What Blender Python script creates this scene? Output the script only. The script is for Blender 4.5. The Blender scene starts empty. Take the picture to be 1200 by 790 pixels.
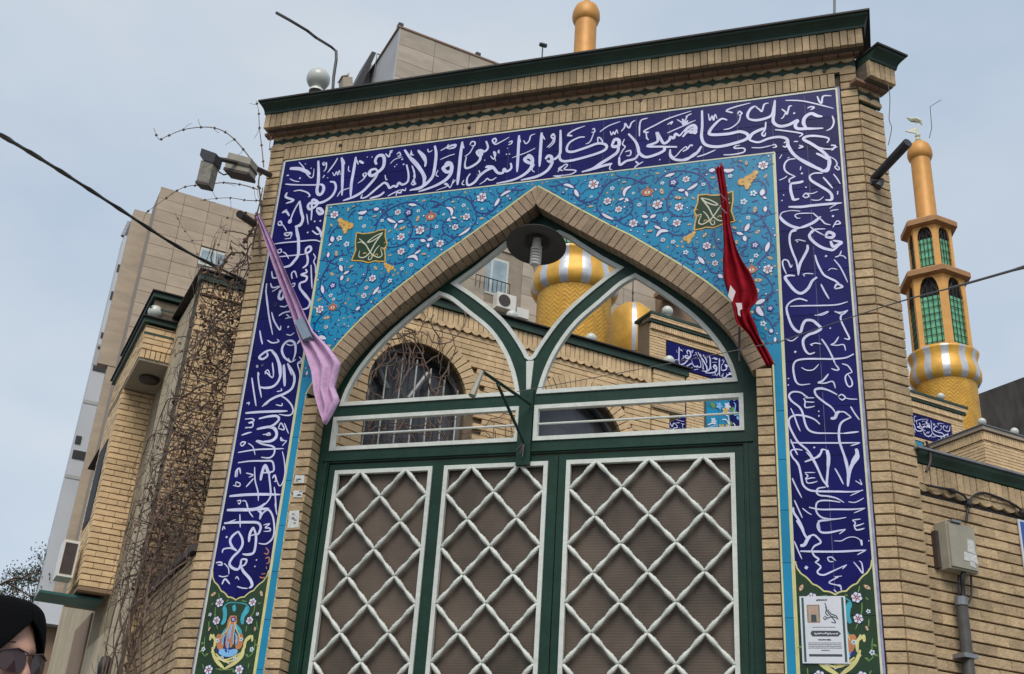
import bpy, bmesh, math, random
from mathutils import Vector, Matrix
random.seed(7)
R=math.radians
sc=bpy.context.scene
col=sc.collection
# ------------------------------------------------------------------ camera
CAM=Vector((0,-7,1.35)); FPX=1336.1
YAW,PITCH,ROLL=R(-18.634),R(25.827),R(3.906)
fw=Vector((math.sin(YAW)*math.cos(PITCH),math.cos(YAW)*math.cos(PITCH),math.sin(PITCH)))
rt0=Vector((math.cos(YAW),-math.sin(YAW),0)); up0=rt0.cross(fw)
rt=rt0*math.cos(ROLL)+up0*math.sin(ROLL); up=up0*math.cos(ROLL)-rt0*math.sin(ROLL)
cd=bpy.data.cameras.new('camera'); cam=bpy.data.objects.new('camera',cd); col.objects.link(cam)
cam.matrix_world=Matrix(((rt.x,up.x,-fw.x,CAM.x),(rt.y,up.y,-fw.y,CAM.y),(rt.z,up.z,-fw.z,CAM.z),(0,0,0,1)))
cd.sensor_fit='HORIZONTAL'; cd.sensor_width=36; cd.lens=36*FPX/1200; cd.clip_start=.05; cd.clip_end=2000
sc.camera=cam
sc.render.resolution_x=1024; sc.render.resolution_y=674
# ------------------------------------------------------------------ world, sun, exposure
SUN_EL,SUN_AZ=R(50),R(166)      # azimuth clockwise from +y
w=bpy.data.worlds.new('World'); sc.world=w; w.use_nodes=True; nt=w.node_tree; N=nt.nodes; L=nt.links; N.clear()
o=N.new('ShaderNodeOutputWorld'); bg=N.new('ShaderNodeBackground'); bg.inputs[1].default_value=.1
sky=N.new('ShaderNodeTexSky'); sky.sky_type='NISHITA'; sky.sun_disc=False; sky.sun_elevation=SUN_EL; sky.sun_rotation=SUN_AZ
tc=N.new('ShaderNodeTexCoord'); mp=N.new('ShaderNodeMapping'); mp.inputs['Scale'].default_value=(1,1,2.2)
no=N.new('ShaderNodeTexNoise'); no.inputs['Scale'].default_value=1.6; no.inputs['Detail'].default_value=5; no.inputs['Roughness'].default_value=.5
cr=N.new('ShaderNodeValToRGB'); cr.color_ramp.elements[0].position=.32; cr.color_ramp.elements[0].color=(3.6,4.6,5.9,1); cr.color_ramp.elements[1].position=.68; cr.color_ramp.elements[1].color=(6.1,6.55,6.95,1)
mx=N.new('ShaderNodeMix'); mx.data_type='RGBA'; mx.inputs[0].default_value=.86
L.new(tc.outputs['Generated'],mp.inputs['Vector']); L.new(mp.outputs['Vector'],no.inputs['Vector']); L.new(no.outputs['Fac'],cr.inputs['Fac'])
L.new(sky.outputs[0],mx.inputs[6]); L.new(cr.outputs[0],mx.inputs[7]); L.new(mx.outputs[2],bg.inputs[0]); L.new(bg.outputs[0],o.inputs[0])
sd=bpy.data.lights.new('sun','SUN'); sd.energy=2.0; sd.angle=R(36); sd.color=(1,.95,.88); so=bpy.data.objects.new('sun',sd); col.objects.link(so)
sdir=Vector((math.sin(SUN_AZ)*math.cos(SUN_EL),math.cos(SUN_AZ)*math.cos(SUN_EL),math.sin(SUN_EL)))
so.rotation_euler=sdir.to_track_quat('Z','Y').to_euler(); so.location=(0,-20,30)
sc.view_settings.view_transform='Standard'; sc.view_settings.look='None'; sc.view_settings.exposure=.3; sc.view_settings.gamma=1
# ------------------------------------------------------------------ materials
M={}
def mat(name,c,rough=.7,metal=0,var=.12,scale=6,bump=0,bscale=60,island=0,spec=.5,stretch=(1,1,1),dirt=0,coat=0,grime=0):
    m=bpy.data.materials.new(name); m.use_nodes=True; nt=m.node_tree; N=nt.nodes; L=nt.links
    b=N['Principled BSDF']; b.inputs['Roughness'].default_value=rough; b.inputs['Metallic'].default_value=metal
    b.inputs['Specular IOR Level'].default_value=spec
    if coat: b.inputs['Coat Weight'].default_value=coat; b.inputs['Coat Roughness'].default_value=.12
    tc=N.new('ShaderNodeTexCoord'); g=N.new('ShaderNodeNewGeometry'); mp=N.new('ShaderNodeMapping'); mp.inputs['Scale'].default_value=stretch
    L.new(g.outputs['Position'],mp.inputs['Vector'])
    n=N.new('ShaderNodeTexNoise'); n.inputs['Scale'].default_value=scale; n.inputs['Detail'].default_value=6; n.inputs['Roughness'].default_value=.6
    L.new(mp.outputs['Vector'],n.inputs['Vector'])
    mr=N.new('ShaderNodeMapRange'); mr.inputs[1].default_value=.3; mr.inputs[2].default_value=.7; mr.inputs[3].default_value=1-var; mr.inputs[4].default_value=1+var
    L.new(n.outputs['Fac'],mr.inputs[0]); val=mr.outputs[0]
    if island:
        oi=N.new('ShaderNodeObjectInfo'); ad=N.new('ShaderNodeMath'); ad.operation='ADD'; fr=N.new('ShaderNodeMath'); fr.operation='FRACT'
        L.new(oi.outputs['Random'],ad.inputs[0]); L.new(g.outputs['Random Per Island'],ad.inputs[1]); L.new(ad.outputs[0],fr.inputs[0])
        m2=N.new('ShaderNodeMapRange'); m2.inputs[3].default_value=1-island; m2.inputs[4].default_value=1+island*.8; L.new(fr.outputs[0],m2.inputs[0])
        mu=N.new('ShaderNodeMath'); mu.operation='MULTIPLY'; L.new(val,mu.inputs[0]); L.new(m2.outputs[0],mu.inputs[1]); val=mu.outputs[0]
    if grime:
        n3=N.new('ShaderNodeTexNoise'); n3.inputs['Scale'].default_value=1.1; n3.inputs['Detail'].default_value=7; n3.inputs['Roughness'].default_value=.7
        mp3=N.new('ShaderNodeMapping'); mp3.inputs['Scale'].default_value=(1.6,1.6,.45); L.new(g.outputs['Position'],mp3.inputs['Vector']); L.new(mp3.outputs['Vector'],n3.inputs['Vector'])
        m3=N.new('ShaderNodeMapRange'); m3.inputs[1].default_value=.42; m3.inputs[2].default_value=.7; m3.inputs[3].default_value=1; m3.inputs[4].default_value=1-grime; L.new(n3.outputs['Fac'],m3.inputs[0])
        mu=N.new('ShaderNodeMath'); mu.operation='MULTIPLY'; L.new(val,mu.inputs[0]); L.new(m3.outputs[0],mu.inputs[1]); val=mu.outputs[0]
    vm=N.new('ShaderNodeVectorMath'); vm.operation='SCALE'; vm.inputs[0].default_value=c[:3]; L.new(val,vm.inputs['Scale'])
    L.new(vm.outputs[0],b.inputs['Base Color'])
    if bump:
        n2=N.new('ShaderNodeTexNoise'); n2.inputs['Scale'].default_value=bscale; n2.inputs['Detail'].default_value=5; L.new(mp.outputs['Vector'],n2.inputs['Vector'])
        bp=N.new('ShaderNodeBump'); bp.inputs['Strength'].default_value=bump; bp.inputs['Distance'].default_value=.01; L.new(n2.outputs['Fac'],bp.inputs['Height']); L.new(bp.outputs[0],b.inputs['Normal'])
    M[name]=m; return m
def rgb(r,g,b):
    f=lambda v:(v/255/12.92 if v/255<=.04045 else ((v/255+.055)/1.055)**2.4)
    return (f(r),f(g),f(b))
mat('brick',(.48,.345,.198),.85,var=.2,scale=14,bump=.7,bscale=60,island=.2,grime=.42)
mat('brick_yellow',(.68,.485,.275),.85,var=.14,scale=12,bump=.4,bscale=80,island=.12,grime=.12)
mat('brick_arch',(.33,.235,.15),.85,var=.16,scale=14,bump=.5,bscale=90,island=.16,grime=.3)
mat('brick_dark',(.22,.13,.085),.85,var=.2,scale=14,bump=.4,island=.15)
mat('grout',(.30,.30,.46),.8,var=.3,scale=20)
mat('mortar',(.115,.09,.065),.95,var=.2,scale=20,bump=.6)
mat('mortar_pale',(.17,.13,.085),.95,var=.2,scale=20,bump=.4)
mat('render_cream',(.52,.42,.28),.9,var=.1,scale=4,bump=.3,grime=.3)
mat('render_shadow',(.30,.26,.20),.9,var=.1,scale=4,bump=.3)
mat('green_paint',(.011,.040,.026),.4,var=.25,scale=7,bump=.12,bscale=30,spec=.25,grime=.25)
mat('green_cap',(.018,.05,.032),.5,var=.3,scale=5,bump=.2,bscale=30,grime=.35)
mat('green_scallop',(.02,.055,.036),.6,var=.25,scale=9)
mat('cap_dark',(.02,.018,.017),.7,var=.3,scale=6)
mat('white_paint',(.62,.64,.58),.45,var=.1,scale=16,bump=.25,bscale=50,grime=.2)
mat('tile_blue',(.0075,.0075,.098),.3,var=.3,scale=3,island=.18,bump=.05,bscale=14,spec=.12)
mat('tile_turquoise',(.008,.225,.40),.25,var=.12,scale=3,island=.09,bump=.05,bscale=14,spec=.35)
mat('tile_green',(.016,.042,.014),.22,var=.25,scale=4,island=.12,bump=.05,bscale=14,spec=.35)
mat('glaze_white',(.60,.60,.80),.3,var=.14,scale=9)
mat('glaze_pure',(.68,.68,.74),.3,var=.1,scale=9)
mat('glaze_navy',(.008,.018,.17),.3,var=.2,scale=9)
mat('glaze_orange',(.47,.18,.07),.3,var=.2,scale=12)
mat('glaze_red',(.42,.05,.035),.3,var=.2,scale=12)
mat('glaze_yellow',(.60,.55,.22),.35,var=.15,scale=12)
mat('glaze_gold',(.60,.36,.06),.3,var=.2,scale=12)
mat('glaze_cream',(.56,.57,.42),.35,var=.12,scale=10)
mat('glaze_aqua',(.04,.35,.45),.3,var=.2,scale=12)
mat('glaze_leaf',(.14,.26,.06),.3,var=.2,scale=12)
mat('glaze_sky',(.20,.45,.75),.3,var=.2,scale=12)
mat('gold',(.72,.39,.06),.5,metal=.22,var=.22,scale=3,bump=.15,bscale=12)
mat('gold_plain',(.60,.28,.06),.5,metal=.12,var=.14,scale=4,bump=.1,bscale=8)
mat('orange_paint',(.72,.36,.09),.5,var=.12,scale=3)
mat('cornice_brown',(.38,.19,.075),.6,var=.15,scale=5)
mat('silver',(.56,.56,.58),.35,metal=.4,var=.2,scale=4,bump=.1,bscale=9)
mat('lattice_glass',(.16,.50,.28),.3,var=.35,scale=5)
mat('dark_glass',(.075,.075,.085),.12,var=.4,scale=3,bump=.05,bscale=5)
mat('pale_glass',(.30,.38,.42),.1,var=.3,scale=2)
mat('stone_pale',(.42,.35,.27),.7,var=.16,scale=1.2,bump=.1,bscale=12,island=.12,stretch=(1,1,3))
mat('stone_tan',(.43,.34,.25),.7,var=.14,scale=1.2,bump=.1,bscale=12,island=.1,stretch=(1,1,3))
mat('stone_joint',(.30,.245,.19),.9)
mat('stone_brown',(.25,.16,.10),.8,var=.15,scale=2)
mat('plaster_grey',(.42,.42,.42),.85,var=.08,scale=1)
mat('plaster_white',(.55,.57,.60),.8,var=.08,scale=.6)
mat('cement_dark',(.060,.054,.050),.95,spec=.1,var=.35,scale=2.5,bump=1,bscale=9,stretch=(1,1,.4))
mat('window_dark',(.03,.03,.035),.6,spec=.1)
mat('metal_dark',(.03,.028,.03),.5,var=.3,scale=12)
mat('metal_brown',(.05,.035,.03),.6,var=.3,scale=12)
mat('metal_grey',(.22,.23,.24),.45,metal=.4,var=.2,scale=10)
mat('shade_grey',(.055,.052,.05),.55,var=.2,scale=6)
mat('lamp_white',(.70,.68,.62),.3,var=.06,scale=5)
mat('globe_glass',(.55,.56,.50),.25,var=.08,scale=4)
mat('junction_paint',(.33,.30,.23),.5,var=.12,scale=8,grime=.25)
mat('conduit',(.05,.046,.042),.6,var=.3,scale=14)
mat('cable',(.012,.012,.013),.55)
mat('cable_grey',(.13,.12,.11),.6)
mat('sign_blue',(.02,.09,.36),.35)
mat('lamp_glass',(.20,.18,.14),.25,var=.4,scale=30)
mat('sticker',(.55,.55,.52),.6,var=.2,scale=60)
mat('ink',(.05,.06,.07),.7)
mat('paper',(.62,.63,.67),.7,var=.05,scale=8)
mat('ink_green',(.02,.09,.08),.7)
mat('photo_tone',(.30,.17,.10),.5,var=.5,scale=60)
mat('cloth_red',(.25,.008,.016),.9,var=.3,scale=9,bump=1,bscale=14,spec=.08)
mat('cloth_pink',(.58,.37,.55),.85,var=.14,scale=7,bump=1,bscale=16,spec=.1)
mat('cloth_purple',(.40,.25,.41),.85,var=.25,scale=9,bump=1,bscale=20,spec=.1)
mat('cloth_white',(.6,.5,.5),.8)
mat('cloth_teal',(.20,.26,.33),.8)
mat('bark',(.17,.115,.085),.9,var=.35,scale=20,bump=.5)
mat('bark_dark',(.10,.072,.058),.9,var=.35,scale=20,bump=.5)
mat('dead_leaf',(.16,.085,.05),.9,var=.35,scale=9)
mat('pine_leaf',(.03,.045,.025),.8,var=.4,scale=2)
mat('asphalt',(.05,.05,.052),.9,var=.25,scale=5,bump=.6,bscale=80)
mat('paving',(.22,.21,.19),.85,var=.15,scale=4,bump=.4,island=.1)
mat('kerb_stone',(.28,.27,.25),.85,var=.15,scale=4,bump=.4)
mat('road_paint',(.7,.7,.66),.7)
mat('chador',(.0035,.0035,.004),.9,spec=.08,var=.3,scale=6,bump=.3,bscale=150)
mat('skin',(.47,.255,.18),.5,var=.12,scale=30,bump=.25,bscale=400)
mat('lips',(.42,.14,.12),.4)
mat('lens',(.045,.022,.024),.1)
mat('shoe',(.02,.02,.02),.4)
mat('teal_paint',(.015,.10,.09),.5)
# corrugated brown infill sheet
def corr():
    m=mat('infill_sheet',(.103,.077,.057),.45,var=.4,scale=1.6,spec=.3); nt=m.node_tree; N=nt.nodes; L=nt.links
    g=N.new('ShaderNodeNewGeometry'); sx=N.new('ShaderNodeSeparateXYZ'); L.new(g.outputs['Position'],sx.inputs[0])
    mu=N.new('ShaderNodeMath'); mu.operation='MULTIPLY'; mu.inputs[1].default_value=2*math.pi/.019; L.new(sx.outputs['Z'],mu.inputs[0])
    si=N.new('ShaderNodeMath'); si.operation='SINE'; L.new(mu.outputs[0],si.inputs[0])
    bp=N.new('ShaderNodeBump'); bp.inputs['Strength'].default_value=.09; bp.inputs['Distance'].default_value=.003; L.new(si.outputs[0],bp.inputs['Height']); L.new(bp.outputs[0],N['Principled BSDF'].inputs['Normal'])
corr()
# gold sheet with a herringbone relief
def herr():
    m=mat('gold_herringbone',(.70,.37,.055),.5,metal=.2,var=.22,scale=3); nt=m.node_tree; N=nt.nodes; L=nt.links
    tc=N.new('ShaderNodeTexCoord'); sx=N.new('ShaderNodeSeparateXYZ'); L.new(tc.outputs['Object'],sx.inputs[0])
    at=N.new('ShaderNodeMath'); at.operation='ARCTAN2'; L.new(sx.outputs['X'],at.inputs[0]); L.new(sx.outputs['Y'],at.inputs[1])
    pp=N.new('ShaderNodeMath'); pp.operation='PINGPONG'; pp.inputs[1].default_value=.13; L.new(at.outputs[0],pp.inputs[0])
    ad=N.new('ShaderNodeMath'); ad.operation='MULTIPLY_ADD'; ad.inputs[1].default_value=1.0; L.new(pp.outputs[0],ad.inputs[0]); L.new(sx.outputs['Z'],ad.inputs[2])
    mu=N.new('ShaderNodeMath'); mu.operation='MULTIPLY'; mu.inputs[1].default_value=2*math.pi/.11; L.new(ad.outputs[0],mu.inputs[0])
    si=N.new('ShaderNodeMath'); si.operation='SINE'; L.new(mu.outputs[0],si.inputs[0])
    bp=N.new('ShaderNodeBump'); bp.inputs['Strength'].default_value=1; bp.inputs['Distance'].default_value=.002; L.new(si.outputs[0],bp.inputs['Height']); L.new(bp.outputs[0],N['Principled BSDF'].inputs['Normal'])
herr()
# ------------------------------------------------------------------ helpers
WL={}
class MB:
    def __init__(s): s.v=[]; s.f=[]; s.m=[]
    def add(s,vs,fs,mi=0):
        b=len(s.v); s.v+= [tuple(v) for v in vs]; s.f+=[tuple(b+i for i in f) for f in fs]; s.m+=[mi]*len(fs)
    def hexa(s,p,mi=0): # 8 points: bottom 4, top 4
        s.add(p,[(3,2,1,0),(4,5,6,7),(0,1,5,4),(1,2,6,5),(2,3,7,6),(3,0,4,7)],mi)
    def box(s,x0,x1,y0,y1,z0,z1,mi=0):
        s.hexa([(x0,y0,z0),(x1,y0,z0),(x1,y1,z0),(x0,y1,z0),(x0,y0,z1),(x1,y0,z1),(x1,y1,z1),(x0,y1,z1)],mi)
    def fbox(s,F,s0,s1,z0,z1,d0,d1,mi=0): # frame box, d outward
        s.hexa([F(s0,z0,d1),F(s1,z0,d1),F(s1,z0,d0),F(s0,z0,d0),F(s0,z1,d1),F(s1,z1,d1),F(s1,z1,d0),F(s0,z1,d0)],mi)
    def tube(s,pts,r,n=6,mi=0,cap=True,twist=0):
        pts=[Vector(p) for p in pts]; rs=r if isinstance(r,(list,tuple)) else [r]*len(pts)
        b=len(s.v); t0=(pts[1]-pts[0]).normalized(); a=t0.cross(Vector((0,0,1)));
        if a.length<.1: a=t0.cross(Vector((1,0,0)))
        a.normalize()
        for i,p in enumerate(pts):
            t=(pts[min(i+1,len(pts)-1)]-pts[max(i-1,0)]).normalized(); a=(a-t*a.dot(t))
            if a.length<1e-6: a=t.orthogonal()
            a.normalize(); c=t.cross(a)
            for k in range(n):
                g=2*math.pi*k/n+twist*i; s.v.append(tuple(p+(a*math.cos(g)+c*math.sin(g))*rs[i]))
        for i in range(len(pts)-1):
            for k in range(n):
                s.f.append((b+i*n+k,b+i*n+(k+1)%n,b+(i+1)*n+(k+1)%n,b+(i+1)*n+k)); s.m.append(mi)
        if cap:
            s.f.append(tuple(b+k for k in range(n))[::-1]); s.f.append(tuple(b+(len(pts)-1)*n+k for k in range(n))); s.m+=[mi,mi]
    def lathe(s,prof,c,n=24,mi=0,a0=0,mf=None,tilt=None):
        b=len(s.v); c=Vector(c)
        for (r,z) in prof:
            for k in range(n):
                g=a0+2*math.pi*k/n; q=Vector((r*math.cos(g),r*math.sin(g),z))
                if tilt: q=tilt@q
                s.v.append(tuple(c+q))
        for i in range(len(prof)-1):
            for k in range(n):
                s.f.append((b+i*n+k,b+i*n+(k+1)%n,b+(i+1)*n+(k+1)%n,b+(i+1)*n+k)); s.m.append(mf(k,i) if mf else mi)
    def prism(s,F,pts,d0,d1,mi=0): # polygon (s,z) convex-ish extruded d0..d1
        n=len(pts); s.add([F(a,z,d1) for a,z in pts]+[F(a,z,d0) for a,z in pts],[tuple(range(n)),tuple(range(n,2*n))[::-1]]+[(i,n+i,n+(i+1)%n,(i+1)%n) for i in range(n)],mi)
    def ring(s,F,outer,inner,d0,d1,mi=0): # closed loops of equal length
        n=len(outer); V=[F(a,z,d1) for a,z in outer]+[F(a,z,d1) for a,z in inner]+[F(a,z,d0) for a,z in outer]+[F(a,z,d0) for a,z in inner]; fs=[]
        for i in range(n):
            j=(i+1)%n; fs+=[(i,j,n+j,n+i),(2*n+i,3*n+i,3*n+j,2*n+j),(i,2*n+i,2*n+j,j),(n+i,n+j,3*n+j,3*n+i)]
        s.add(V,fs,mi)
def mk(name,mb,mats,parent=None,origin=(0,0,0),smooth=False,label=None,cat=None,group=None,kind=None,fixn=True):
    me=bpy.data.meshes.new(name); o=Vector(origin)
    me.from_pydata([tuple(Vector(v)-o) for v in mb.v],[],mb.f)
    if isinstance(mats,str): mats=[mats]
    for m in mats: me.materials.append(M[m])
    me.polygons.foreach_set('material_index',mb.m)
    if fixn:
        bm=bmesh.new(); bm.from_mesh(me); bmesh.ops.recalc_face_normals(bm,faces=bm.faces); bm.to_mesh(me); bm.free()
    if smooth: me.polygons.foreach_set('use_smooth',[True]*len(me.polygons))
    me.update()
    return link(name,me,parent,origin,label,cat,group,kind)
def link(name,me,parent=None,origin=(0,0,0),label=None,cat=None,group=None,kind=None,rotz=0):
    ob=bpy.data.objects.new(name,me); col.objects.link(ob); o=Vector(origin)
    WL[ob.name]=o.copy()
    if parent is not None: ob.parent=parent; ob.location=o-WL[parent.name]
    else: ob.location=o
    if rotz: ob.rotation_euler=(0,0,rotz)
    if label: ob['label']=label
    if cat: ob['category']=cat
    if group: ob['group']=group
    if kind: ob['kind']=kind
    return ob
def thing(name,label,cat,loc,group=None): return link(name,None,None,loc,label,cat,group)
def copy_thing(t,dloc,label):
    c=t.copy(); col.objects.link(c); c.location=t.location+Vector(dloc); WL[c.name]=WL[t.name]+Vector(dloc); c['label']=label
    for ch in [x for x in bpy.data.objects if x.parent==t]:
        d=ch.copy(); col.objects.link(d); d.parent=c
        for g in [x for x in bpy.data.objects if x.parent==ch]:
            e=g.copy(); col.objects.link(e); e.parent=d
    return c
class Frame:
    def __init__(s,x,y,ang): s.o=Vector((x,y,0)); s.a=R(ang); s.u=Vector((math.cos(s.a),math.sin(s.a),0)); s.n=Vector((math.sin(s.a),-math.cos(s.a),0))
    def __call__(s,a,z,d=0): return s.o+s.u*a+s.n*d+Vector((0,0,z))
A1=44.0
e1=Vector((math.cos(R(A1)),math.sin(R(A1)),0)); e2=Vector((-e1.y,e1.x,0)); O=Vector((-4.64,0,0))
def ST(s,t,z=0): return O+e1*s+e2*t+Vector((0,0,z))
def frame_e1(t): q=ST(0,t); return Frame(q.x,q.y,A1)             # faces the gate side
def frame_e2(s): q=ST(s,0); return Frame(q.x,q.y,A1-90)          # coordinate = -t, faces the street
G=Frame(0,0,0)
def project(P):
    v=Vector(P)-CAM; d=v.dot(fw)
    if d<.1: return None
    return (FPX*v.dot(rt)/d+600,395-FPX*v.dot(up)/d,d)
def rank(P):
    q=project(P)
    if q is None: return 1e6
    off=max(0,-q[0],q[0]-1200)+max(0,-q[1],q[1]-790)
    return q[2]+off*.2
bmesh_cache={}
def brick_mesh(name,w_,h_,d_,m,var):
    k=(round(w_,3),round(h_,3),round(d_,3),m,var)
    if k in bmesh_cache: return bmesh_cache[k]
    me=bpy.data.meshes.new(name); b=.0018; x,y,z=w_/2,d_,h_/2
    rr=random.Random(hash(k)&0xffff); j=lambda a:(rr.random()-.5)*a
    # front face slightly smaller than the back: worn arris
    V=[(-x+b+j(.002),-y,-z+b+j(.003)),(x-b+j(.002),-y,-z+b+j(.003)),(x-b+j(.002),-y,z-b+j(.003)),(-x+b+j(.002),-y,z-b+j(.003)),
       (-x,-y+b*1.5,-z),(x,-y+b*1.5,-z),(x,-y+b*1.5,z),(-x,-y+b*1.5,z),(-x,0,-z),(x,0,-z),(x,0,z),(-x,0,z)]
    me.from_pydata(V,[],[(0,1,2,3),(4,5,1,0),(5,6,2,1),(6,7,3,2),(7,4,0,3),(8,9,5,4),(9,10,6,5),(10,11,7,6),(11,8,4,7)])
    me.materials.append(M[m]); bmesh_cache[k]=me; return me
cnt={}
def emit(parent,F,rects,name='brick',m='brick',depth=.03,base=-.03,limit=300,jit=.003,stuffname='brickwork'):
    """rects: (s0,s1,z0,z1) faces at d=base+depth"""
    key=parent.name+name; used=cnt.get(key,0); rects=sorted(rects,key=lambda q:rank(F((q[0]+q[1])/2,(q[2]+q[3])/2)))
    k=max(0,min(limit-used,len(rects))); cnt[key]=used+k
    for (s0,s1,z0,z1) in rects[:k]:
        me=brick_mesh(name,s1-s0,z1-z0,depth,m,random.randrange(4))
        link(name,me,parent,F((s0+s1)/2,(z0+z1)/2,base+random.uniform(-jit,jit)),rotz=F.a)
    rest=rects[k:]
    if rest:
        mb=MB()
        for (s0,s1,z0,z1) in rest:
            j=random.uniform(-jit,jit); q=random.uniform(-.001,.001); mb.fbox(F,s0,s1,z0+q,z1+q,base,base+depth+j)
        mk(stuffname,mb,m,parent,WL[parent.name],kind='stuff',fixn=False)
def courses(s0,s1,z0,z1,pitch=.068,length=.205,jh=.011,jv=.004,ok=None,offs=.5,zero=0):
    out=[]; k0=int(math.floor((z0-zero)/pitch)); z=zero+k0*pitch; k=k0
    while z<z1-.01:
        a,b=max(z,z0),min(z+pitch-jh,z1)
        if b-a>.012:
            if length is None: xs=[(s0,s1)]
            else:
                xs=[]; x=s0-(length*offs if k%2 else 0)
                while x<s1-.01:
                    c,d=max(x,s0),min(x+length-jv,s1)
                    if d-c>.015: xs.append((c,d))
                    x+=length
            for c,d in xs:
                if ok is None or ok((c+d)/2,(a+b)/2): out.append((c,d,a,b))
        z+=pitch; k+=1
    return out
def soldiers(s0,s1,z0,z1,wd=.068,j=.007):
    n=max(1,round((s1-s0)/wd)); p=(s1-s0)/n
    return [(s0+i*p,s0+(i+1)*p-j,z0,z1) for i in range(n)]
def smoothpts(p,seg=5):
    if len(p)<3: return p
    o=[]
    for i in range(len(p)-1):
        a=p[max(i-1,0)];b=p[i];c=p[i+1];d=p[min(i+2,len(p)-1)]
        for k in range(seg):
            t=k/seg; o.append(tuple(.5*((2*b[q])+(-a[q]+c[q])*t+(2*a[q]-5*b[q]+4*c[q]-d[q])*t*t+(-a[q]+3*b[q]-3*c[q]+d[q])*t**3) for q in range(len(b))))
    o.append(tuple(p[-1])); return o
def ribbon(mb,F,pts,wd,d,mi=0,taper=True,thick=0,ends=(.6,.35),leaf=False):
    P=smoothpts(pts,5) if len(pts)>2 else [tuple(pts[0][q]+(pts[1][q]-pts[0][q])*k/6 for q in (0,1)) for k in range(7)]
    n=len(P); lo=[];hi=[]
    for i,(x,z) in enumerate(P):
        a=P[max(i-1,0)];b=P[min(i+1,n-1)]; tx,tz=b[0]-a[0],b[1]-a[1]; l=math.hypot(tx,tz) or 1; nx,nz=-tz/l,tx/l
        t=i/(n-1); wv=wd/2
        if leaf: wv*=.06+math.sin(math.pi*min(1,t*.92+.04))**.85
        elif taper:
            e=ends[0] if t<.5 else ends[1]; q=min(t,1-t)*2; wv*=e+(1-e)*min(1,q*2.2)**.7
        lo.append((x+nx*wv,z+nz*wv)); hi.append((x-nx*wv,z-nz*wv))
    V=[F(*q,d+.0007*i/n) for i,q in enumerate(lo)]+[F(*q,d+.0007*i/n) for i,q in enumerate(hi)]
    mb.add(V,[(i,i+1,n+i+1,n+i) for i in range(n-1)],mi)
def poly(mb,F,pts,d,mi=0):
    mb.add([F(a,z,d) for a,z in pts],[tuple(range(len(pts)))],mi)
def star(x,z,r,n=8,inner=.55,a0=0,sub=2):
    o=[]
    for k in range(n*sub*2):
        g=a0+2*math.pi*k/(n*sub*2); rr=r*(inner+(1-inner)*abs(math.cos(g*n/2-a0*n/2))**.7); o.append((x+rr*math.cos(g),z+rr*math.sin(g)))
    return o
def disc(x,z,r,n=10): return [(x+r*math.cos(2*math.pi*k/n),z+r*math.sin(2*math.pi*k/n)) for k in range(n)]
def parse(txt):
    out=[]
    for ln in txt.strip().splitlines():
        k=ln[0]; t=ln[1:].split(); wv=int(t[0])/1000; out.append((k,wv,[tuple(int(c)/1000 for c in q.split(',')) for q in t[1:]]))
    return out
def plate(name,F,outer,holes,d0,d1,m,parent,label=None,kind=None):
    """solid plate with holes"""
    bm=bmesh.new()
    loops=[outer]+holes
    for lp in loops:
        vs=[bm.verts.new(F(a,z,d1)) for a,z in lp]
        for i in range(len(vs)): bm.edges.new((vs[i],vs[(i+1)%len(vs)]))
    bmesh.ops.triangle_fill(bm,use_beauty=True,use_dissolve=False,edges=bm.edges[:],normal=F.n)
    r=bmesh.ops.extrude_face_region(bm,geom=bm.faces[:]+bm.edges[:]+bm.verts[:])
    vv=[e for e in r['geom'] if isinstance(e,bmesh.types.BMVert)]
    bmesh.ops.translate(bm,verts=vv,vec=F.n*(d0-d1))
    bmesh.ops.recalc_face_normals(bm,faces=bm.faces)
    og=WL[parent.name]
    for v in bm.verts: v.co-=og
    me=bpy.data.meshes.new(name); bm.to_mesh(me); bm.free(); me.materials.append(M[m])
    return link(name,me,parent,og,label=label,kind=kind)
def offset_loop(lp,d):
    """inward offset of a closed loop"""
    ar=sum(lp[i][0]*lp[(i+1)%len(lp)][1]-lp[(i+1)%len(lp)][0]*lp[i][1] for i in range(len(lp)))
    sg=1 if ar>0 else -1; o=[]; n=len(lp)
    for i in range(n):
        a,b,c=lp[i-1],lp[i],lp[(i+1)%n]
        def nn(p,q):
            l=math.hypot(q[0]-p[0],q[1]-p[1]) or 1; return (-(q[1]-p[1])/l*sg,(q[0]-p[0])/l*sg)
        n1,n2=nn(a,b),nn(b,c); mx_,mz_=n1[0]+n2[0],n1[1]+n2[1]; l2=mx_*mx_+mz_*mz_
        k=2*d/max(l2,.5); o.append((b[0]+mx_*k/1,b[1]+mz_*k/1) if False else (b[0]+mx_*2*d/max(l2,.6),b[1]+mz_*2*d/max(l2,.6)))
    return o
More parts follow.
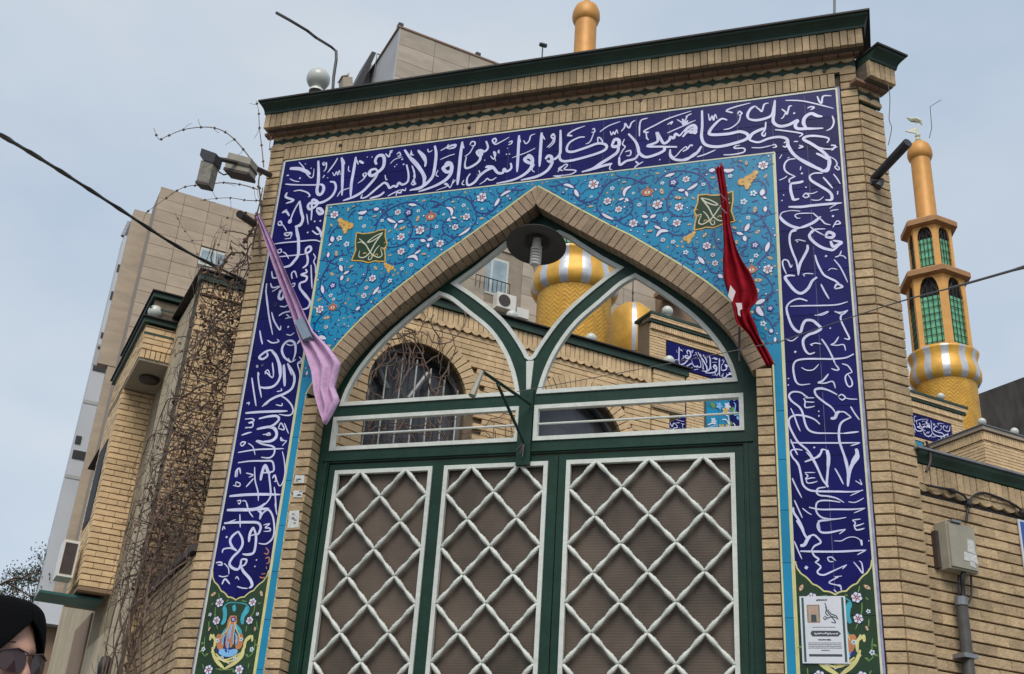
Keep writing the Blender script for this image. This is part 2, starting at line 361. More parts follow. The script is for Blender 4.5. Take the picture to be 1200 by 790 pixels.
# ------------------------------------------------------------------ ground
mb=MB(); mb.box(-300,300,-300,300,-.5,0); mk('ground',mb,'asphalt',kind='structure')
def pave(name,pts,z0,z1,m):
    mb=MB(); n=len(pts); mb.add([(x,y,z1) for x,y in pts]+[(x,y,z0) for x,y in pts],[tuple(range(n)),tuple(range(n,2*n))[::-1]]+[(i,n+i,n+(i+1)%n,(i+1)%n) for i in range(n)]); return mk(name,mb,m,kind='structure')
p0=G(-4.64,0); pL=ST(0,16); pR=Frame(.15,0,43)(14,0)
pave('pavement',[(-4.64,.0),(.15,.0),(pR.x,pR.y),(pR.x+2.2,pR.y-2.2),(3.8,-5.7),(-8.4,-5.7),(pL.x-2.4,pL.y-2.4),(pL.x,pL.y)],-.1,.12,'paving')
mb=MB()
for a,b in (((-8.4,-5.7),(3.8,-5.7)),((3.8,-5.7),(pR.x+2.2,pR.y-2.2)),((-8.4,-5.7),(pL.x-2.4,pL.y-2.4))):
    a=Vector((*a,0));b=Vector((*b,0)); d=(b-a); n=int(d.length/.6); d.normalize(); q=Vector((d.y,-d.x,0))*.07
    for i in range(n):
        c,e=a+d*(i*.6),a+d*(i*.6+.592); mb.hexa([c-q,e-q,e+q,c+q]+[x+Vector((0,0,.135)) for x in (c-q,e-q,e+q,c+q)])
mk('kerb',mb,'kerb_stone',kind='structure')
cc=[ST(0,0),ST(0,1.9),ST(30,1.9),ST(30,-6),ST(8,-6),ST(6.5,-3.2)]
pave('courtyard_paving',[(-4.6,.02),(.1,.02)]+[(v.x,v.y) for v in (ST(24,-3),ST(24,10.9),ST(5.5,10.9),ST(5.5,1.9),ST(0,1.9))],-.1,.10,'paving')
# ------------------------------------------------------------------ the gate portal
C0=-2.24
def mir(p): return [(2*C0-x,z) for x,z in p][::-1]
AO=[(0,6.193),(.12,6.107),(.24,6.015),(.37,5.92),(.60,5.755),(.72,5.675),(.83,5.59),(1.05,5.42),(1.26,5.24),(1.36,5.14),(1.46,5.025),(1.555,4.89),(1.64,4.72),(1.705,4.57)]
def arch(xo):
    if xo>AO[-1][0]: return -9
    for (a,za),(b,zb) in zip(AO,AO[1:]):
        if a<=xo<=b: return za+(zb-za)*(xo-a)/(b-a)
portal=thing('gate_portal','tall buff brick gate portal with a pointed arch framed in blue calligraphy tiles','gateway',(C0,0,0))
# core masonry
half=[(C0+x-.01,z) for x,z in AO]  # right side
open_=[(C0+1.70,.12)]+[(C0+min(x,1.70),z) for x,z in AO[::-1]]+[(C0-min(x,1.70),z) for x,z in AO[1:]]+[(C0-1.70,.12)]
outer=[(-4.6,.0),(-4.6,7.17),(.12,7.17),(.12,.0)]
plate('masonry',G,outer+[(C0+1.70,0)]+open_+[(C0-1.70,0)],[],-.24,-.032,'mortar',portal)
CH=Frame(.15,0,43)
mb=MB(); mb.fbox(CH,-.02,.19,0,6.78,-.45,-.032); mk('masonry',mb,'mortar',portal,WL[portal.name])
# brick strips (one brick wide), both sides of the panel, both jambs
b0=.12
def strip(a,b,z1): return courses(a,b,b0,z1,length=None)
R_=strip(.03,.148,6.93)+strip(-4.635,-4.503,6.93)
emit(portal,G,[(q[0]+random.uniform(0,.004),q[1]-random.uniform(0,.004),q[2],q[3]) for q in R_],'brick','brick',.035,-.03)
emit(portal,CH,courses(.004,.218,b0,6.58,length=None),'corner_brick','brick',.035,-.03)
for a,b in ((-3.952,-3.835),(-.645,-.545)):
    emit(portal,G,courses(a,b,b0,4.56,length=None),'jamb_brick','brick',.115,-.11)
mb=MB()
for a,b in ((-3.95,-3.838),(-.642,-.55)):
    for q in courses(a,b,b0,4.56,length=None): mb.fbox(G,q[0],q[1],q[2],q[3],-.22,-.118)
mk('reveal_brickwork',mb,'brick',portal,WL[portal.name],kind='stuff',fixn=False)
# arch ring
def resample(pts,step):
    o=[pts[0]]; acc=0
    for a,b in zip(pts,pts[1:]):
        l=math.hypot(b[0]-a[0],b[1]-a[1]); d=step-acc
        while d<=l:
            o.append((a[0]+(b[0]-a[0])*d/l,a[1]+(b[1]-a[1])*d/l)); d+=step
        acc=(acc+l)%step
    return o
AS=smoothpts(AO,6)
def normal_in(i,P):
    a,b=P[max(i-1,0)],P[min(i+1,len(P)-1)]; tx,tz=b[0]-a[0],b[1]-a[1]; l=math.hypot(tx,tz); return (tz/l,-tx/l)  # towards inside (down/left for the right half)
RP=resample(AS,.061)
def inner(i,wd):
    n=normal_in(i,RP); return (max(0,RP[i][0]+n[0]*wd),RP[i][1]+n[1]*wd)
soff=MB()
for sgn in (1,-1):
    for i in range(len(RP)-1):
        j=.06; o1,o2=RP[i],RP[i+1]; i1,i2=inner(i,.137),inner(i+1,.137)
        o2=(o2[0]+(o1[0]-o2[0])*j*1.6,o2[1]+(o1[1]-o2[1])*j*1.6); i2=(i2[0]+(i1[0]-i2[0])*j*1.6,i2[1]+(i1[1]-i2[1])*j*1.6)
        q=[(C0+sgn*x,z) for x,z in (o1,o2,i2,i1)]
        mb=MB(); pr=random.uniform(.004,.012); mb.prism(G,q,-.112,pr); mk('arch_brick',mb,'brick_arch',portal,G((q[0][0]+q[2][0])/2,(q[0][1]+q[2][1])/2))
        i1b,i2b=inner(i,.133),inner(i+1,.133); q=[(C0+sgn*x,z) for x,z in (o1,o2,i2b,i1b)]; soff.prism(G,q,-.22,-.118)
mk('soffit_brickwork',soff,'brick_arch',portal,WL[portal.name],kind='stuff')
# front cornice -------------------------------------------------
emit(portal,G,soldiers(-4.50,.0,6.765,6.885,.0535,.005),'soldier_brick','brick',.035,-.03)
def scallops(F,s0,s1,z,up,hgt,pitch,d,m,parent,name='scalloped_brick'):
    n=max(1,round((s1-s0)/pitch)); p=(s1-s0)/n
    for i in range(n):
        a=s0+i*p; pts=[]
        for k in range(9):
            t=k/8; e=hgt*(.12+.88*math.sin(math.pi*t)**.75); pts.append((a+t*p*.985,z+(e if up else -e)))
        base=[(a+p*.985,z-(.022 if up else -.022)),(a,z-(.022 if up else -.022))]
        mb=MB(); mb.prism(F,pts+base,d-.035,d); mk(name,mb,m,parent,F(a,z,d))
def cornice(F,s0,s1,dz,parent,ov0,ov1,scal=True):
    Z=lambda z:z+dz
    mb=MB(); mb.fbox(F,s0,s1,Z(6.885),Z(7.02),-.03,-.012); mk('scallop_backing',mb,'green_scallop',parent,WL[parent.name])
    scallops(F,s0,s1,Z(6.915),True,.026,.103,.004,'brick',parent)
    scallops(F,s0,s1,Z(7.0),False,.026,.103,.004,'brick',parent)
    mb=MB()
    n=int((s1-s0+.06+ov1*.3)/.11)+1
    for i in range(n):
        a=s0-.06+i*.11; mb.fbox(F,a,min(a+.104,s1+ov1*.3),Z(7.010),Z(7.033),-.02,.05)
    mk('moulding',mb,'brick_dark',parent,WL[parent.name])
    emit(parent,F,soldiers(s0-ov0*.6,s1+ov1*.6,Z(7.035),Z(7.172),.0535,.005),'cornice_brick','brick',.035,.087)
    mb=MB(); mb.fbox(F,s0-ov0*.58,s1+ov1*.58,Z(7.034),Z(7.171),-.02,.088); mk('cornice_core',mb,'mortar',parent,WL[parent.name])
    prof=[(.0,7.172),(.132,7.172),(.136,7.19),(.15,7.21),(.178,7.226),(.20,7.232),(.205,7.245),(.0,7.245)]
    mb=MB(); k=len(prof); v=[F(s0-ov0*(.72+.28*min(1,max(0,(d-.13)/.07))),Z(z),d) for d,z in prof]+[F(s1+ov1*(.72+.28*min(1,max(0,(d-.13)/.07))),Z(z),d) for d,z in prof]
    mb.add(v,[tuple(range(k)),tuple(range(k,2*k))[::-1]]+[(i,(i+1)%k,k+(i+1)%k,k+i) for i in range(k)]); mk('green_fascia',mb,'green_cap',parent,WL[parent.name])
    mb=MB(); mb.fbox(F,s0-ov0-.012,s1+ov1+.012,Z(7.247),Z(7.262),-.3,.222); mk('cap_sheet',mb,'cap_dark',parent,WL[parent.name])
cornice(G,-4.635,.148,0,portal,.06,.115)
cornice(CH,.004,.215,-.262,portal,-.02,.07)
mb=MB(); mb.box(-4.62,.13,.02,.25,7.17,7.246); mk('roof_slab',mb,'mortar',portal,WL[portal.name])
# small holes with dark plugs in the soldier course
for x,z in [(-2.843,6.840),(-1.445,6.880),(-3.980,6.834),(-0.074,6.918)]:
    mb=MB(); mb.tube([(x,-.012,z),(x,.0,z)],[.013,.016],8); mk('drill_hole',mb,'cap_dark',portal,(x,0,z))
# tiles ----------------------------------------------------------
TH=.018
def tile(name,m,x0,x1,z0,z1,gap=.0019):
    mb=MB(); mb.fbox(G,x0+gap,x1-gap,z0+gap,z1-gap,-TH,random.uniform(-.0006,.0)); mk(name,mb,m,portal,((x0+x1)/2,0,(z0+z1)/2))
XL,XR=2*C0-.007,.007
IL,IR=2*C0+.463,-.463
mb=MB(); mb.fbox(G,XL-.014,XR+.014,.2,6.765,-.034,-.0195)
ob=plate('panel_bed',G,[(XL-.016,.2),(XL-.016,6.77),(XR+.016,6.77),(XR+.016,.2),(-.541,.2),(-.541,4.57)]+[(C0+x*1.0,z+.004) for x,z in AO[::-1]]+[(C0-x,z+.004) for x,z in AO[1:]]+[(2*C0+.541,4.57),(2*C0+.541,.2)],[],-.031,-TH-.001+.012,'grout',portal)
# top band
n=14; tw=(IR-IL)/n
for i in range(n):
    for z0,z1 in ((6.25,6.5035),(6.5035,6.757)): tile('blue_tile','tile_blue',IL+i*tw,IL+(i+1)*tw,z0,z1)
for s in (0,1):
    for k in range(2):
        a=(IR+.235*k) if s==0 else (XL+.235*k)
        for z0,z1 in ((6.25,6.5035),(6.5035,6.757)): tile('blue_tile','tile_blue',a,a+.235,z0,z1)
        z=6.25
        while z>.25:
            z0=z-.333; nm=('blue_tile','tile_blue') if z0>2.9 else ('green_tile','tile_green'); tile(*nm,a,a+.235,max(z0,.22),z); z=z0
# turquoise strips
for a,b in ((-.537,IR),(IL,2*C0+.537)):
    z=6.25-.333*5-.012
    while z>.25: tile('turquoise_strip_tile','tile_turquoise',a,b,max(z-.333,.22),z); z-=.333
# spandrel tiles
tw=(IR-C0)/7
def span_tile(xa,xb,z0,z1):
    ps=[]; 
    for k in range(7):
        x=xa+(xb-xa)*k/6; a=arch(abs(x-C0)); ps.append((x,max(z0,a+.003)))
    if min(p[1] for p in ps)>z1-.01: return
    up=[]
    for k in range(7):
        x=xb+(xa-xb)*k/6; a=arch(abs(x-C0)); up.append((x,max(z1,min(a+.004,z1+.0)) if a<z1 else ps[6-k][1]+.0005))
    g=.0009; P_=[(x+(g if i==0 else -g if i==6 else 0),z+g) for i,(x,z) in enumerate(ps)]+[(x+(-g if i==0 else g if i==6 else 0),z-g*.2) for i,(x,z) in enumerate(up)]
    mb=MB(); mb.prism(G,P_,-TH,random.uniform(-.0006,0)); mk('turquoise_tile','x',None) if False else mk('turquoise_tile',mb,'tile_turquoise',portal,((xa+xb)/2,0,(z0+z1)/2))
for i in range(-1,7):
    for s in (1,-1):
        if i==-1: xa,xb=IR,IR+.0
        xa=IR-(i+1)*tw if i>=0 else -.537; xb=IR-i*tw if i>=0 else IR
        if i==0: pass
        if i==-1: continue
        for k in range(7):
            z1=6.25-k*.254; z0=z1-.254
            if s==1: span_tile(xa,xb,z0,z1)
            else: span_tile(2*C0-xb,2*C0-xa,z0,z1)
# border lines
mb=MB()
def line(pts,wd,d=.0012): ribbon(mb,G,pts,wd,d,0,taper=False)
def lines(pts,wd,d=.0012):
    for a,b in zip(pts,pts[1:]): ribbon(mb,G,[a,b],wd,d,0,taper=False)
lines([(XR-.006,.2),(XR-.006,6.750),(XL+.006,6.750),(XL+.006,.2)],.013)
lines([(IR+.004,3.2),(IR+.004,6.254),(IL-.004,6.254),(IL-.004,3.2)],.011,.0016)
mk('border_line',mb,'glaze_cream',portal,WL[portal.name],fixn=False)
mb=MB()
lines([(IR-.006,6.24),(IR-.006,.2)],.010); lines([(IL+.006,6.24),(IL+.006,.2)],.010); lines([(IR+.005,3.2),(IR+.005,.2)],.011); lines([(IL-.005,3.2),(IL-.005,.2)],.011)
ac=[(C0+x+.006,z+.009) for x,z in smoothpts(AO,3)]
line(ac,.012); line([(2*C0-x,z) for x,z in ac],.012)
lines([(-.532,.2),(-.532,4.57)],.010); lines([(2*C0+.532,.2),(2*C0+.532,4.57)],.010)
mk('border_line',mb,'glaze_yellow',portal,WL[portal.name],fixn=False)
# calligraphy
SCRIPT="""s23 -4422,6668 -4335,6653 -4270,6621 -4217,6581
s9 -4346,6722 -4295,6663 -4254,6592 -4212,6548 -4189,6558 -4192,6635
d10 -4282,6694
d11 -4220,6642
d14 -4310,6555
s10 -4441,6599 -4417,6599
s8 -4405,6562 -4352,6531 -4308,6520
s11 -4439,6515 -4359,6497 -4188,6472 -4104,6463
s19 -4165,6709 -4146,6603 -4133,6499 -4132,6410 -4111,6369 -4085,6372 -4071,6415 -4085,6454 -4117,6471
s11 -4348,6432 -4289,6433 -4219,6402 -4190,6367 -4206,6357
s14 -4407,6427 -4412,6383 -4334,6341 -4401,6319
s10 -4102,6687 -4118,6677 -4103,6655 -4086,6679 -4080,6620 -4099,6590
s11 -3987,6710 -4014,6649 -4061,6572
s9 -4083,6556 -4096,6526
d10 -4052,6524
s9 -4014,6572 -3992,6537 -3979,6574 -3963,6539 -3955,6583 -3939,6536
s16 -4025,6482 -3982,6468 -3962,6413 -3977,6352 -4012,6313 -4067,6288 -4125,6286 -4173,6296 -4192,6267 -4169,6233 -4120,6258 -4108,6294 -4154,6325 -4160,6288 -4147,6199 -4141,6124
s19 -4111,6232 -4075,6227 -4046,6186 -4074,6178 -4109,6219
s17 -3952,6711 -3930,6637 -3915,6507 -3895,6329
s10 -3952,6711 -3921,6662 -3915,6635
s7 -3874,6616 -3870,6571 -3851,6556
s10 -3839,6396 -3889,6384 -3916,6369 -3938,6322
s17 -3821,6699 -3823,6558 -3826,6432 -3815,6306
s10 -3825,6693 -3787,6617
s15 -3786,6655 -3741,6621
d10 -3716,6681
d11 -3673,6675
s20 -3622,6594 -3639,6634 -3621,6676 -3581,6677 -3559,6635 -3561,6560 -3601,6515 -3644,6489 -3675,6506 -3668,6543 -3628,6550 -3602,6521
s17 -3601,6515 -3618,6467 -3667,6398 -3717,6343 -3792,6303 -3880,6279
s11 -3706,6529 -3733,6514 -3712,6486 -3700,6522 -3721,6468 -3768,6431
s14 -3356,6556 -3329,6465 -3327,6390 -3369,6365 -3405,6388 -3418,6353 -3447,6363 -3479,6348 -3500,6382 -3531,6405 -3563,6384 -3624,6330 -3675,6288 -3720,6284 -3713,6317
s8 -3534,6480 -3521,6435 -3506,6433
s14 -3521,6317 -3562,6285 -3645,6269
s11 -3414,6266 -3406,6296 -3377,6286 -3369,6315 -3340,6305 -3337,6330
s10 -3380,6317 -3439,6294 -3487,6269
s12 -3556,6693 -3521,6656 -3514,6693 -3497,6697
s11 -3494,6715 -3521,6707
s7 -3399,6638 -3466,6622 -3501,6583
s10 -3454,6671 -3433,6687 -3418,6653 -3446,6651
d12 -3458,6551
d11 -3442,6568
d13 -3399,6613
d13 -3382,6563
s18 -3390,6707 -3329,6615 -3251,6516 -3198,6434 -3183,6346 -3218,6308 -3296,6306
s8 -3331,6692 -3315,6645 -3298,6642
s12 -3304,6536 -3270,6432 -3282,6384 -3256,6356 -3284,6353
s16 -3268,6682 -3229,6626 -3181,6544
s16 -3338,6631 -3275,6565 -3215,6476 -3181,6409 -3179,6372
s9 -3327,6680 -3329,6649 -3305,6639
s10 -3308,6539 -3278,6472 -3282,6423
s8 -3289,6381 -3268,6390 -3269,6347 -3292,6363 -3284,6384
s18 -3127,6708 -3107,6623 -3106,6498 -3115,6412 -3153,6356 -3205,6320 -3302,6300
s14 -3271,6685 -3208,6619 -3190,6560 -3191,6510
s8 -3186,6685 -3172,6651 -3140,6666
s10 -3071,6649 -3018,6679 -3009,6703
s13 -3017,6660 -2996,6682 -2947,6688 -2956,6664 -3005,6656
s8 -2945,6599 -2999,6588 -3068,6561
s20 -3023,6492 -3004,6527 -2970,6510 -2959,6452 -2996,6433 -3033,6475 -3007,6496 -2969,6503 -2960,6428 -2990,6371 -3052,6330 -3137,6299 -3223,6280
s8 -3075,6463 -3088,6421 -3064,6399
s18 -2891,6711 -2895,6592 -2895,6468 -2896,6358 -2896,6297
s11 -2890,6704 -2871,6639
s9 -2934,6357 -2955,6281 -2985,6321 -3008,6324 -2983,6297 -3073,6270
s9 -2917,6349 -2941,6315
s11 -2824,6669 -2810,6699 -2782,6688 -2785,6657 -2813,6661
s9 -2786,6664 -2818,6593 -2859,6562
s15 -2689,6687 -2668,6621 -2693,6587 -2732,6606 -2758,6591 -2733,6550 -2713,6566 -2732,6606 -2725,6518 -2770,6469 -2833,6447 -2850,6486 -2843,6560
d10 -2686,6503
s12 -2635,6691 -2622,6658 -2602,6674 -2614,6700 -2635,6685 -2610,6644 -2568,6656 -2495,6695
s10 -2640,6537 -2611,6502 -2598,6549 -2616,6570 -2593,6481
s8 -2583,6559 -2574,6582 -2571,6545
s10 -2498,6645 -2471,6654 -2475,6630 -2501,6621
d9 -2503,6590
d12 -2508,6533
d12 -2483,6532
s16 -2468,6445 -2460,6395 -2495,6370 -2518,6397 -2527,6362 -2569,6368 -2616,6429 -2671,6437 -2616,6423 -2668,6400 -2718,6358 -2757,6303 -2809,6285 -2820,6347 -2796,6393
s9 -2728,6414 -2714,6369 -2736,6372
s10 -2577,6326 -2608,6307 -2634,6310 -2652,6325 -2671,6303 -2712,6278
s8 -2846,6339 -2859,6304 -2836,6289
s16 -2415,6701 -2412,6522 -2410,6352
s9 -2415,6689 -2397,6630
s10 -2375,6646 -2352,6611 -2327,6638 -2318,6680 -2282,6694
s8 -2275,6557 -2346,6525 -2461,6492
s19 -2344,6475 -2324,6497 -2296,6469 -2293,6420 -2336,6438 -2354,6465 -2333,6480 -2295,6456 -2296,6384 -2345,6325 -2437,6283 -2573,6268
s17 -2229,6698 -2230,6556 -2230,6375
s10 -2229,6685 -2199,6625
s8 -2271,6405 -2290,6359 -2267,6332
s11 -2153,6655 -2133,6671 -2121,6638 -2147,6636
s9 -2127,6639 -2140,6592 -2180,6549
s18 -2185,6440 -2165,6468 -2138,6452 -2142,6410 -2174,6427
s17 -2143,6447 -2131,6397 -2169,6330 -2249,6288 -2374,6272
s15 -2077,6699 -2071,6557 -2072,6472 -2112,6430 -2143,6447
s10 -2041,6360 -2076,6335 -2039,6312
s10 -2115,6277 -2073,6263 -2038,6276
s15 -2076,6694 -2067,6552 -2073,6443 -2045,6403 -1973,6399 -1871,6414 -1771,6436 -1711,6463 -1710,6504 -1773,6526 -1874,6499 -1976,6478 -2018,6502 -2000,6566 -1929,6604 -1878,6602
s10 -2129,6659 -2150,6650 -2133,6622 -2120,6639 -2126,6585 -2165,6542
s12 -2024,6637 -1982,6630 -2014,6647 -1963,6683 -1881,6707
s10 -1823,6661 -1808,6671 -1802,6639 -1828,6637
s8 -1807,6634 -1835,6553 -1870,6534
s10 -1773,6532 -1775,6581 -1754,6571 -1738,6533 -1773,6526
s9 -1761,6633 -1696,6678 -1600,6706
s9 -1679,6627 -1668,6589 -1654,6617 -1643,6591 -1629,6631 -1618,6593
s19 -1661,6497 -1642,6542 -1611,6532 -1610,6484 -1651,6478 -1666,6504
s18 -1610,6484 -1619,6425 -1668,6385 -1748,6337 -1807,6298 -1892,6281
s16 -1657,6324 -1737,6312 -1827,6289
s10 -2082,6307 -2053,6345 -2023,6370 -2007,6356 -2031,6324 -1959,6308 -1938,6293 -1988,6270 -2111,6276
s11 -1593,6613 -1568,6646 -1564,6682 -1533,6634 -1514,6680 -1484,6699
s11 -1451,6544 -1451,6640 -1438,6692 -1388,6703
s8 -1667,6326 -1676,6280 -1656,6271
s9 -1566,6537 -1581,6491 -1560,6464 -1579,6431 -1603,6376
s14 -1603,6376 -1597,6304 -1548,6332 -1479,6346 -1450,6401
s16 -1537,6581 -1481,6500 -1460,6438 -1449,6389 -1400,6346 -1321,6358 -1263,6385 -1253,6413 -1165,6406
s15 -1165,6403 -1273,6422 -1391,6445 -1312,6475 -1318,6559 -1293,6507 -1263,6450 -1224,6473 -1214,6502 -1190,6486 -1175,6525 -1146,6503 -1116,6540
s18 -1116,6534 -1077,6570 -1038,6581 -1024,6543 -1058,6519 -1087,6541
s10 -1559,6417 -1519,6423 -1519,6381 -1549,6380
s12 -1478,6322 -1453,6290
s10 -1487,6259 -1468,6280 -1419,6308
s11 -1417,6574 -1382,6569 -1417,6586 -1323,6632 -1224,6676 -1057,6716
s9 -1402,6572 -1391,6511 -1377,6502
s8 -1402,6524 -1381,6503
s10 -1239,6619 -1199,6642 -1214,6615
s9 -1239,6541 -1175,6567 -1106,6592 -1023,6627
s9 -1165,6655 -1126,6619 -1116,6593 -1087,6673 -1057,6686
d12 -1295,6308
s15 -997,6346 -1041,6318 -1098,6280 -1175,6291 -1214,6331 -1216,6390
s8 -1214,6354 -1185,6315 -1137,6366 -1098,6396 -1088,6371 -1064,6402 -1050,6389
s17 -976,6708 -976,6562 -982,6467 -955,6394 -867,6361 -756,6371 -657,6397 -645,6436 -699,6471 -787,6464 -910,6476 -920,6512 -874,6574 -829,6608 -790,6588
s9 -929,6672 -919,6608 -901,6647 -891,6604 -879,6657 -865,6614
s11 -800,6673 -750,6651 -794,6679 -727,6702 -615,6719
s11 -712,6631 -700,6656 -682,6633 -706,6616
s9 -690,6627 -708,6561 -764,6515 -820,6507
s15 -1123,6488 -1078,6536 -1027,6508 -1032,6550 -1072,6549
s13 -1123,6654 -1106,6603 -1083,6634
s9 -1123,6592 -1032,6623
s9 -1100,6672 -1054,6693
s11 -1124,6358 -1090,6373 -1067,6404 -1045,6401
s15 -983,6385 -1023,6323 -1079,6291 -1124,6284
s10 -1018,6293 -956,6307 -878,6336
s11 -824,6283 -748,6276 -677,6286 -676,6319 -741,6329 -735,6348 -702,6350
s14 -636,6577 -640,6619 -617,6664 -583,6686
s15 -636,6577 -587,6556 -521,6559 -466,6584 -446,6657 -439,6717
s11 -583,6686 -551,6646 -535,6630 -517,6689 -483,6697
s17 -439,6711 -449,6602 -457,6522 -415,6477 -351,6478 -285,6508 -303,6470 -288,6435 -225,6425 -172,6417 -109,6411
s18 -225,6425 -244,6475 -231,6526 -187,6553 -145,6526 -109,6514
s11 -211,6605 -184,6614 -163,6603 -190,6585
s12 -393,6627 -367,6596 -357,6574 -338,6639 -317,6642
s8 -368,6589 -385,6551 -402,6540
d13 -306,6575
s10 -363,6701 -255,6680 -150,6635 -26,6572
s12 -136,6701 -123,6651 -108,6635 -94,6694 -35,6687
s11 -41,6510 -33,6455 -52,6405 -90,6384
s17 -636,6387 -612,6437 -546,6468 -513,6469
s16 -636,6387 -571,6357 -495,6379 -419,6381 -367,6353 -359,6292 -320,6208 -240,6125 -160,6068 -125,6044 -92,6072 -83,6135 -121,6205 -190,6280 -251,6336 -218,6357 -145,6346 -78,6316 -91,6279
s12 -511,6530 -519,6464 -542,6427 -526,6404 -514,6436
s11 -449,6450 -374,6428 -259,6386 -281,6360
s8 -621,6318 -551,6307 -476,6316
s9 -476,6316 -454,6320 -444,6298 -471,6296
s11 -390,6323 -368,6333 -375,6288 -401,6299
s9 -320,6326 -288,6321
s11 -285,6288 -259,6271 -291,6262
s10 -180,6272 -130,6239 -68,6223 -20,6236
s12 -66,6255 -35,6244 -64,6207
s6 -427,6192 -407,6227
s6 -371,6189 -355,6196
s11 -315,6176 -364,6174 -392,6140 -394,6094 -369,6058 -325,6027
s12 -342,6227 -281,6171 -209,6114 -138,6049
s16 -138,6049 -102,6044 -87,6097 -89,6134
s13 -89,6134 -131,6173 -171,6202
s8 -80,6161 -45,6128 -33,6089 -49,6064 -28,6039 -20,6056 -40,6081
d13 -276,6045
d10 -285,6079
s7 -280,6106 -285,6079
s10 -321,6027 -363,6007 -365,5975
s14 -358,5970 -298,5971 -268,5978
s14 -358,5970 -360,5915 -351,5860 -341,5832 -304,5836
s11 -229,6016 -191,6034 -132,6026
s14 -225,6016 -216,5978 -160,5925 -104,5873 -84,5834 -90,5799 -130,5804
s11 -134,5994 -107,5950 -74,5891
s8 -63,6011 -40,5968 -21,5920
d11 -43,5860
s6 -43,5856 -45,5834
d12 -254,5924
s7 -435,6008 -400,6021 -379,6037
d10 -410,5881
d11 -423,5836
s10 -281,5851 -258,5875 -237,5850 -260,5839 -281,5855
s7 -258,5877 -214,5867 -177,5880
s7 -224,5817 -195,5808 -166,5809 -139,5832
s14 -381,5778 -300,5767 -227,5768 -117,5767 -20,5764
s6 -105,5730 -75,5749 -53,5759
s7 -103,5708 -77,5714 -45,5714
d13 -86,5666
s6 -302,5733 -360,5745 -412,5742
s15 -443,5706 -426,5673 -394,5638 -351,5609 -308,5597
s8 -443,5706 -427,5735 -390,5744
s7 -219,5705 -266,5711 -317,5713 -340,5702 -326,5678 -304,5676
s15 -308,5597 -256,5613 -212,5634 -166,5672
s9 -219,5709 -188,5670 -161,5641 -141,5612 -106,5597
s8 -92,5576 -61,5624 -41,5600 -84,5596
s12 -308,5597 -368,5578 -385,5519
s8 -243,5598 -208,5563 -153,5518
s16 -146,5509 -123,5540 -89,5519 -104,5495 -147,5504
s9 -143,5569 -215,5573 -245,5546 -251,5503
s12 -335,5577 -372,5569 -384,5535 -383,5474 -368,5404 -346,5325 -340,5223
s13 -268,5457 -270,5419 -298,5362 -326,5305 -340,5223
s7 -349,5501 -320,5502 -277,5484
s7 -339,5491 -328,5485
s14 -219,5564 -249,5537 -244,5502 -207,5454 -166,5420 -124,5402 -96,5399 -43,5444
s15 -113,5469 -101,5425 -73,5431 -43,5449 -99,5472
d13 -150,5354
s8 -92,5339 -63,5349 -47,5385
s7 -63,5349 -36,5342 -20,5319
s8 -100,5323 -68,5270 -44,5209 -22,5136
s12 -222,5371 -208,5301 -177,5218 -144,5186 -96,5152 -58,5103
s12 -110,5100 -91,5131 -57,5107 -107,5095
s6 -144,5240 -119,5254 -81,5242
s10 -195,5141 -177,5090 -149,5023
s9 -418,5243 -434,5291 -440,5335 -428,5355 -403,5343 -387,5291 -376,5311
s7 -311,5228 -283,5233 -237,5224
s6 -305,5223 -298,5211
s14 -217,5197 -250,5172 -281,5116 -326,5084 -367,5108 -407,5171 -427,5215 -405,5229 -362,5223
s11 -290,5022 -342,5044 -395,5028 -426,4990 -428,4925
s9 -404,4992 -302,4987 -197,4979 -100,4976 -30,4992
s7 -117,4929 -70,4901 -34,4930
s7 -236,4908 -186,4923 -158,4933
s13 -429,4990 -424,4940 -406,4865 -380,4815 -346,4796 -330,4843 -307,4877 -266,4873 -239,4847 -214,4809 -250,4784 -299,4768 -332,4731 -325,4667 -299,4630 -261,4638
s6 -250,4912 -201,4908 -155,4928
s7 -121,4925 -76,4917 -34,4929
s10 -34,4929 -78,4893 -83,4861 -63,4796 -40,4731 -45,4715 -71,4725
d11 -154,4806
s7 -289,4696 -254,4705 -217,4694
s6 -285,4695 -272,4688
s9 -159,4685 -131,4699 -104,4740
s7 -159,4685 -118,4678 -77,4679 -67,4635
s10 -214,4733 -183,4675 -157,4607 -137,4543
s9 -137,4543 -118,4507 -136,4501 -165,4515
s11 -18,4608 -70,4585 -151,4582 -233,4589 -328,4595 -384,4585 -403,4548 -402,4493 -391,4438 -364,4413 -303,4415
s7 -352,4536 -319,4514 -277,4515 -241,4551
s7 -443,4752 -405,4733 -362,4761
d13 -386,4652
d10 -438,4463
d10 -441,4417
s8 -96,4544 -60,4526 -36,4479
s8 -36,4479 -71,4466 -82,4440 -75,4398 -60,4378 -42,4392 -46,4430 -67,4469
s11 -255,4421 -221,4434 -184,4478
s8 -255,4418 -208,4414 -161,4422 -147,4372
s10 -279,4358 -271,4377 -230,4380 -165,4351
s11 -139,4329 -191,4363 -237,4377 -275,4369 -267,4330 -222,4282 -178,4242 -154,4196
s14 -189,4168 -162,4171 -147,4203 -127,4211
s8 -147,4207 -107,4208 -79,4184 -63,4168
s12 -63,4168 -118,4142 -140,4099 -145,4020 -130,3947 -109,3867 -105,3824
s11 -334,4331 -367,4359 -415,4366 -440,4341 -424,4302 -379,4258 -360,4216 -347,4140 -326,4095 -281,4074 -208,4068 -116,4062
s10 -116,4062 -24,4068
s6 -321,4326 -348,4335
s8 -349,4317 -340,4293 -344,4271 -338,4252 -305,4253 -281,4259
s6 -340,4293 -303,4287 -283,4286
s6 -342,4320 -281,4316
d10 -259,4221
d11 -260,4189
s8 -134,4314 -113,4328 -91,4308 -109,4290 -131,4306
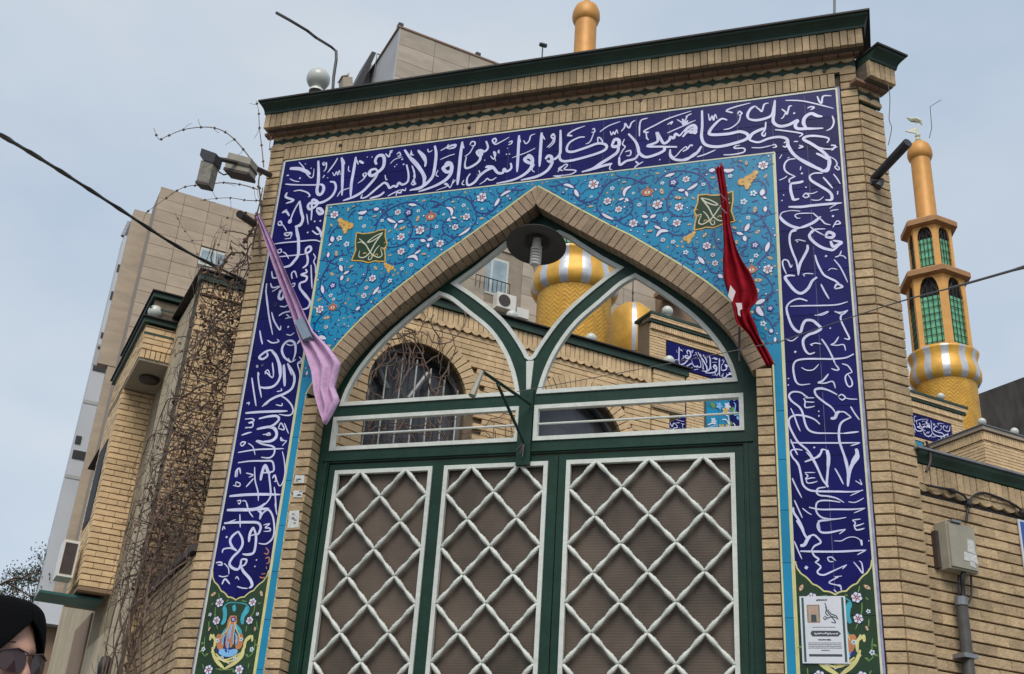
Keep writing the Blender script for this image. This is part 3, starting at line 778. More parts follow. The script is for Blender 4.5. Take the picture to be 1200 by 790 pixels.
s6 -91,4304 -62,4294 -16,4290
s8 -62,4242 -42,4197 -14,4147
s8 -433,4254 -412,4196 -398,4143 -380,4090
s11 -257,4132 -289,4167 -341,4192 -402,4203 -443,4183 -448,4139 -427,4078 -397,4018 -340,3957 -304,3890 -280,3832
s9 -444,4017 -350,4010 -218,4003 -120,3998 -20,3995
s7 -23,3993 -79,3976
s8 -443,4039 -425,3983 -404,3931
d12 -300,3977
s8 -373,3962 -412,3971 -443,3962 -444,3933 -416,3888 -395,3837
s11 -363,3884 -330,3895 -289,3911 -261,3939 -254,3960 -228,3957
s15 -224,3957 -217,3908 -225,3829
s15 -48,3957 -44,3921 -69,3879 -86,3823
s12 -219,3942 -219,3885 -227,3814 -238,3730 -229,3712
s11 -229,3715 -259,3759 -287,3838 -317,3904 -351,3949
s11 -258,3944 -276,3916 -310,3903 -357,3884
s11 -447,3953 -435,3916 -404,3872 -391,3807 -381,3735 -347,3699 -295,3688 -186,3682 -90,3677 -26,3683
s6 -26,3687 -104,3651
s10 -128,3938 -116,3866 -108,3795 -116,3718
s15 -44,3934 -43,3898 -79,3850 -101,3794 -113,3711
d8 -411,3944
s5 -367,3813 -302,3810
s7 -364,3806 -349,3791 -363,3770 -330,3776 -304,3775
s7 -360,3766 -354,3745 -325,3744 -292,3753
s8 -183,3833 -160,3783 -138,3726
s6 -66,3747 -42,3729 -30,3722 -40,3757
s8 -445,3780 -427,3730 -392,3648
s9 -245,3712 -288,3707 -302,3683 -284,3661 -233,3653 -182,3637 -142,3609
s9 -164,3612 -221,3624 -279,3626 -306,3607 -309,3558 -285,3523 -241,3508 -190,3507 -135,3515
s11 -190,3507 -248,3501 -293,3496 -307,3462 -290,3428 -246,3423 -194,3432 -143,3441
s6 -143,3441 -183,3412
s9 -352,3587 -289,3571 -193,3568 -97,3565 -21,3570
s6 -21,3570 -89,3541
s6 -116,3614 -75,3609 -23,3635
s7 -438,3635 -418,3582 -395,3519
s6 -392,3582 -361,3553 -339,3538
s12 -447,3590 -445,3556 -421,3513 -398,3458 -387,3410
s6 -102,3497 -51,3503
s7 -99,3494 -84,3480 -92,3460 -60,3466 -34,3475
s8 -92,3456 -81,3436 -55,3438 -33,3445
s12 -431,3505 -404,3457 -384,3408 -369,3388
s14 -416,3345 -390,3351 -369,3388 -349,3408
s10 -369,3394 -336,3411 -311,3393 -294,3362 -333,3340 -354,3307
s10 -348,3307 -336,3280 -312,3259 -335,3240
s9 -335,3243 -302,3213 -322,3187 -317,3170 -286,3163 -234,3185 -151,3223
s6 -151,3223 -178,3197
s11 -418,3311 -303,3306 -177,3304 -33,3310
s6 -33,3310 -88,3281
s7 -450,3373 -430,3315 -410,3261
d17 -387,3209
s6 -261,3268 -236,3271 -212,3247
s6 -261,3268 -250,3245 -225,3244
s7 -110,3239 -84,3202 -62,3170 -64,3228 -78,3245
s5 -214,3371 -173,3370 -134,3389 -96,3391 -66,3374 -59,3337
s10 -57,3374 -56,3337
d8 -14,3366
s6 -183,3155 -224,3149 -205,3149 -260,3117 -215,3100 -191,3087
s8 -215,3100 -196,3097 -192,3068
s6 -235,3074 -217,3055
s5 -302,3502 -295,3460 -296,3433
s12 -4277,6328 -4315,6228 -4337,6117
s17 -4277,6328 -4245,6220 -4220,6154 -4227,6104 -4272,6078
s17 -4267,6078 -4234,5962
s13 -4349,6191 -4381,6236 -4410,6235 -4379,6257
s23 -4333,6158 -4337,6117
s8 -4192,6192 -4161,6086
d13 -4107,6110
d13 -4057,6109
d13 -4154,6011
s12 -4444,6140 -4420,6148 -4405,6115 -4429,6113 -4443,6135
s8 -4407,6125 -4370,6080 -4350,6047
s10 -4371,6029 -4302,6026 -4304,5975
s11 -4118,6025 -4064,5983 -4038,6000
s14 -4084,6056 -4038,6000 -4025,5948
s11 -4424,6231 -4405,6234
s16 -4219,6121 -4233,6087 -4281,6083
s18 -4270,6076 -4237,5991 -4218,5898 -4208,5806 -4237,5750 -4270,5714 -4336,5706
s11 -4442,5935 -4365,5939 -4219,5935 -4084,5931 -4018,5905
s9 -4392,5811 -4276,5809 -4142,5809
s14 -4142,5809 -4145,5859 -4114,5876 -4099,5844 -4124,5817 -4135,5828
s13 -4132,5808 -4114,5756 -4116,5707 -4150,5681
s11 -4369,6021 -4336,6002 -4302,6029 -4303,5978
s9 -4403,5873 -4375,5880 -4365,5854 -4388,5846 -4402,5868
s8 -4351,5852 -4318,5828 -4286,5780
s7 -4356,5974 -4298,5972
s9 -4074,5807 -4050,5769 -4058,5731 -4038,5689 -4027,5620
s10 -4078,5703 -4055,5583 -4035,5485
s11 -4423,5680 -4398,5618 -4341,5622
s10 -4226,5591 -4239,5641 -4213,5658 -4184,5597
s11 -4414,5571 -4388,5529 -4326,5533 -4386,5490
s8 -4223,5542 -4196,5549 -4201,5520 -4240,5529
s13 -4120,5668 -4105,5637 -4150,5622 -4099,5598 -4103,5559 -4148,5544 -4140,5495 -4083,5432 -4036,5370 -4038,5323
s14 -4302,5501 -4321,5445 -4287,5413 -4278,5470 -4302,5501
d17 -4341,5378
s10 -4449,5574 -4440,5495 -4406,5357
s9 -4410,5714 -4375,5710
s9 -4386,5493 -4359,5505
s12 -4447,5513 -4411,5394 -4377,5276 -4315,5105
s15 -4315,5501 -4318,5433 -4287,5416 -4275,5458 -4296,5499
s13 -4137,5483 -4080,5420 -4035,5368 -4046,5317 -4091,5307
d17 -4342,5378
s9 -4295,5354 -4247,5345 -4213,5370
s11 -4290,5268 -4247,5293 -4174,5300
s8 -4229,5239 -4165,5247
s8 -4226,5276 -4194,5250
s11 -4359,5307 -4321,5223 -4260,5143 -4257,5180
d14 -4191,5163
s8 -4197,5100 -4158,5088 -4129,5108
s13 -4076,5127 -4061,5061 -4090,5008
s10 -4354,5062 -4307,5035 -4252,5040 -4270,5064
s11 -4436,5153 -4415,5090 -4390,5028
s13 -4120,4855 -4183,4906 -4213,4972 -4194,5026 -4150,5041 -4108,5010 -4092,4935 -4103,4863
s7 -4183,5016 -4143,4999 -4108,5010
s16 -4306,4975 -4249,4911 -4213,4835 -4195,4752
s13 -4306,4975 -4351,4964 -4400,4922 -4368,4901 -4330,4926 -4341,4959
d14 -4405,4845
d14 -4359,4850
s9 -4277,4858 -4246,4756
s11 -4146,4848 -4093,4745
s9 -4173,4841 -4162,4750
s8 -4054,4896 -4031,4867 -4059,4842 -4036,4786 -4024,4740
s8 -4330,4789 -4305,4805 -4278,4758
s8 -4386,4793 -4372,4765
s14 -4246,4899 -4208,4842 -4190,4759 -4202,4697 -4242,4660 -4305,4655 -4353,4667
s11 -4389,4792 -4364,4699 -4319,4576
s11 -4433,4749 -4391,4621 -4352,4507
s14 -4145,4846 -4087,4770 -4063,4706 -4074,4635 -4131,4595 -4200,4573 -4258,4541 -4301,4500
s16 -4176,4840 -4156,4748 -4137,4657
s9 -4277,4865 -4255,4791 -4255,4737 -4319,4787 -4320,4769
d13 -4402,4838
d13 -4358,4851
s8 -4148,4892 -4115,4858 -4077,4877
s8 -4032,4883 -4031,4847 -4056,4831 -4026,4757 -4013,4649
s8 -4166,4641 -4158,4623 -4198,4617
s8 -4137,4520 -4137,4499 -4189,4511
s16 -4289,4512 -4249,4545
s11 -4155,4579 -4105,4549 -4051,4493 -4034,4440 -4065,4416 -4148,4430
s13 -4435,4457 -4325,4459 -4189,4456 -4080,4452
s8 -4440,4535 -4418,4542 -4419,4520
s9 -4430,4407 -4371,4408 -4349,4389 -4392,4374 -4355,4372 -4358,4337 -4413,4341
s13 -4311,4404 -4236,4417 -4164,4417 -4141,4386 -4179,4345 -4230,4330 -4314,4318
s15 -4221,4330 -4165,4318 -4139,4265 -4167,4224 -4219,4214
s8 -4230,4274 -4205,4286 -4193,4268 -4228,4266
s9 -4134,4316 -4119,4359 -4083,4305 -4134,4316
s8 -4091,4357 -4041,4269
s8 -4104,4247 -4078,4220 -4050,4214
s9 -4434,4277 -4395,4292 -4351,4298
s9 -4306,4223 -4218,4210
s14 -4313,4320 -4256,4330 -4194,4335
s15 -4184,4326 -4146,4290 -4143,4243 -4183,4219 -4246,4218
s12 -4302,4229 -4246,4218
s12 -4300,4221 -4242,4197 -4168,4180 -4137,4157 -4138,4111 -4170,4087 -4238,4095
s7 -4256,4274 -4211,4276 -4195,4284
s10 -4433,4206 -4418,4223 -4390,4217 -4412,4192 -4429,4206
s7 -4366,4211 -4320,4179 -4290,4114
s10 -4439,4142 -4298,4157 -4164,4156 -4061,4154
s12 -4424,4061 -4327,4069 -4219,4066 -4147,4061 -4124,4027 -4117,3985 -4148,3962 -4122,3862 -4109,3788 -4143,3732 -4184,3714
s16 -4210,3915 -4210,3964 -4195,4030 -4160,3979 -4148,3962
s9 -4212,3973 -4150,3974
s12 -4425,3948 -4426,3998 -4402,4014 -4385,3971
s8 -4412,3948 -4414,4006
s9 -4278,4021 -4255,3916 -4218,3833 -4200,3759
s8 -4341,3978 -4280,3959 -4313,3943
s10 -4271,3933 -4296,3901 -4322,3869
s8 -4071,4133 -4041,4056 -4020,3956 -4030,3883 -4054,3871 -4085,3926
s11 -4116,3927 -4102,3951 -4082,3909 -4098,3902
s8 -4103,4245 -4094,4219 -4068,4217
s7 -4078,4176 -4045,4216
s8 -4431,3886 -4380,3876 -4375,3896 -4409,3910 -4408,3881
s14 -4447,3804 -4324,3810 -4192,3809 -4029,3801
s9 -4091,3861 -4071,3795 -4042,3673
s8 -4377,3765 -4347,3768 -4351,3743 -4366,3752
s7 -4333,3763 -4306,3762 -4276,3717
s14 -4444,3698 -4303,3697 -4189,3698 -4103,3699
s8 -4637,4360 -4637,4359
s9 -4433,4279 -4359,4297
s7 -4416,4335 -4358,4340
s17 -4447,3699 -4354,3698 -4240,3696 -4181,3709 -4143,3740
s13 -4196,3693 -4165,3668 -4165,3620
s12 -4165,3620 -4148,3667 -4108,3690 -4065,3641 -4037,3553 -4038,3482 -4082,3440 -4143,3445
s8 -4297,3745 -4259,3679 -4220,3638
d9 -4355,3740
s13 -4450,3600 -4363,3603 -4249,3602 -4178,3596 -4147,3564 -4156,3516 -4180,3509
s9 -4335,3665 -4312,3564
s8 -4433,3600 -4358,3626
s8 -4454,3548 -4450,3576 -4433,3555
d13 -4410,3497
s13 -4207,3565 -4174,3501 -4165,3422 -4173,3376 -4214,3365 -4258,3370
s14 -4207,3565 -4225,3518 -4222,3455
s8 -4218,3502 -4176,3513
s9 -4128,3579 -4081,3586 -4111,3559 -4076,3554 -4068,3534 -4119,3531
s13 -4324,3537 -4285,3488 -4271,3440 -4289,3394 -4332,3348 -4349,3301 -4317,3270 -4273,3261 -4258,3300 -4258,3323
s13 -4324,3537 -4362,3506 -4376,3467 -4345,3418 -4306,3394
s10 -4306,3394 -4362,3415 -4418,3408 -4421,3381
s12 -4263,3300 -4255,3331 -4216,3326 -4227,3291 -4260,3284
s14 -4255,3284 -4227,3245 -4166,3191 -4140,3145 -4162,3126
d11 -4139,3325
d11 -4143,3279
s10 -4460,3311 -4421,3314 -4408,3295 -4443,3295
s7 -4393,3306 -4352,3270 -4339,3224
s7 -4419,3217 -4383,3209 -4341,3216
s11 -4381,3155 -4363,3193 -4317,3155
s7 -4281,3192 -4271,3208 -4250,3184
s7 -4258,3139 -4213,3127 -4170,3124
s9 -4064,3737 -4032,3648"""
ORANGE="""s7 -4082,3413 -4056,3389 -4061,3366 -4088,3374
s8 -4072,3335 -4044,3342 -4038,3307 -4057,3296
s6 -4054,3277 -4046,3258
s6 -4082,3224 -4049,3226
s8 -4092,3205 -4074,3197 -4040,3201"""
strokes=parse(SCRIPT)
def script(name,F,st_,m,parent,mapf=lambda p:p,sc_=1,d0=.0024,wmul=1.0):
    mb=MB()
    for i,(k,wv,pts) in enumerate(st_):
        d=d0+(i%7)*.0002; P_=[mapf(p) for p in pts]; wv*=wmul*(1.45 if wv>.0125 else 1.15)
        if len(P_)==1 or k=='d':
            x,z=P_[0]; r=wv*sc_*.52
            for x,z in P_[:1]: poly(mb,F,[(x-r,z-r*.15),(x+r*.1,z-r),(x+r,z+r*.15),(x-r*.1,z+r)],d)
        else: ribbon(mb,F,P_,wv*sc_,d)
    return mk(name,mb,m,parent,WL[parent.name],fixn=False,kind='stuff')
script('calligraphy',G,strokes,'glaze_white',portal)
script('calligraphy_signature',G,parse(ORANGE),'glaze_orange',portal)
# scalloped curtain edge between blue script and green floral tiles
def curtain(mirror):
    f=(lambda p:[(2*C0-x,z) for x,z in p]) if mirror else (lambda p:p)
    cx=(XR+IR)/2; h=(XR-IR)/2-.012
    edge=[]
    for k in range(25):
        t=k/24; x=t*h; base=3.045+.165*(t**1.7); edge.append((x,base+.010*abs(math.sin(t*math.pi*3.5))))
    full=[(cx-x,z) for x,z in edge[::-1]]+[(cx+x,z) for x,z in edge[1:]]
    full[0]=(full[0][0],3.25); full[-1]=(full[-1][0],3.25)
    # green print above the blue/green tile joint, blue below it
    zj=6.25-.333*10
    mb=MB()
    up=[p for p in full]; g=f([(full[0][0],zj)]+up+[(full[-1][0],zj)])
    for a,b in zip(full,full[1:]):
        q=f([(a[0],zj+.001),(b[0],zj+.001),(b[0],b[1]),(a[0],a[1])]); poly(mb,G,q,.0008)
    mk('curtain_print',mb,'tile_green',portal,WL[portal.name],fixn=False)
    mb=MB(); ribbon(mb,G,f(full),.009,.0018,0,taper=False); mk('curtain_outline',mb,'glaze_yellow',portal,WL[portal.name],fixn=False)
curtain(False); curtain(True)
# ---- floral prints
PM=['glaze_navy','glaze_pure','glaze_orange','glaze_red','glaze_gold','glaze_yellow','glaze_aqua','glaze_leaf','glaze_sky','tile_turquoise','glaze_white','glaze_cream','tile_green','stone_brown']
NV,WH,OR,RD,GD,YL,AQ,LF,SK,TQ,LW,CR,TG,BR=range(14)
placed=[]
def flower(mb,k,x,z,r,f,inv=1):
    # f maps (x,z) for mirroring
    if any(math.hypot(x-a,z-b)<.035 for a,b in placed): return
    placed.append((x,z)); dd=.0016*(len(placed)%3)
    def P(pts,d,mi): poly(mb,G,f(pts),d+dd,mi)
    if k=='F':
        P(star(x,z,r*1.12,8,.7),.0022,NV); 
        for i in range(6):
            g=i*math.pi/3+.3; P(disc(x+r*.66*math.cos(g),z+r*.66*math.sin(g),r*.36,8),.0026+i*.00005,WH)
        for i in range(6):
            g=i*math.pi/3+.8; P(disc(x+r*.52*math.cos(g),z+r*.52*math.sin(g),r*.15,6),.0031,RD if i%2 else NV)
        P(disc(x,z,r*.28,8),.0033,RD); P(disc(x,z,r*.12,6),.0036,WH)
    elif k=='B':
        P(star(x,z,r,5,.72),.0022,NV); P(star(x,z,r*.55,5,.5),.0027,LW); P(disc(x,z,r*.16,6),.0031,NV)
    elif k=='S':
        P(star(x,z,r,5,.55),.0022,WH); P(disc(x,z,r*.4,7),.0027,AQ); P(disc(x,z,r*.2,6),.0031,NV)
    elif k in 'OG':
        a=(x*37+z*91)%3.14 if k=='O' else 0; c,s=math.cos(a),math.sin(a)
        def al(q): 
            o=[]
            for i in range(12):
                g=2*math.pi*i/12; u=q*math.cos(g)*1.0; v=q*math.sin(g)*.5*abs(math.sin(g))**.3; o.append((x+u*c-v*s,z+u*s+v*c))
            return o
        P(al(r*1.15),.0022,OR if k=='O' else GD); P(al(r*.8),.0027,CR); P(disc(x,z,r*.3,7),.0031,BR)
    elif k=='P':
        t=[(x-r,z-r*.1),(x-r*.8,z+r*.35),(x-r*.3,z+r*.5),(x,z+r*1.15),(x+r*.3,z+r*.5),(x+r*.8,z+r*.35),(x+r,z-r*.1),(x+r*.6,z-r*.7),(x,z-r*.85),(x-r*.6,z-r*.7)]
        P(t,.0022,OR); t2=[(x+(a-x)*.8,z+(b-z)*.8) for a,b in t]; P(t2,.0026,RD); P([(x+(a-x)*.5,z-r*.1+(b-z)*.5) for a,b in t],.003,CR); P([(x-r*.1,z-r*.4),(x+r*.1,z-r*.4),(x+r*.08,z+r*.3),(x-r*.08,z+r*.3)],.0033,RD)
    elif k=='T':
        r*=1.35
        for (a,b,q) in ((-.5,-.1,.42),(.0,-.45,.36),(.1,.1,.5),(.45,.35,.4),(.75,.75,.3),(-.05,-.8,.22)):
            P(disc(x+a*r,z+b*r,q*r,8),.0022+.0001*q,OR); P(disc(x+a*r,z+b*r,q*r*.85,8),.0027+.0001*q,GD); P(disc(x+a*r+.08*r,z+b*r,q*r*.30,7),.0032,CR if q<.4 else OR)
def ornament(txt,name,f,FS_=.98):
    mb=MB(); placed.clear()
    for (k,wv,pts) in parse(txt):
        P_=f(pts)
        if k=='n': ribbon(mb,G,P_,wv*1.35,.0014,NV,ends=(.8,.5))
        elif k=='l': ribbon(mb,G,P_,wv*2.5,.0017,NV,leaf=True); ribbon(mb,G,P_,wv*1.35,.0025,WH,leaf=True)
        elif k in 'cauybs' and len(P_)>1:
            mi={'c':AQ,'a':SK if wv<.02 else AQ,'u':OR,'y':YL,'b':NV,'s':LF}[k]; ribbon(mb,G,P_,wv*1.1,{'c':.0014,'a':.0018,'u':.0024,'y':.003,'b':.0027,'s':.0014}[k],mi)
        elif k=='d' : ribbon(mb,G,P_,wv,.0029,SK)
        elif k=='A': poly(mb,G,[(x,z) for x,z in disc(P_[0][0],P_[0][1],wv*.5,8)],.0022,OR)
        elif len(pts)==1: flower(mb,k,pts[0][0],pts[0][1],wv*FS_,f)
    # tiny leaves along the navy vines
    rr=random.Random(3)
    for (k,wv,pts) in parse(txt):
        if k in 'ns' and len(pts)>3:
            S=smoothpts(pts,3)
            for i in range(2,len(S)-1,3):
                a=rr.choice((-1,1)); tx,tz=S[i+1][0]-S[i][0],S[i+1][1]-S[i][1]; l=math.hypot(tx,tz) or 1; nx,nz=-tz/l*a,tx/l*a
                x,z=S[i]; q=[(x,z),(x+nx*.012+tx/l*.012,z+nz*.012+tz/l*.012),(x+nx*.030+tx/l*.012,z+nz*.030+tz/l*.012),(x+nx*.018-tx/l*.002,z+nz*.018-tz/l*.002)]
                poly(mb,G,f(q),.0013,NV if k=='n' else LF)
    if FS_>.9:
        # small filler buds and leaf sprigs between the vines
        segs=[]
        for (k,wv,pts) in parse(txt):
            if k in 'nl' and len(pts)>1: segs+=[q for q in smoothpts(pts,4)]
        got=[]; rr=random.Random(8)
        for i in range(5200):
            x=rr.uniform(C0+.03,IR-.02); z=rr.uniform(4.7,6.235)
            if z<arch(x-C0)+.03: continue
            if any(math.hypot(x-a,z-b)<.046 for a,b in placed) or any(math.hypot(x-a,z-b)<.021 for a,b in segs) or any(math.hypot(x-a,z-b)<.033 for a,b in got): continue
            if abs(x-(C0*2+3.85))<.16 and abs(z-5.99)<.14: continue
            got.append((x,z)); g=rr.uniform(0,6.28); c,s=math.cos(g),math.sin(g); r=rr.uniform(.010,.016); t=rr.random()
            if t<.42:
                a=rr.choice((-1,1)); q=[(x-.03*c,z-.03*s),(x-.012*c-a*.012*s,z-.012*s+a*.012*c),(x+.012*c-a*.010*s,z+.012*s+a*.010*c),(x+.026*c+a*.004*s,z+.026*s-a*.004*c),(x+.022*c+a*.014*s,z+.022*s-a*.014*c)]
                ribbon(mb,G,f(q),.0062,.0013,NV,leaf=True)
            elif t<.62:
                for a in (-.7,0,.7):
                    c2,s2=math.cos(g+a),math.sin(g+a); poly(mb,G,f([(x,z),(x+r*.7*c2-r*.25*s2,z+r*.7*s2+r*.25*c2),(x+r*1.5*c2,z+r*1.5*s2),(x+r*.7*c2+r*.25*s2,z+r*.7*s2-r*.25*c2)]),.0015+.0002*a,NV)
            elif t<.8:
                poly(mb,G,f(disc(x,z,r*.8,7)),.0016,NV); poly(mb,G,f(disc(x,z,r*.5,6)),.0021,WH if rr.random()<.6 else SK)
            else:
                poly(mb,G,f([(x-r*c,z-r*s),(x-r*.5*s,z+r*.5*c),(x+r*c,z+r*s),(x+r*.5*s,z-r*.5*c)]),.0016,OR if rr.random()<.6 else GD)
    return mk(name,mb,PM,portal,WL[portal.name],fixn=False,kind='stuff')
ident=lambda p:list(p); flip=lambda p:[(2*C0-x,z) for x,z in p]
ORN="""n9 -2127,6181 -2080,6187 -2033,6192 -1985,6190 -1943,6153 -1935,6113 -1933,6074 -1905,6032 -1857,6007 -1805,6012 -1759,6036 -1734,6079 -1702,6136 -1644,6175 -1585,6190 -1519,6177 -1466,6147 -1420,6106
n7 -1759,6036 -1767,5969 -1749,5913 -1701,5855 -1623,5823 -1558,5837 -1507,5876 -1492,5934 -1509,5981 -1535,6007
n6 -1623,5823 -1583,5796 -1538,5764 -1454,5751 -1390,5743
n6 -1898,6031 -1857,5995 -1823,5976
n6 -1684,6196 -1709,6160 -1722,6116
n6 -1420,6144 -1472,6128 -1511,6111
n6 -1626,5958 -1594,5984 -1561,5995
l16 -2029,6186 -1991,6175 -1950,6146
l19 -1939,6129 -1927,6097 -1909,6063
l18 -1508,6102 -1543,6084 -1559,6056 -1558,6018
l15 -1722,5891 -1689,5861 -1636,5828
l14 -1600,5993 -1561,6003
l15 -1548,6001 -1528,5972
F43 -1796,6156
F32 -1685,5992
F34 -1486,5777
F28 -1599,5910
B17 -2029,6114
S19 -1652,6103
S18 -1444,5931
S13 -1809,6047
S13 -1490,6039
G17 -1810,5963
G14 -1561,6144
S12 -2007,6142
n9 -2148,6192 -2107,6179
n6 -2092,6157 -2064,6138
n8 -1334,6102 -1286,6152 -1230,6183 -1158,6192 -1070,6170 -992,6126 -945,6068 -927,5991 -931,5954
n8 -936,6161 -984,6139 -1008,6095 -1016,6059 -1071,6019 -1135,6018 -1198,6027 -1222,5992 -1242,5939 -1230,5863 -1182,5811 -1120,5790 -1042,5794
n8 -1393,5968 -1393,5902 -1388,5846 -1380,5808
n8 -1372,5825 -1309,5845 -1261,5848 -1237,5845
n8 -1364,5787 -1308,5753 -1276,5713 -1229,5671 -1182,5643 -1120,5631
n7 -1403,5718 -1395,5754 -1380,5780
n8 -1448,6146 -1399,6110
n8 -1448,6146 -1408,6169 -1367,6178
l17 -1254,6153 -1182,6171
l17 -1158,6021 -1111,6015
l17 -1091,6013 -1048,6035 -1016,6059
l15 -1103,6005 -1088,5956
l19 -1424,5832 -1380,5817
l19 -1364,5810 -1320,5828
l17 -1388,5790 -1391,5754
l15 -1332,5737 -1284,5704
l19 -1315,5644 -1284,5686 -1229,5680
P48 -1386,6037
F39 -1309,5915
F34 -1152,5876
F34 -1487,5775
F32 -1168,5741
B39 -1192,6092
F28 -1099,6108
S23 -1445,5930
S17 -1274,6098
S17 -973,6044
S19 -1253,5783
O26 -1278,6026
O26 -1158,5954
O16 -1311,6189
O15 -1048,5937
O19 -1363,5696
O15 -1077,5718
F18 -1268,5610
S18 -1194,5585
T37 -1082,5608
n7 -1046,6195 -999,6189
n6 -1072,5871 -1041,5858
n9 -966,6145 -919,6167 -872,6165 -810,6152 -747,6152
l22 -931,6159 -887,6163
l22 -825,6154 -794,6140 -751,6144
n8 -731,6178 -693,6154 -671,6104
n7 -620,6023 -574,6021 -538,5984 -528,5919 -556,5877
l25 -550,5949 -563,5896
l13 -552,5886 -530,5865
n6 -711,5761 -650,5762 -599,5738 -562,5698 -535,5632 -522,5578
n7 -521,5809 -531,5748 -570,5708 -630,5679 -669,5640 -700,5599
l18 -540,5803 -542,5758
l21 -657,5674 -685,5615
n7 -528,6038 -508,5971
n7 -633,5851 -587,5863
F38 -543,6152
O19 -661,6187
O18 -529,6057
T59 -658,6037
S27 -619,5922
S27 -689,5862
S18 -661,5723
S19 -780,6091
S19 -820,6013
O25 -612,5785
O18 -759,5650
O21 -599,5600
O17 -904,6094
n7 -723,6210 -684,6191
n5 -701,5841 -706,5796
n7 -896,5647 -901,5585 -883,5521 -846,5469
n7 -1057,5568 -1050,5496 -1013,5439 -960,5372 -931,5317 -872,5285 -828,5220
n8 -563,5679 -528,5621 -509,5540 -519,5463 -558,5398 -619,5336
n7 -783,5607 -745,5616 -700,5589 -672,5541 -681,5481 -719,5450
n7 -606,5274 -549,5226 -516,5155 -525,5106 -569,5069
l19 -525,5507 -549,5432
l16 -745,5612 -700,5589
l19 -693,5579 -687,5534
l19 -1017,5444 -975,5382
l19 -879,5286 -850,5257
l19 -570,5061 -628,5037
F31 -955,5525
F24 -900,5379
F18 -914,5446
S21 -1104,5488
S15 -1025,5401
O21 -969,5615
O18 -747,5532
F27 -599,5599
B36 -620,5496
S19 -616,5409
S16 -647,5371
O19 -522,5381
F35 -540,5293
P40 -649,5305
O27 -608,5215
F17 -618,5132
n7 -1127,5487 -1081,5437 -1036,5424
n5 -667,5436 -676,5402
n5 -676,5666 -638,5670
n7 -513,5119 -529,5079 -565,5058 -595,5035
n7 -591,4944 -549,4900 -523,4841 -521,4792
l20 -569,5058 -631,5031
l25 -614,5012 -611,4979 -584,4936
l17 -538,4834 -532,4805
l13 -512,4771 -513,4735
B26 -535,4989
S23 -586,4879
G18 -663,4970
O12 -569,4837
n5 -531,4914 -517,4921"""
GRN="""c7 -4236,3025 -4296,3026 -4334,3003 -4337,2973 -4311,2928 -4318,2876
c7 -4236,3025 -4176,3017 -4137,2987 -4147,2950 -4184,2928 -4168,2883
c19 -4316,2973 -4308,2913
c19 -4160,2980 -4184,2928
a24 -4259,3010 -4246,2965
A47 -4239,2906
a20 -4252,2884 -4299,2825 -4323,2773
a20 -4235,2884 -4174,2825 -4171,2766
u31 -4341,2781 -4317,2744
u31 -4182,2781 -4193,2752
b31 -4337,2715 -4280,2679 -4220,2672 -4175,2701
b16 -4256,2773 -4243,2708
B24 -4244,2910
d11 -4318,2704 -4241,2694 -4176,2705
d9 -4255,2766 -4245,2672
y16 -4398,2810 -4398,2766
y11 -4381,2810 -4354,2759
y14 -4372,2722 -4352,2664 -4309,2614 -4248,2578
y14 -4130,2723 -4144,2665 -4185,2622 -4248,2578
y11 -4375,2693 -4324,2650 -4263,2636 -4207,2650 -4140,2687
y15 -4078,2803 -4070,2759
y11 -4086,2803 -4123,2774 -4130,2723
F37 -4373,3026
F33 -4117,3028
F33 -4374,2902
F31 -4114,2902
F37 -4371,2570
F37 -4135,2572
S20 -4437,2707
S20 -4065,2709
S16 -4433,2944
S16 -4062,2946
s6 -4424,3026 -4438,3011
s6 -4401,2996 -4392,2929 -4353,2839
s6 -4094,3009 -4098,2957 -4117,2928
s6 -4132,2869 -4132,2825
s6 -4433,2899 -4428,2854
s6 -4062,2898 -4047,2839
s6 -4445,2788 -4438,2736 -4441,2685 -4409,2656
s6 -4052,2774 -4047,2723 -4056,2680 -4092,2651
s6 -4309,3048 -4323,3033
s6 -4205,3040 -4162,3032
s6 -4318,2578 -4267,2571 -4217,2572 -4177,2579
s6 -4424,2606 -4410,2577
s6 -4069,2616 -4071,2580
s6 -4395,3094 -4383,3056
s6 -4051,3024 -4075,3016
O24 -4436,3087
O24 -4058,3087
O17 -4418,2845
O17 -4065,2845
u66 -4249,2936 -4250,2876 -4253,2803 -4239,2708
u49 -4326,2810 -4326,2766 -4298,2708
u48 -4179,2810 -4167,2766 -4173,2708
d46 -4312,2697 -4238,2679 -4171,2697
b47 -4256,2752 -4243,2686
b17 -4291,2697 -4243,2708 -4191,2697
d14 -4250,2876 -4253,2825 -4248,2773
d13 -4292,2810 -4298,2773 -4295,2737
d12 -4210,2817 -4195,2781 -4191,2737
y15 -4365,2707 -4337,2650 -4286,2607 -4249,2575
y15 -4124,2712 -4130,2658 -4179,2611 -4249,2575
y17 -4401,2803 -4361,2773 -4356,2707
y17 -4081,2796 -4120,2759 -4119,2709
y12 -4338,2679 -4261,2628 -4196,2633 -4138,2680
c27 -4332,2999 -4319,2958 -4314,2906 -4331,2876
c27 -4155,2998 -4161,2957 -4175,2920 -4166,2876
S17 -4282,2650
S17 -4181,2643
S15 -4227,2622
y7 -4263,2898 -4277,2839 -4305,2810 -4319,2773
y7 -4234,2898 -4206,2839 -4178,2803 -4163,2766
d7 -4238,2876 -4266,2825 -4266,2737
d7 -4225,2876 -4221,2810 -4211,2737
s7 -4323,2795 -4306,2751 -4317,2722
b8 -4299,2825 -4284,2788 -4281,2737
b8 -4199,2825 -4199,2788 -4182,2737
S19 -4339,2766
S19 -4156,2774
O17 -4257,2607
O17 -4323,2642
O17 -4188,2636"""
ornament(ORN,'floral_print',ident); ornament(ORN,'floral_print',flip)
ornament(GRN,'vase_print',ident,.85); ornament(GRN,'vase_print',flip,.85)
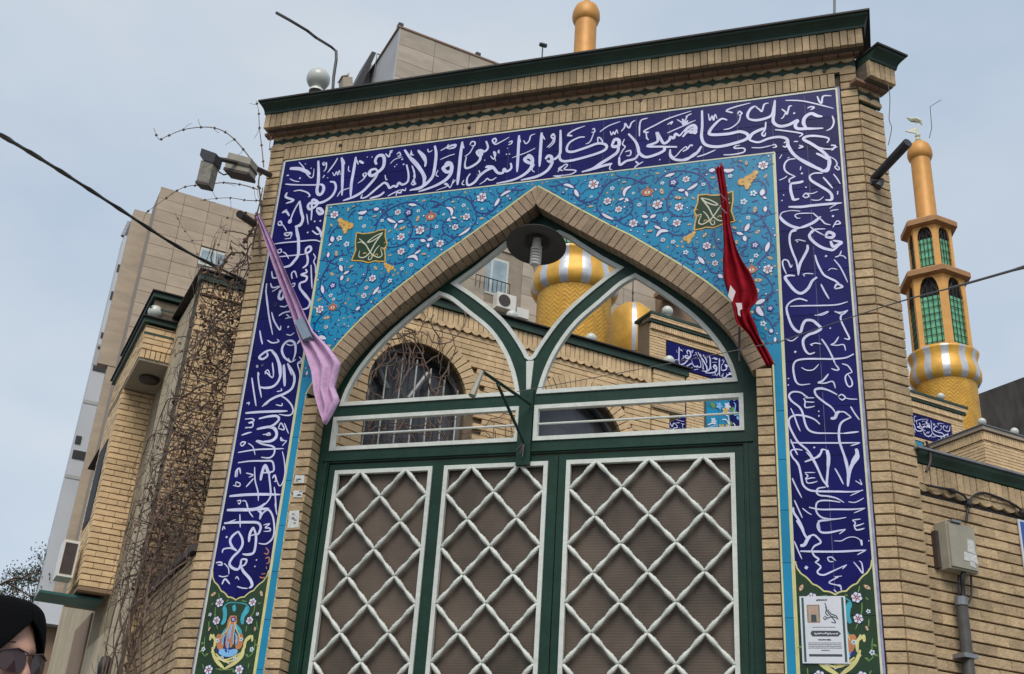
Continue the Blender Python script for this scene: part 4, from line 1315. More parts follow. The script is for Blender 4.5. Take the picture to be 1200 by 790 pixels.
# green calligraphic emblems
EMB=[(-3.716,5.959),(-3.656,5.940),(-3.597,5.940),(-3.554,5.946),(-3.530,5.957),(-3.468,5.958),(-3.464,5.897),(-3.439,5.820),(-3.455,5.776),(-3.443,5.721),(-3.436,5.666),(-3.488,5.671),(-3.525,5.680),(-3.575,5.668),(-3.644,5.694),(-3.726,5.704),(-3.702,5.795),(-3.716,5.876)]
EMS=[(1.1,[(-3.687,5.899),(-3.629,5.846),(-3.584,5.778),(-3.550,5.736),(-3.496,5.707),(-3.469,5.727),(-3.490,5.783)]),(1.2,[(-3.486,5.931),(-3.549,5.907),(-3.609,5.859),(-3.573,5.862),(-3.519,5.895),(-3.493,5.923),(-3.541,5.843),(-3.575,5.762),(-3.620,5.721),(-3.666,5.733),(-3.666,5.787)]),(1,[(-3.502,5.816),(-3.533,5.773),(-3.560,5.699),(-3.582,5.701),(-3.578,5.732)]),(.9,[(-3.697,5.861),(-3.661,5.865),(-3.628,5.838)]),(.9,[(-3.491,5.791),(-3.469,5.789)]),(.9,[(-3.633,5.761),(-3.618,5.759)])]
for f,nm in ((ident,'emblem'),(flip,'emblem')):
    mb=MB(); P_=f(EMB); poly(mb,G,P_,.0036,0); cx=sum(p[0] for p in EMB)/len(EMB); cz=sum(p[1] for p in EMB)/len(EMB)
    for a,b in zip(P_,P_[1:]+P_[:1]): ribbon(mb,G,[a,b],.010,.0040,1,taper=False)
    for wv,pts in EMS: ribbon(mb,G,f(pts),.0085*wv,.0044,2)
    rr=random.Random(5)
    for i in range(7):
        a=rr.uniform(0,6.28); x,z=cx+.1*math.cos(a),cz+.09*math.sin(a); ribbon(mb,G,f([(x,z),(x+.02,z+.012),(x+.03,z-.005)]),.006,.0042,1)
    mk(nm,mb,['tile_green','glaze_gold','glaze_cream'],portal,WL[portal.name],fixn=False)
# ------------------------------------------------------------------ steel gate
GD_=Frame(0,.13,0)
gate=thing('steel_gate','dark green steel gate with white twisted lattice panels and open arched tracery','gate',(C0-.01,.13,0))
K=7.13/7
def fx(x): return x*K
gc=-2.2515
fo=[(C0+1.60,.16),(C0+1.60,4.5)]+[(C0+min(1.62,max(0,RP[i][0]+normal_in(i,RP)[0]*.10)),RP[i][1]+normal_in(i,RP)[1]*.10) for i in range(len(RP)-1,0,-3)]
fo=[p for p in fo if True]; apex=(C0,6.03)
fo=fo+[apex]+[(2*C0-x,z) for x,z in fo[::-1]]
paneL=[(-3.738,4.535),(-3.726,4.670),(-3.662,4.841),(-3.555,4.985),(-3.334,5.224),(-3.149,5.364),(-3.033,5.439),(-2.848,5.296),(-2.665,5.114),(-2.509,4.927),(-2.405,4.748),(-2.354,4.566),(-2.342,4.522)]
paneR0=[(-2.187,4.532),(-2.141,4.705),(-2.060,4.891),(-1.932,5.075),(-1.758,5.232),(-1.603,5.368),(-1.492,5.424),(-1.336,5.303),(-1.163,5.151),(-1.015,4.995),(-0.892,4.821),(-0.814,4.655),(-0.783,4.507)]
zb=sum((paneL[0][1],paneR0[-1][1],paneR0[0][1]))/3
def sm(lp): return smoothpts(lp,3)
# symmetric pane: average of right pane and mirrored left pane would blur; use the right one mirrored
pr=[(x,z) for x,z in paneR0]; pr[0]=(pr[0][0],zb); pr[-1]=(pr[-1][0],zb)
apx=6; pr_s=smoothpts(pr[:apx+1],3)[:-1]+smoothpts(pr[apx:],3)
pl=[(2*gc-x,z) for x,z in pr_s][::-1]
topR=[(-2.080,5.859),(-1.910,5.734),(-1.744,5.598),(-1.583,5.486),(-1.782,5.335),(-2.002,5.132),(-2.152,4.923),(-2.234,4.760),(-2.261,4.600)]
tz=6.035-.19
tr=[(gc,tz+.0)]+topR[:4]; tr2=topR[3:]
half=smoothpts([(gc,tz)]+topR[:4],2)[:-1]+smoothpts(topR[3:],3)
half=[(x,z) for x,z in half if x>gc+.028]
zw=half[-1][1]; half.append((gc+.012,zw-.02))
top=[(gc,tz)]+half[1:]+[(2*gc-x,z) for x,z in half[:0:-1]]
t1=[(-2.317,4.425),(-3.776,4.432),(-3.749,4.170),(-2.321,4.186)]; t2=[(-2.204,4.431),(-0.771,4.433),(-0.773,4.148),(-2.215,4.181)]
tzt=(t1[0][1]+t2[1][1]+t1[1][1]+t2[0][1])/4; tzb=(t1[2][1]+t2[2][1]+t1[3][1]+t2[3][1])/4
txi=(t2[0][0]-gc+gc-t1[0][0])/2; txo=(t2[1][0]-t1[1][0])/2
T2=[(gc+txi,tzb),(gc+txo,tzb),(gc+txo,tzt),(gc+txi,tzt)]; T1=[(gc-txo,tzb),(gc-txi,tzb),(gc-txi,tzt),(gc-txo,tzt)]
LT=4.075
leafhole=[(-3.748,.17),(-.755,.17),(-.755,LT),(-3.748,LT)]
plate('frame_plate',GD_,fo,[pr_s,pl,top,T1,T2,leafhole],-.055,0,'green_paint',gate)
def trim(loop,parent,F=GD_,wd=.026,name='pane_trim'):
    mb=MB(); mb.ring(F,offset_loop(loop,-.004),offset_loop(loop,wd),-.03,.012); mk(name,mb,'white_paint',parent,WL[parent.name])
for lp in (pr_s,pl,top,T1,T2): trim(lp,gate)
for a,b in ((T1[0][0],T1[1][0]),(T2[0][0],T2[1][0])):
    mb=MB(); z=(tzt+tzb)/2; mb.tube([GD_(a+.01,z,-.02),GD_(b-.01,z,-.02)],.0085,8); mk('transom_rod',mb,'white_paint',gate,GD_(a,z))
mb=MB(); mb.fbox(GD_,gc-.055,gc+.045,3.985,tzt+.12,.002,.03); mk('centre_post',mb,'green_paint',gate,GD_(gc,4.2))
mb=MB(); mb.prism(GD_,[(gc-.012,4.50),(gc+.012,4.50),(gc+.028,zw-.03),(gc-.028,zw-.03)],.001,.012); mk('white_wedge',mb,'white_paint',gate,GD_(gc,4.5))
# raised bead lines on the green frame
mb=MB(); mb.fbox(GD_,-3.80,-.69,LT+.012,LT+.03,.0,.012); mb.fbox(GD_,-3.775,-3.757,.2,LT,.0,.012); mb.fbox(GD_,-.745,-.727,.2,LT,.0,.012)
mk('frame_bead',mb,'green_paint',gate,WL[gate.name])
# leaves
def leaf(x0,x1,panels):
    F=Frame(0,.142,0)
    lf=plate('gate_leaf',F,[(x0,.19),(x1,.19),(x1,LT-.01),(x0,LT-.01)],[[(a,.55),(b,.55),(b,4.013),(a,4.013)] for a,b in panels],-.045,0,'green_paint',gate)
    for a,b in panels:
        lp=[(a,.55),(b,.55),(b,4.013),(a,4.013)]
        mb=MB(); mb.ring(F,offset_loop(lp,-.003),offset_loop(lp,.027),-.02,.014); mk('panel_trim',mb,'white_paint',lf,WL[lf.name])
        mb=MB(); mb.fbox(F,a+.004,b-.004,.555,4.008,-.044,-.036); mk('infill_sheet',mb,'infill_sheet',lf,WL[lf.name])
        nc=round((b-a)/.37); w_=(b-a-.05)/nc; hh=.1925; xs=a+.025; z=4.013-.012
        key='bar%d'%round(w_*1000)
        def bar(sg):
            mb=MB(); P_=[];rs=[]
            for k in range(17):
                t=k/16; P_.append(Vector((sg*w_/2*t,0,-hh*t))); rs.append(.0112+.0078*abs(math.sin(t*math.pi*2))**1.6)
            mb.tube(P_,rs,6,twist=.5); me=bpy.data.meshes.new('lattice_bar'); me.from_pydata(mb.v,[],mb.f); me.materials.append(M['white_paint']); me.polygons.foreach_set('use_smooth',[True]*len(me.polygons)); return me
        mA,mB_=bar(1),bar(-1); row=0; y=F.o.y-.004
        while z-hh>.56:
            for c in range(nc):
                cx=xs+w_*(c+.5)
                if row%2==0:   # from the apexes outwards
                    for me in (mA,mB_): link('lattice_bar',me,lf,(cx,y-random.uniform(0,.002),z))
                else:
                    link('lattice_bar',mA,lf,(cx-w_/2,y-random.uniform(0,.002),z)); link('lattice_bar',mB_,lf,(cx+w_/2,y-random.uniform(0,.002),z))
            z-=hh; row+=1
    return lf
leaf(-3.742,-2.014,[(-3.688,-2.935),(-2.840,-2.085)])
leaf(-2.006,-.76,[(-1.948,-.815)])
# ------------------------------------------------------------------ right street wall
RW=Frame(*(CH(.218,0,-.03).xy),43)
rw=thing('street_wall','buff brick street wall with green coping running off right of the gate','wall',RW(2,0))
mb=MB(); mb.fbox(RW,0,9,0,3.93,-.3,-.032); mk('masonry',mb,'mortar',rw,WL[rw.name])
RZ=3.735
emit(rw,RW,courses(.003,9,.12,RZ-.03,length=.21,jv=.0018),'brick','brick',.035,-.03)
emit(rw,RW,soldiers(.003,7,RZ+.045,3.905,.056,.006),'soldier_brick','brick',.04,-.02)
mb=MB(); mb.fbox(RW,.0,9,RZ-.026,RZ+.05,-.03,-.01); mk('scallop_backing',mb,'cap_dark',rw,WL[rw.name])
scallops(RW,.003,5,RZ+.02,False,.022,.105,.012,'brick',rw)
mb=MB(); prof=[(-.32,3.915),(.02,3.915),(.03,3.935),(.055,3.965),(.06,3.985),(-.32,3.985)]; k=len(prof)
mb.add([RW(0,z,d) for d,z in prof]+[RW(9,z,d) for d,z in prof],[tuple(range(k)),tuple(range(k,2*k))[::-1]]+[(i,(i+1)%k,k+(i+1)%k,k+i) for i in range(k)]); mk('green_coping',mb,'green_cap',rw,WL[rw.name])
mb=MB(); mb.fbox(RW,-.02,9,3.987,4.0,-.34,.075); mk('cap_sheet',mb,'metal_grey',rw,WL[rw.name])
# ------------------------------------------------------------------ courtyard house (left block and the facade seen through the arch)
house=thing('courtyard_house','yellow brick house with overhanging upper floor left of the gate and behind the arch','house',ST(2.5,5))
HO=WL[house.name]
FA=frame_e1(1.91)
W1=(2.27,.55,5.86,6.43); W2=(4.17,.60,5.70,6.38)
def win_loop(W,ex=0,zb=4.35,n=12):
    c,h,zs,zt=W; h+=ex; r=[]
    for k in range(n+1):
        g=math.pi*k/n; r.append((c+h*math.cos(g),zs+(zt-zs+ex)*math.sin(g)))
    return [(c-h,zb),(c+h,zb)]+r[0:]
def in_win(x,z,ex=0):
    for c,h,zs,zt in (W1,W2):
        if z<4.35-ex: continue
        if abs(x-c)<h+ex and (z<zs or ((x-c)/(h+ex))**2+((z-zs)/(zt-zs+ex))**2<1): return True
    return False
plate('front_wall',FA,[(-.06,0),(5.36,0),(5.36,6.98),(.9,6.98),(.9,6.5),(-.06,6.5)],[win_loop(W1),win_loop(W2)],-.3,-.032,'mortar_pale',house)
mb=MB(); mb.fbox(FA,-.03,5.33,0,6.4,-7,-.3); mb.fbox(FA,.92,5.54,6.4,6.96,-7,-.31); mk('rear_block',mb,'render_cream',house,HO)
ring=.165
ok=lambda x,z: not in_win(x,z,ring-.03) and (x>.9 or z<6.34)
emit(house,FA,courses(-.058,5.10,2.5,6.70,pitch=.062,length=.205,jh=.010,ok=ok),'brick','brick_yellow',.035,-.03)
emit(house,FA,courses(5.12,5.36,2.5,6.40,pitch=.062,length=.22,jh=.010),'brick','brick_yellow',.035,-.03,limit=900) if False else emit(house,FA,courses(5.12,5.36,2.5,6.40,pitch=.062,length=None,jh=.010),'corner_brick','brick_yellow',.035,-.03)
emit(house,FA,courses(5.12,5.56,6.42,6.88,pitch=.062,length=.22,jh=.010),'pilaster_brick','brick_yellow',.065,-.03)
mb=MB(); mb.fbox(FA,5.125,5.555,6.405,6.89,-.3,.03); mk('overhang',mb,'render_cream',house,HO)
for c,h,zs,zt in (W1,W2):
    n=int(math.pi*(h+ring)/.075)
    for k in range(n):
        g0,g1=math.pi*k/n,math.pi*(k+.86)/n
        q=[(c+(h+ring)*math.cos(g0),zs+(zt-zs+ring)*math.sin(g0)),(c+(h+ring)*math.cos(g1),zs+(zt-zs+ring)*math.sin(g1)),(c+h*math.cos(g1),zs+(zt-zs)*math.sin(g1)),(c+h*math.cos(g0),zs+(zt-zs)*math.sin(g0))]
        mb=MB(); mb.prism(FA,q,-.2,.012+random.uniform(-.003,.004)); mk('window_arch_brick',mb,'brick_yellow',house,FA(*q[0]))
emit(house,FA,soldiers(.9,5.10,6.73,6.885,.06,.008),'soldier_brick','brick_yellow',.05,-.02)
emit(house,FA,soldiers(-.06,.85,6.34,6.46,.06,.008),'soldier_brick','brick_yellow',.05,-.02)
scallops(FA,.9,5.10,6.715,False,.03,.10,.03,'brick_yellow',house,'dentil')
mb=MB(); mb.fbox(FA,.88,5.6,6.89,6.975,-.05,.06); mb.fbox(FA,-.1,.88,6.465,6.55,-.05,.06); mk('green_fascia',mb,'green_cap',house,HO)
mb=MB(); mb.fbox(FA,.86,5.62,6.977,6.992,-7.1,.10); mb.fbox(FA,-.12,.86,6.552,6.566,-7.1,.10); mk('cap_sheet',mb,'cap_dark',house,HO)
# windows of the courtyard facade
for W,bars in ((W1,7),(W2,2)):
    c,h,zs,zt=W
    wn=MB(); lp=win_loop(W); wn.ring(FA,offset_loop(lp,-.005),offset_loop(lp,.04),-.2,-.13); wo=mk('window',wn,'metal_grey',house,FA(c,5.5,-.15))
    mb=MB(); mb.prism(FA,lp,-.24,-.215); mk('pane',mb,'dark_glass',wo,FA(c,5.5,-.2))
    for k in range(bars):
        x=c-h+.06+(2*h-.12)*k/(bars-1); tt=max(0,1-((x-c)/h)**2)**.5; mb=MB(); mb.tube([FA(x,4.4,-.11),FA(x,zs+(zt-zs)*tt*random.uniform(.55,.8),-.11)],.009,6); mk('grille_bar',mb,'white_paint',wo,FA(x,5,-.11))
    for z in ((4.8,5.22) if bars>2 else (4.8,)): 
        mb=MB(); mb.tube([FA(c-h,z,-.10),FA(c+h,z,-.10)],.008,6); mk('grille_bar',mb,'white_paint',wo,FA(c,z,-.1))
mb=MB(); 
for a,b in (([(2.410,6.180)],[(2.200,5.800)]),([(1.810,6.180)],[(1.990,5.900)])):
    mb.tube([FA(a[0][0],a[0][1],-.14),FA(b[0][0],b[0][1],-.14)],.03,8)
mk('reflection_tube',mb,'metal_grey',house,HO)  # diagonal tubes added to stand in for white reflections in the window glass
# splayed pier in front of the first window (seen in the far left of the arch)
q=[(-4.489,5.615)][0]; SP=Frame(q[0]-1.2*math.cos(R(63)),2.1-1.2*math.sin(R(63)),63)
pier=thing('splayed_pier','pale yellow brick pier standing inside the left edge of the arch','pier',SP(.6,0))
mb=MB(); mb.fbox(SP,0,1.2,0,6.3,-.25,-.032); mk('masonry',mb,'mortar',pier,WL[pier.name])
emit(pier,SP,courses(0,1.2,3.6,6.3,pitch=.085,length=.24,jh=.012),'brick','brick_yellow',.035,-.03)
# street side of the house -------------------------------------------------
FS=frame_e2(0); FB=frame_e2(-.36); FU=frame_e1(3.07); FL=frame_e1(3.97)
def bx(name,m,s0,s1,t0,t1,z0,z1,parent=house):
    mb=MB(); P=[ST(s0,t0,z0),ST(s1,t0,z0),ST(s1,t1,z0),ST(s0,t1,z0),ST(s0,t0,z1),ST(s1,t0,z1),ST(s1,t1,z1),ST(s0,t1,z1)]; mb.hexa(P); return mk(name,mb,m,parent,WL[parent.name])
bx('street_face','render_cream',-.06,-.04,1.92,3.2,0,6.48)
bx('street_face','render_cream',-.03,0,3.2,5,3.4,6.0)
bx('lower_bay','render_cream',-.325,0,4.01,5.0,3.84,5.98)
bx('upper_bay','mortar_pale',-.325,.0,3.105,5.0,6.03,6.72)
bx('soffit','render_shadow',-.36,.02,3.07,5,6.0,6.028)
bx('soffit','stone_brown',-.36,.02,3.97,5,3.80,3.838)  # dark brown colour stands in for the shadow beneath the lower bay
emit(house,FL,courses(-.36,.0,3.84,5.99,pitch=.062,length=.2,jh=.010),'bay_brick','brick_yellow',.035,-.03)
emit(house,FU,courses(-.36,.0,6.13,6.40,pitch=.062,length=.2,jh=.010),'bay_brick','brick_yellow',.035,-.03)
emit(house,FU,soldiers(-.36,.0,6.03,6.12,.055,.008),'bay_soldier_brick','brick_yellow',.035,-.02)
emit(house,FU,courses(-.30,.0,6.53,6.72,pitch=.062,length=.2,jh=.010),'bay_brick','brick_yellow',.035,-.09)
bx('green_fascia','green_cap',-.40,.02,3.03,5.05,6.42,6.47); bx('cap_sheet','cap_dark',-.42,.02,3.0,5.08,6.472,6.484)
bx('green_fascia','green_cap',-.36,.02,3.06,5.0,6.74,6.79); bx('cap_sheet','cap_dark',-.38,.02,3.03,5.03,6.792,6.804)
bx('scallop_line','green_scallop',-.37,.0,3.062,3.075,6.30,6.318); bx('scallop_line','green_scallop',-.37,.0,3.062,3.075,6.60,6.615)
emit(house,FB,courses(-5,-4.0,3.9,5.95,pitch=.062,length=.2,jh=.01),'bay_side_brick','brick_yellow',.035,-.03,limit=60)
emit(house,FB,courses(-5,-3.1,6.05,6.42,pitch=.062,length=.2,jh=.01),'bay_side_brick','brick_yellow',.035,-.03,limit=90)
for t in (4.25,): 
    w=bx('window','window_dark',-.375,-.36,t,t+.55,4.6,5.5)
mb=MB(); mb.lathe([(.0,0),(.10,0),(.11,.02),(.10,.045),(0,.05)],ST(-.17,3.5,5.955),14); mk('soffit_light','x',None) if False else mk('soffit_light',mb,'metal_brown',house,ST(-.17,3.5,5.97),smooth=True)
# lower street wall with the vines on it
gw=thing('garden_wall','buff brick garden wall under the dead vines left of the gate','wall',ST(0,1.2))
mb=MB(); P=[ST(.032,-.02,0),ST(.3,-.02,0),ST(.3,9,0),ST(.032,9,0),ST(.032,-.02,3.40),ST(.3,-.02,3.40),ST(.3,9,3.40),ST(.032,9,3.40)]; mb.hexa(P); mk('masonry',mb,'mortar',gw,WL[gw.name])
emit(gw,FS,courses(-3.97,.0,.12,3.36,pitch=.068,length=.2),'brick','brick',.035,-.03)
mb=MB(); P=[ST(-.03,0,3.4),ST(.34,0,3.4),ST(.34,1.88,3.4),ST(-.03,1.88,3.4),ST(-.03,0,3.45),ST(.34,0,3.45),ST(.34,1.88,3.45),ST(-.03,1.88,3.45)]; mb.hexa(P); mk('coping',mb,'metal_brown',gw,WL[gw.name])
mb=MB(); P=[ST(-.02,4.0,0),ST(.03,4.0,0),ST(.03,5.1,0),ST(-.02,5.1,0),ST(-.02,4.0,3.8),ST(.03,4.0,3.8),ST(.03,5.1,3.8),ST(-.02,5.1,3.8)]; mb.hexa(P); mk('render_panel',mb,'render_cream',gw,WL[gw.name])
mb=MB(); P=[ST(-.05,5.12,0),ST(.03,5.12,0),ST(.03,6.4,0),ST(-.05,6.4,0),ST(-.05,5.12,3.8),ST(.03,5.12,3.8),ST(.03,6.4,3.8),ST(-.05,6.4,3.8)]; mb.hexa(P); mk('render_panel',mb,'stone_brown',gw,WL[gw.name])
# AC unit and its teal ledge
ac=thing('air_conditioner','white window air conditioner hanging from the far end of the left house','air conditioner',ST(-.48,4.3,3.93))
mb=MB(); 
def sbox(mb,s0,s1,t0,t1,z0,z1,mi=0): mb.hexa([ST(s0,t0,z0),ST(s1,t0,z0),ST(s1,t1,z0),ST(s0,t1,z0),ST(s0,t0,z1),ST(s1,t0,z1),ST(s1,t1,z1),ST(s0,t1,z1)],mi)
sbox(mb,-.57,-.41,4.2,4.5,3.95,4.33); mk('casing',mb,'lamp_white',ac,WL[ac.name])
mb=MB(); sbox(mb,-.55,-.43,4.193,4.2,3.98,4.30); mk('grille',mb,'metal_brown',ac,WL[ac.name])
aw=MB(); sbox(aw,-.70,-.08,4.1,4.6,3.74,3.765); mk('ledge',aw,'teal_paint',None,ST(-.4,4.5,3.77),label='dark teal metal ledge under the air conditioner on the left house',cat='ledge')
# ------------------------------------------------------------------ mosque entrance block (iwan)
FI=frame_e1(11)
mosque=thing('mosque','distant yellow brick mosque front with blue calligraphy band, seen through and right of the gate','mosque',ST(15.8,12.5))
MO=WL[mosque.name]
mb=MB(); mb.fbox(FI,11.0,20.5,0,13.1,-.5,-.035); mb.fbox(FI,11.3,20.3,0,9.5,-6,-.5); mk('front_block',mb,'mortar_pale',mosque,MO)
bandin=lambda x,z: (11.42<x<20.08 and z<12.66 and not (12.0<x<19.5 and z<12.0)) or (12.45<x<19.05 and z<11.95)
emit(mosque,FI,courses(11.0,20.5,12.66,12.80,pitch=.068,length=.21,jh=.010)+courses(11.0,11.42,9.5,12.65,pitch=.068,length=.21,jh=.010)+courses(20.08,20.5,9.5,12.65,pitch=.068,length=.21,jh=.010)+courses(11.97,12.43,9.5,12.0,pitch=.068,length=.21,jh=.010)+courses(19.07,19.53,9.5,12.0,pitch=.068,length=.21,jh=.010)+courses(12.44,19.06,11.93,12.0,pitch=.068,length=.21,jh=.010),'brick','brick_yellow',.035,-.03)
emit(mosque,FI,soldiers(11,20.5,12.82,12.95,.06,.01),'soldier_brick','brick_yellow',.08,-.03,limit=170)
mb=MB(); mb.fbox(FI,10.95,20.56,12.97,13.02,-.05,.08); mb.fbox(FI,10.93,20.6,13.14,13.2,-.55,.13); mk('green_fascia',mb,'green_cap',mosque,MO)
emit(mosque,FI,courses(10.96,20.56,13.03,13.14,pitch=.055,length=.21,jh=.008),'cornice_brick','brick_yellow',.05,.06,limit=90)
mb=MB(); mb.fbox(FI,10.97,20.55,13.03,13.14,-.3,.07); mk('cornice_core',mb,'mortar_pale',mosque,MO)
for (a,b,z0,z1) in [(11.45+i*.478,11.45+(i+1)*.478,12.03,12.63) for i in range(18)]+[(x,x+.5,12.03-.6*(k+1),12.03-.6*k) for k in range(7) for x in (11.45,19.555)]:
    mb=MB(); mb.fbox(FI,a+.004,b-.004,z0+.004,z1-.004,-.02,.004); mk('blue_tile',mb,'tile_blue',mosque,FI(a,z0))
topst=[q for q in strokes if q[2][0][1]>6.28 and -3.9<q[2][0][0]<-.5]
colst=[q for q in strokes if q[2][0][0]>-.46 and 3.2<q[2][0][1]<6.2]
for off in (11.55,15.75): script('calligraphy',FI,topst,'glaze_white',mosque,lambda p,off=off:(off+(p[0]+4.0)*1.19,12.07+(p[1]-6.25)*1.08),1.25,.02)
for off in (11.47,19.57): script('calligraphy',FI,colst,'glaze_white',mosque,lambda p,off=off:(off+(p[0]+.46),9.0+(p[1]-3.2)),1.1,.02)
# mosaic tiles of the inner niche
for i in range(20):
    for k in range(4):
        a=12.5+i*.325; z1=11.9-k*.6; mb=MB(); mb.fbox(FI,a,a+.318,z1-.592,z1,-.02,.004); mk('mosaic_tile',mb,'tile_turquoise' if (i<2 or i>17) else 'tile_blue',mosque,FI(a,z1))
mb=MB(); rr=random.Random(11)
for i in range(260):
    x,z=rr.uniform(12.5,18.9),rr.uniform(9.7,11.85); 
    poly(mb,FI,star(x,z,rr.uniform(.05,.11),rr.choice((5,6,8)),.5),.008+i*.00005,rr.choice((0,1,2,3,0)))
for i in range(160):
    x,z=rr.uniform(12.5,18.7),rr.uniform(9.7,11.8); ribbon(mb,FI,[(x,z),(x+.12,z+rr.uniform(-.1,.1)),(x+.2,z+rr.uniform(-.15,.15)),(x+.15,z+.2)],.03,.018,rr.choice((0,3)))
mk('mosaic_print',mb,['glaze_pure','glaze_leaf','glaze_gold','glaze_sky'],mosque,MO,fixn=False,kind='stuff')
# mosque side wing right
wing=thing('mosque_wing','low yellow brick wing with globe lamps beyond the right street wall','building',ST(23,7))
q=[(16.460,10.470)][0]; q0=q[0]; zt=q[1]
bxw=lambda *a:bx(*a,parent=wing)
bxw('wall','mortar_pale',q0+.03,q0+16,7.03,10,0,zt-.06)
FW=frame_e1(7); FW2=frame_e2(q0)
emit(wing,FW,courses(q0,q0+6,zt-2.2,zt-.32,pitch=.068,length=.21,jh=.011),'brick','brick_yellow',.035,-.03)
emit(wing,FW2,courses(-10,-7.0,zt-2.2,zt-.32,pitch=.068,length=.21,jh=.011),'side_brick','brick_yellow',.035,-.03,limit=200)
emit(wing,FW,soldiers(q0,q0+6,zt-.30,zt-.12,.06,.01),'soldier_brick','brick_yellow',.045,-.02,limit=120)
emit(wing,FW2,soldiers(-10,-7.0,zt-.30,zt-.12,.06,.01),'soldier_brick','brick_yellow',.045,-.02,limit=170)
bxw('fascia','stone_pale',q0-.07,q0+16,6.93,10,zt-.10,zt-.02); bxw('cap_sheet','metal_grey',q0-.1,q0+16,6.9,10,zt-.018,zt)
# ------------------------------------------------------------------ minarets
def minaret(s,t,rs,label,dz):
    c=ST(s,t,0); m=thing('minaret',label,'minaret',c,'pair of gold minarets'); 
    mb=MB(); mb.lathe([(.86*rs,0),(.84*rs,14.42+dz),(.86*rs,14.47+dz),(.7*rs,14.5+dz)],c,32); mk('shaft',mb,'gold_herringbone',m,c,smooth=True)
    mb=MB(); prof=[(.86,14.46),(.93,14.51),(.99,14.62),(1.0,14.78),(.96,14.94),(.92,15.08),(.93,15.2),(.98,15.32),(1.0,15.38),(.9,15.43),(.6,15.43)]
    ns=60; mb.lathe([(r*rs,z+dz) for r,z in prof],c,ns,mf=lambda k,i:1 if (k+1)%5<2 else 0); mk('striped_bowl',mb,['gold','silver'],m,c,smooth=True)
    cd_=(CAM-c); ph=math.atan2(cd_.y,cd_.x)-R(13)
    def lantern(z0,z1,r,wh):
        mb=MB(); mb.lathe([(r*rs*.85,z0),(r*rs*.85,z1)],c,6,a0=ph+R(30)); L_=mk('lantern',mb,'window_dark',m,c)
        for k in range(6):
            g=ph+k*R(60); ap=r*rs*math.cos(R(30)); cn=c+Vector((math.cos(g),math.sin(g),0))*ap; F=Frame(cn.x,cn.y,math.degrees(g)+90); hw=r*rs/2
            # pointed arch opening
            o=hw*.66; zb=z0+.10; zs=z1-(z1-z0)*.30; zt_=z1-.10
            arc=[(o,zs)]+[(o*math.cos(R(a))**.8 if a<90 else 0,zs+(zt_-zs)*math.sin(R(a))) for a in (20,40,60,75)]+[(0,zt_)]
            lp=[(-o,zb),(o,zb)]+arc+[(-x,z) for x,z in arc[-2::-1]]
            plate('lantern_face',F,[(-hw,z0),(hw,z0),(hw,z1),(-hw,z1)],[lp],-.05,0,'orange_paint',m)
            mb=MB(); mb.prism(F,[(-o,zb),(o,zb),(o,zs-.02),(-o,zs-.02)],-.075,-.06); mk('green_pane',mb,'lattice_glass',L_,F(0,z0))
            mb=MB()
            for j in range(4): x=-o+o*2*(j+.5)/4; mb.tube([F(x,zb,-.03),F(x,zs+(zt_-zs)*.55,-.03)],.012,4)
            nz=int((zs-zb)/.2)
            for j in range(nz+1): z=zb+(zs-zb)*(j+.3)/nz; mb.tube([F(-o,z,-.03),F(o,z,-.03)],.012,4)
            mb.tube([F(-o,zs,-.03),F(0,zt_-.06,-.03),F(o,zs,-.03)],.02,4)
            mk('window_lattice',mb,'metal_brown',L_,F(0,z0))
    def roof(z,r0,r1):
        mb=MB(); mb.lathe([(r0*rs*.8,z-.02),(r1*rs,z+.05),(r1*rs,z+.20),(r1*.93*rs,z+.26),(r0*rs*.6,z+.34)],c,6,a0=ph+R(30)); mk('cornice',mb,'cornice_brown',m,c)
    lantern(15.42+dz,17.72,.86,1); roof(17.62,.86,1.06)
    lantern(17.9,19.45,.66,1); roof(19.35,.66,.86)
    mb=MB(); mb.lathe([(.29,19.6),(.33,19.7),(.29,19.8),(.285,22.0)],c,18); mk('top_shaft',mb,'gold_plain',m,c,smooth=True)
    mb=MB(); mb.lathe([(.26,21.95),(.33,22.02),(.37,22.14),(.36,22.32),(.30,22.5),(.18,22.62),(.08,22.68),(0,22.7)],c,18,mf=lambda k,i:0); mk('onion_cap',mb,'gold_plain',m,c,smooth=True)
    mb=MB(); mb.lathe([(.05,22.66),(.09,22.74),(.05,22.82),(.085,22.9),(.04,22.98),(.02,23.3),(.02,23.5),(0,23.52)],c,10)
    mb.add([c+Vector((-.34,.02,23.12)),c+Vector((-.02,.02,23.22)),c+Vector((-.02,.02,22.98)),c+Vector((-.34,-.02,23.12)),c+Vector((-.02,-.02,23.22)),c+Vector((-.02,-.02,22.98))],[(0,1,2),(5,4,3),(0,3,4,1),(1,4,5,2),(2,5,3,0)])
    mb.tube([c+Vector((x,0,z)) for x,z in ((-.24,23.62),(-.12,23.52),(.02,23.5),(.13,23.42),(.16,23.28))],[.03,.07,.09,.06,.02],6); mk('finial',mb,'glaze_cream',m,c)
    return m
minaret(9.75,12.3,1.03,'nearer gold minaret whose striped bowl shows through the arch and tip above the cornice',-.72)
minaret(21.5,12.3,.95,'farther gold minaret with green lattice windows standing right of the gate',0)
q=[(12.410,14.450)][0]; c=ST(q[0],14,0); zt=[(12.430,15.140)][0][1]
td=thing('small_gold_dome','small ribbed gold dome on a drum beside the large minaret bowl','dome',c)
mb=MB(); mb.lathe([(.5,0),(.5,zt-1.5)],c,20); mk('drum',mb,'brick_yellow',td,c)
mb=MB(); mb.lathe([(.52,zt-1.55),(.58,zt-1.4),(.64,zt-1.0),(.62,zt-.6),(.52,zt-.28),(.3,zt-.07),(0,zt)],c,32,mf=lambda k,i:1 if k%8==1 else 0); mk('dome_shell',mb,['gold','silver'],td,c,smooth=True)
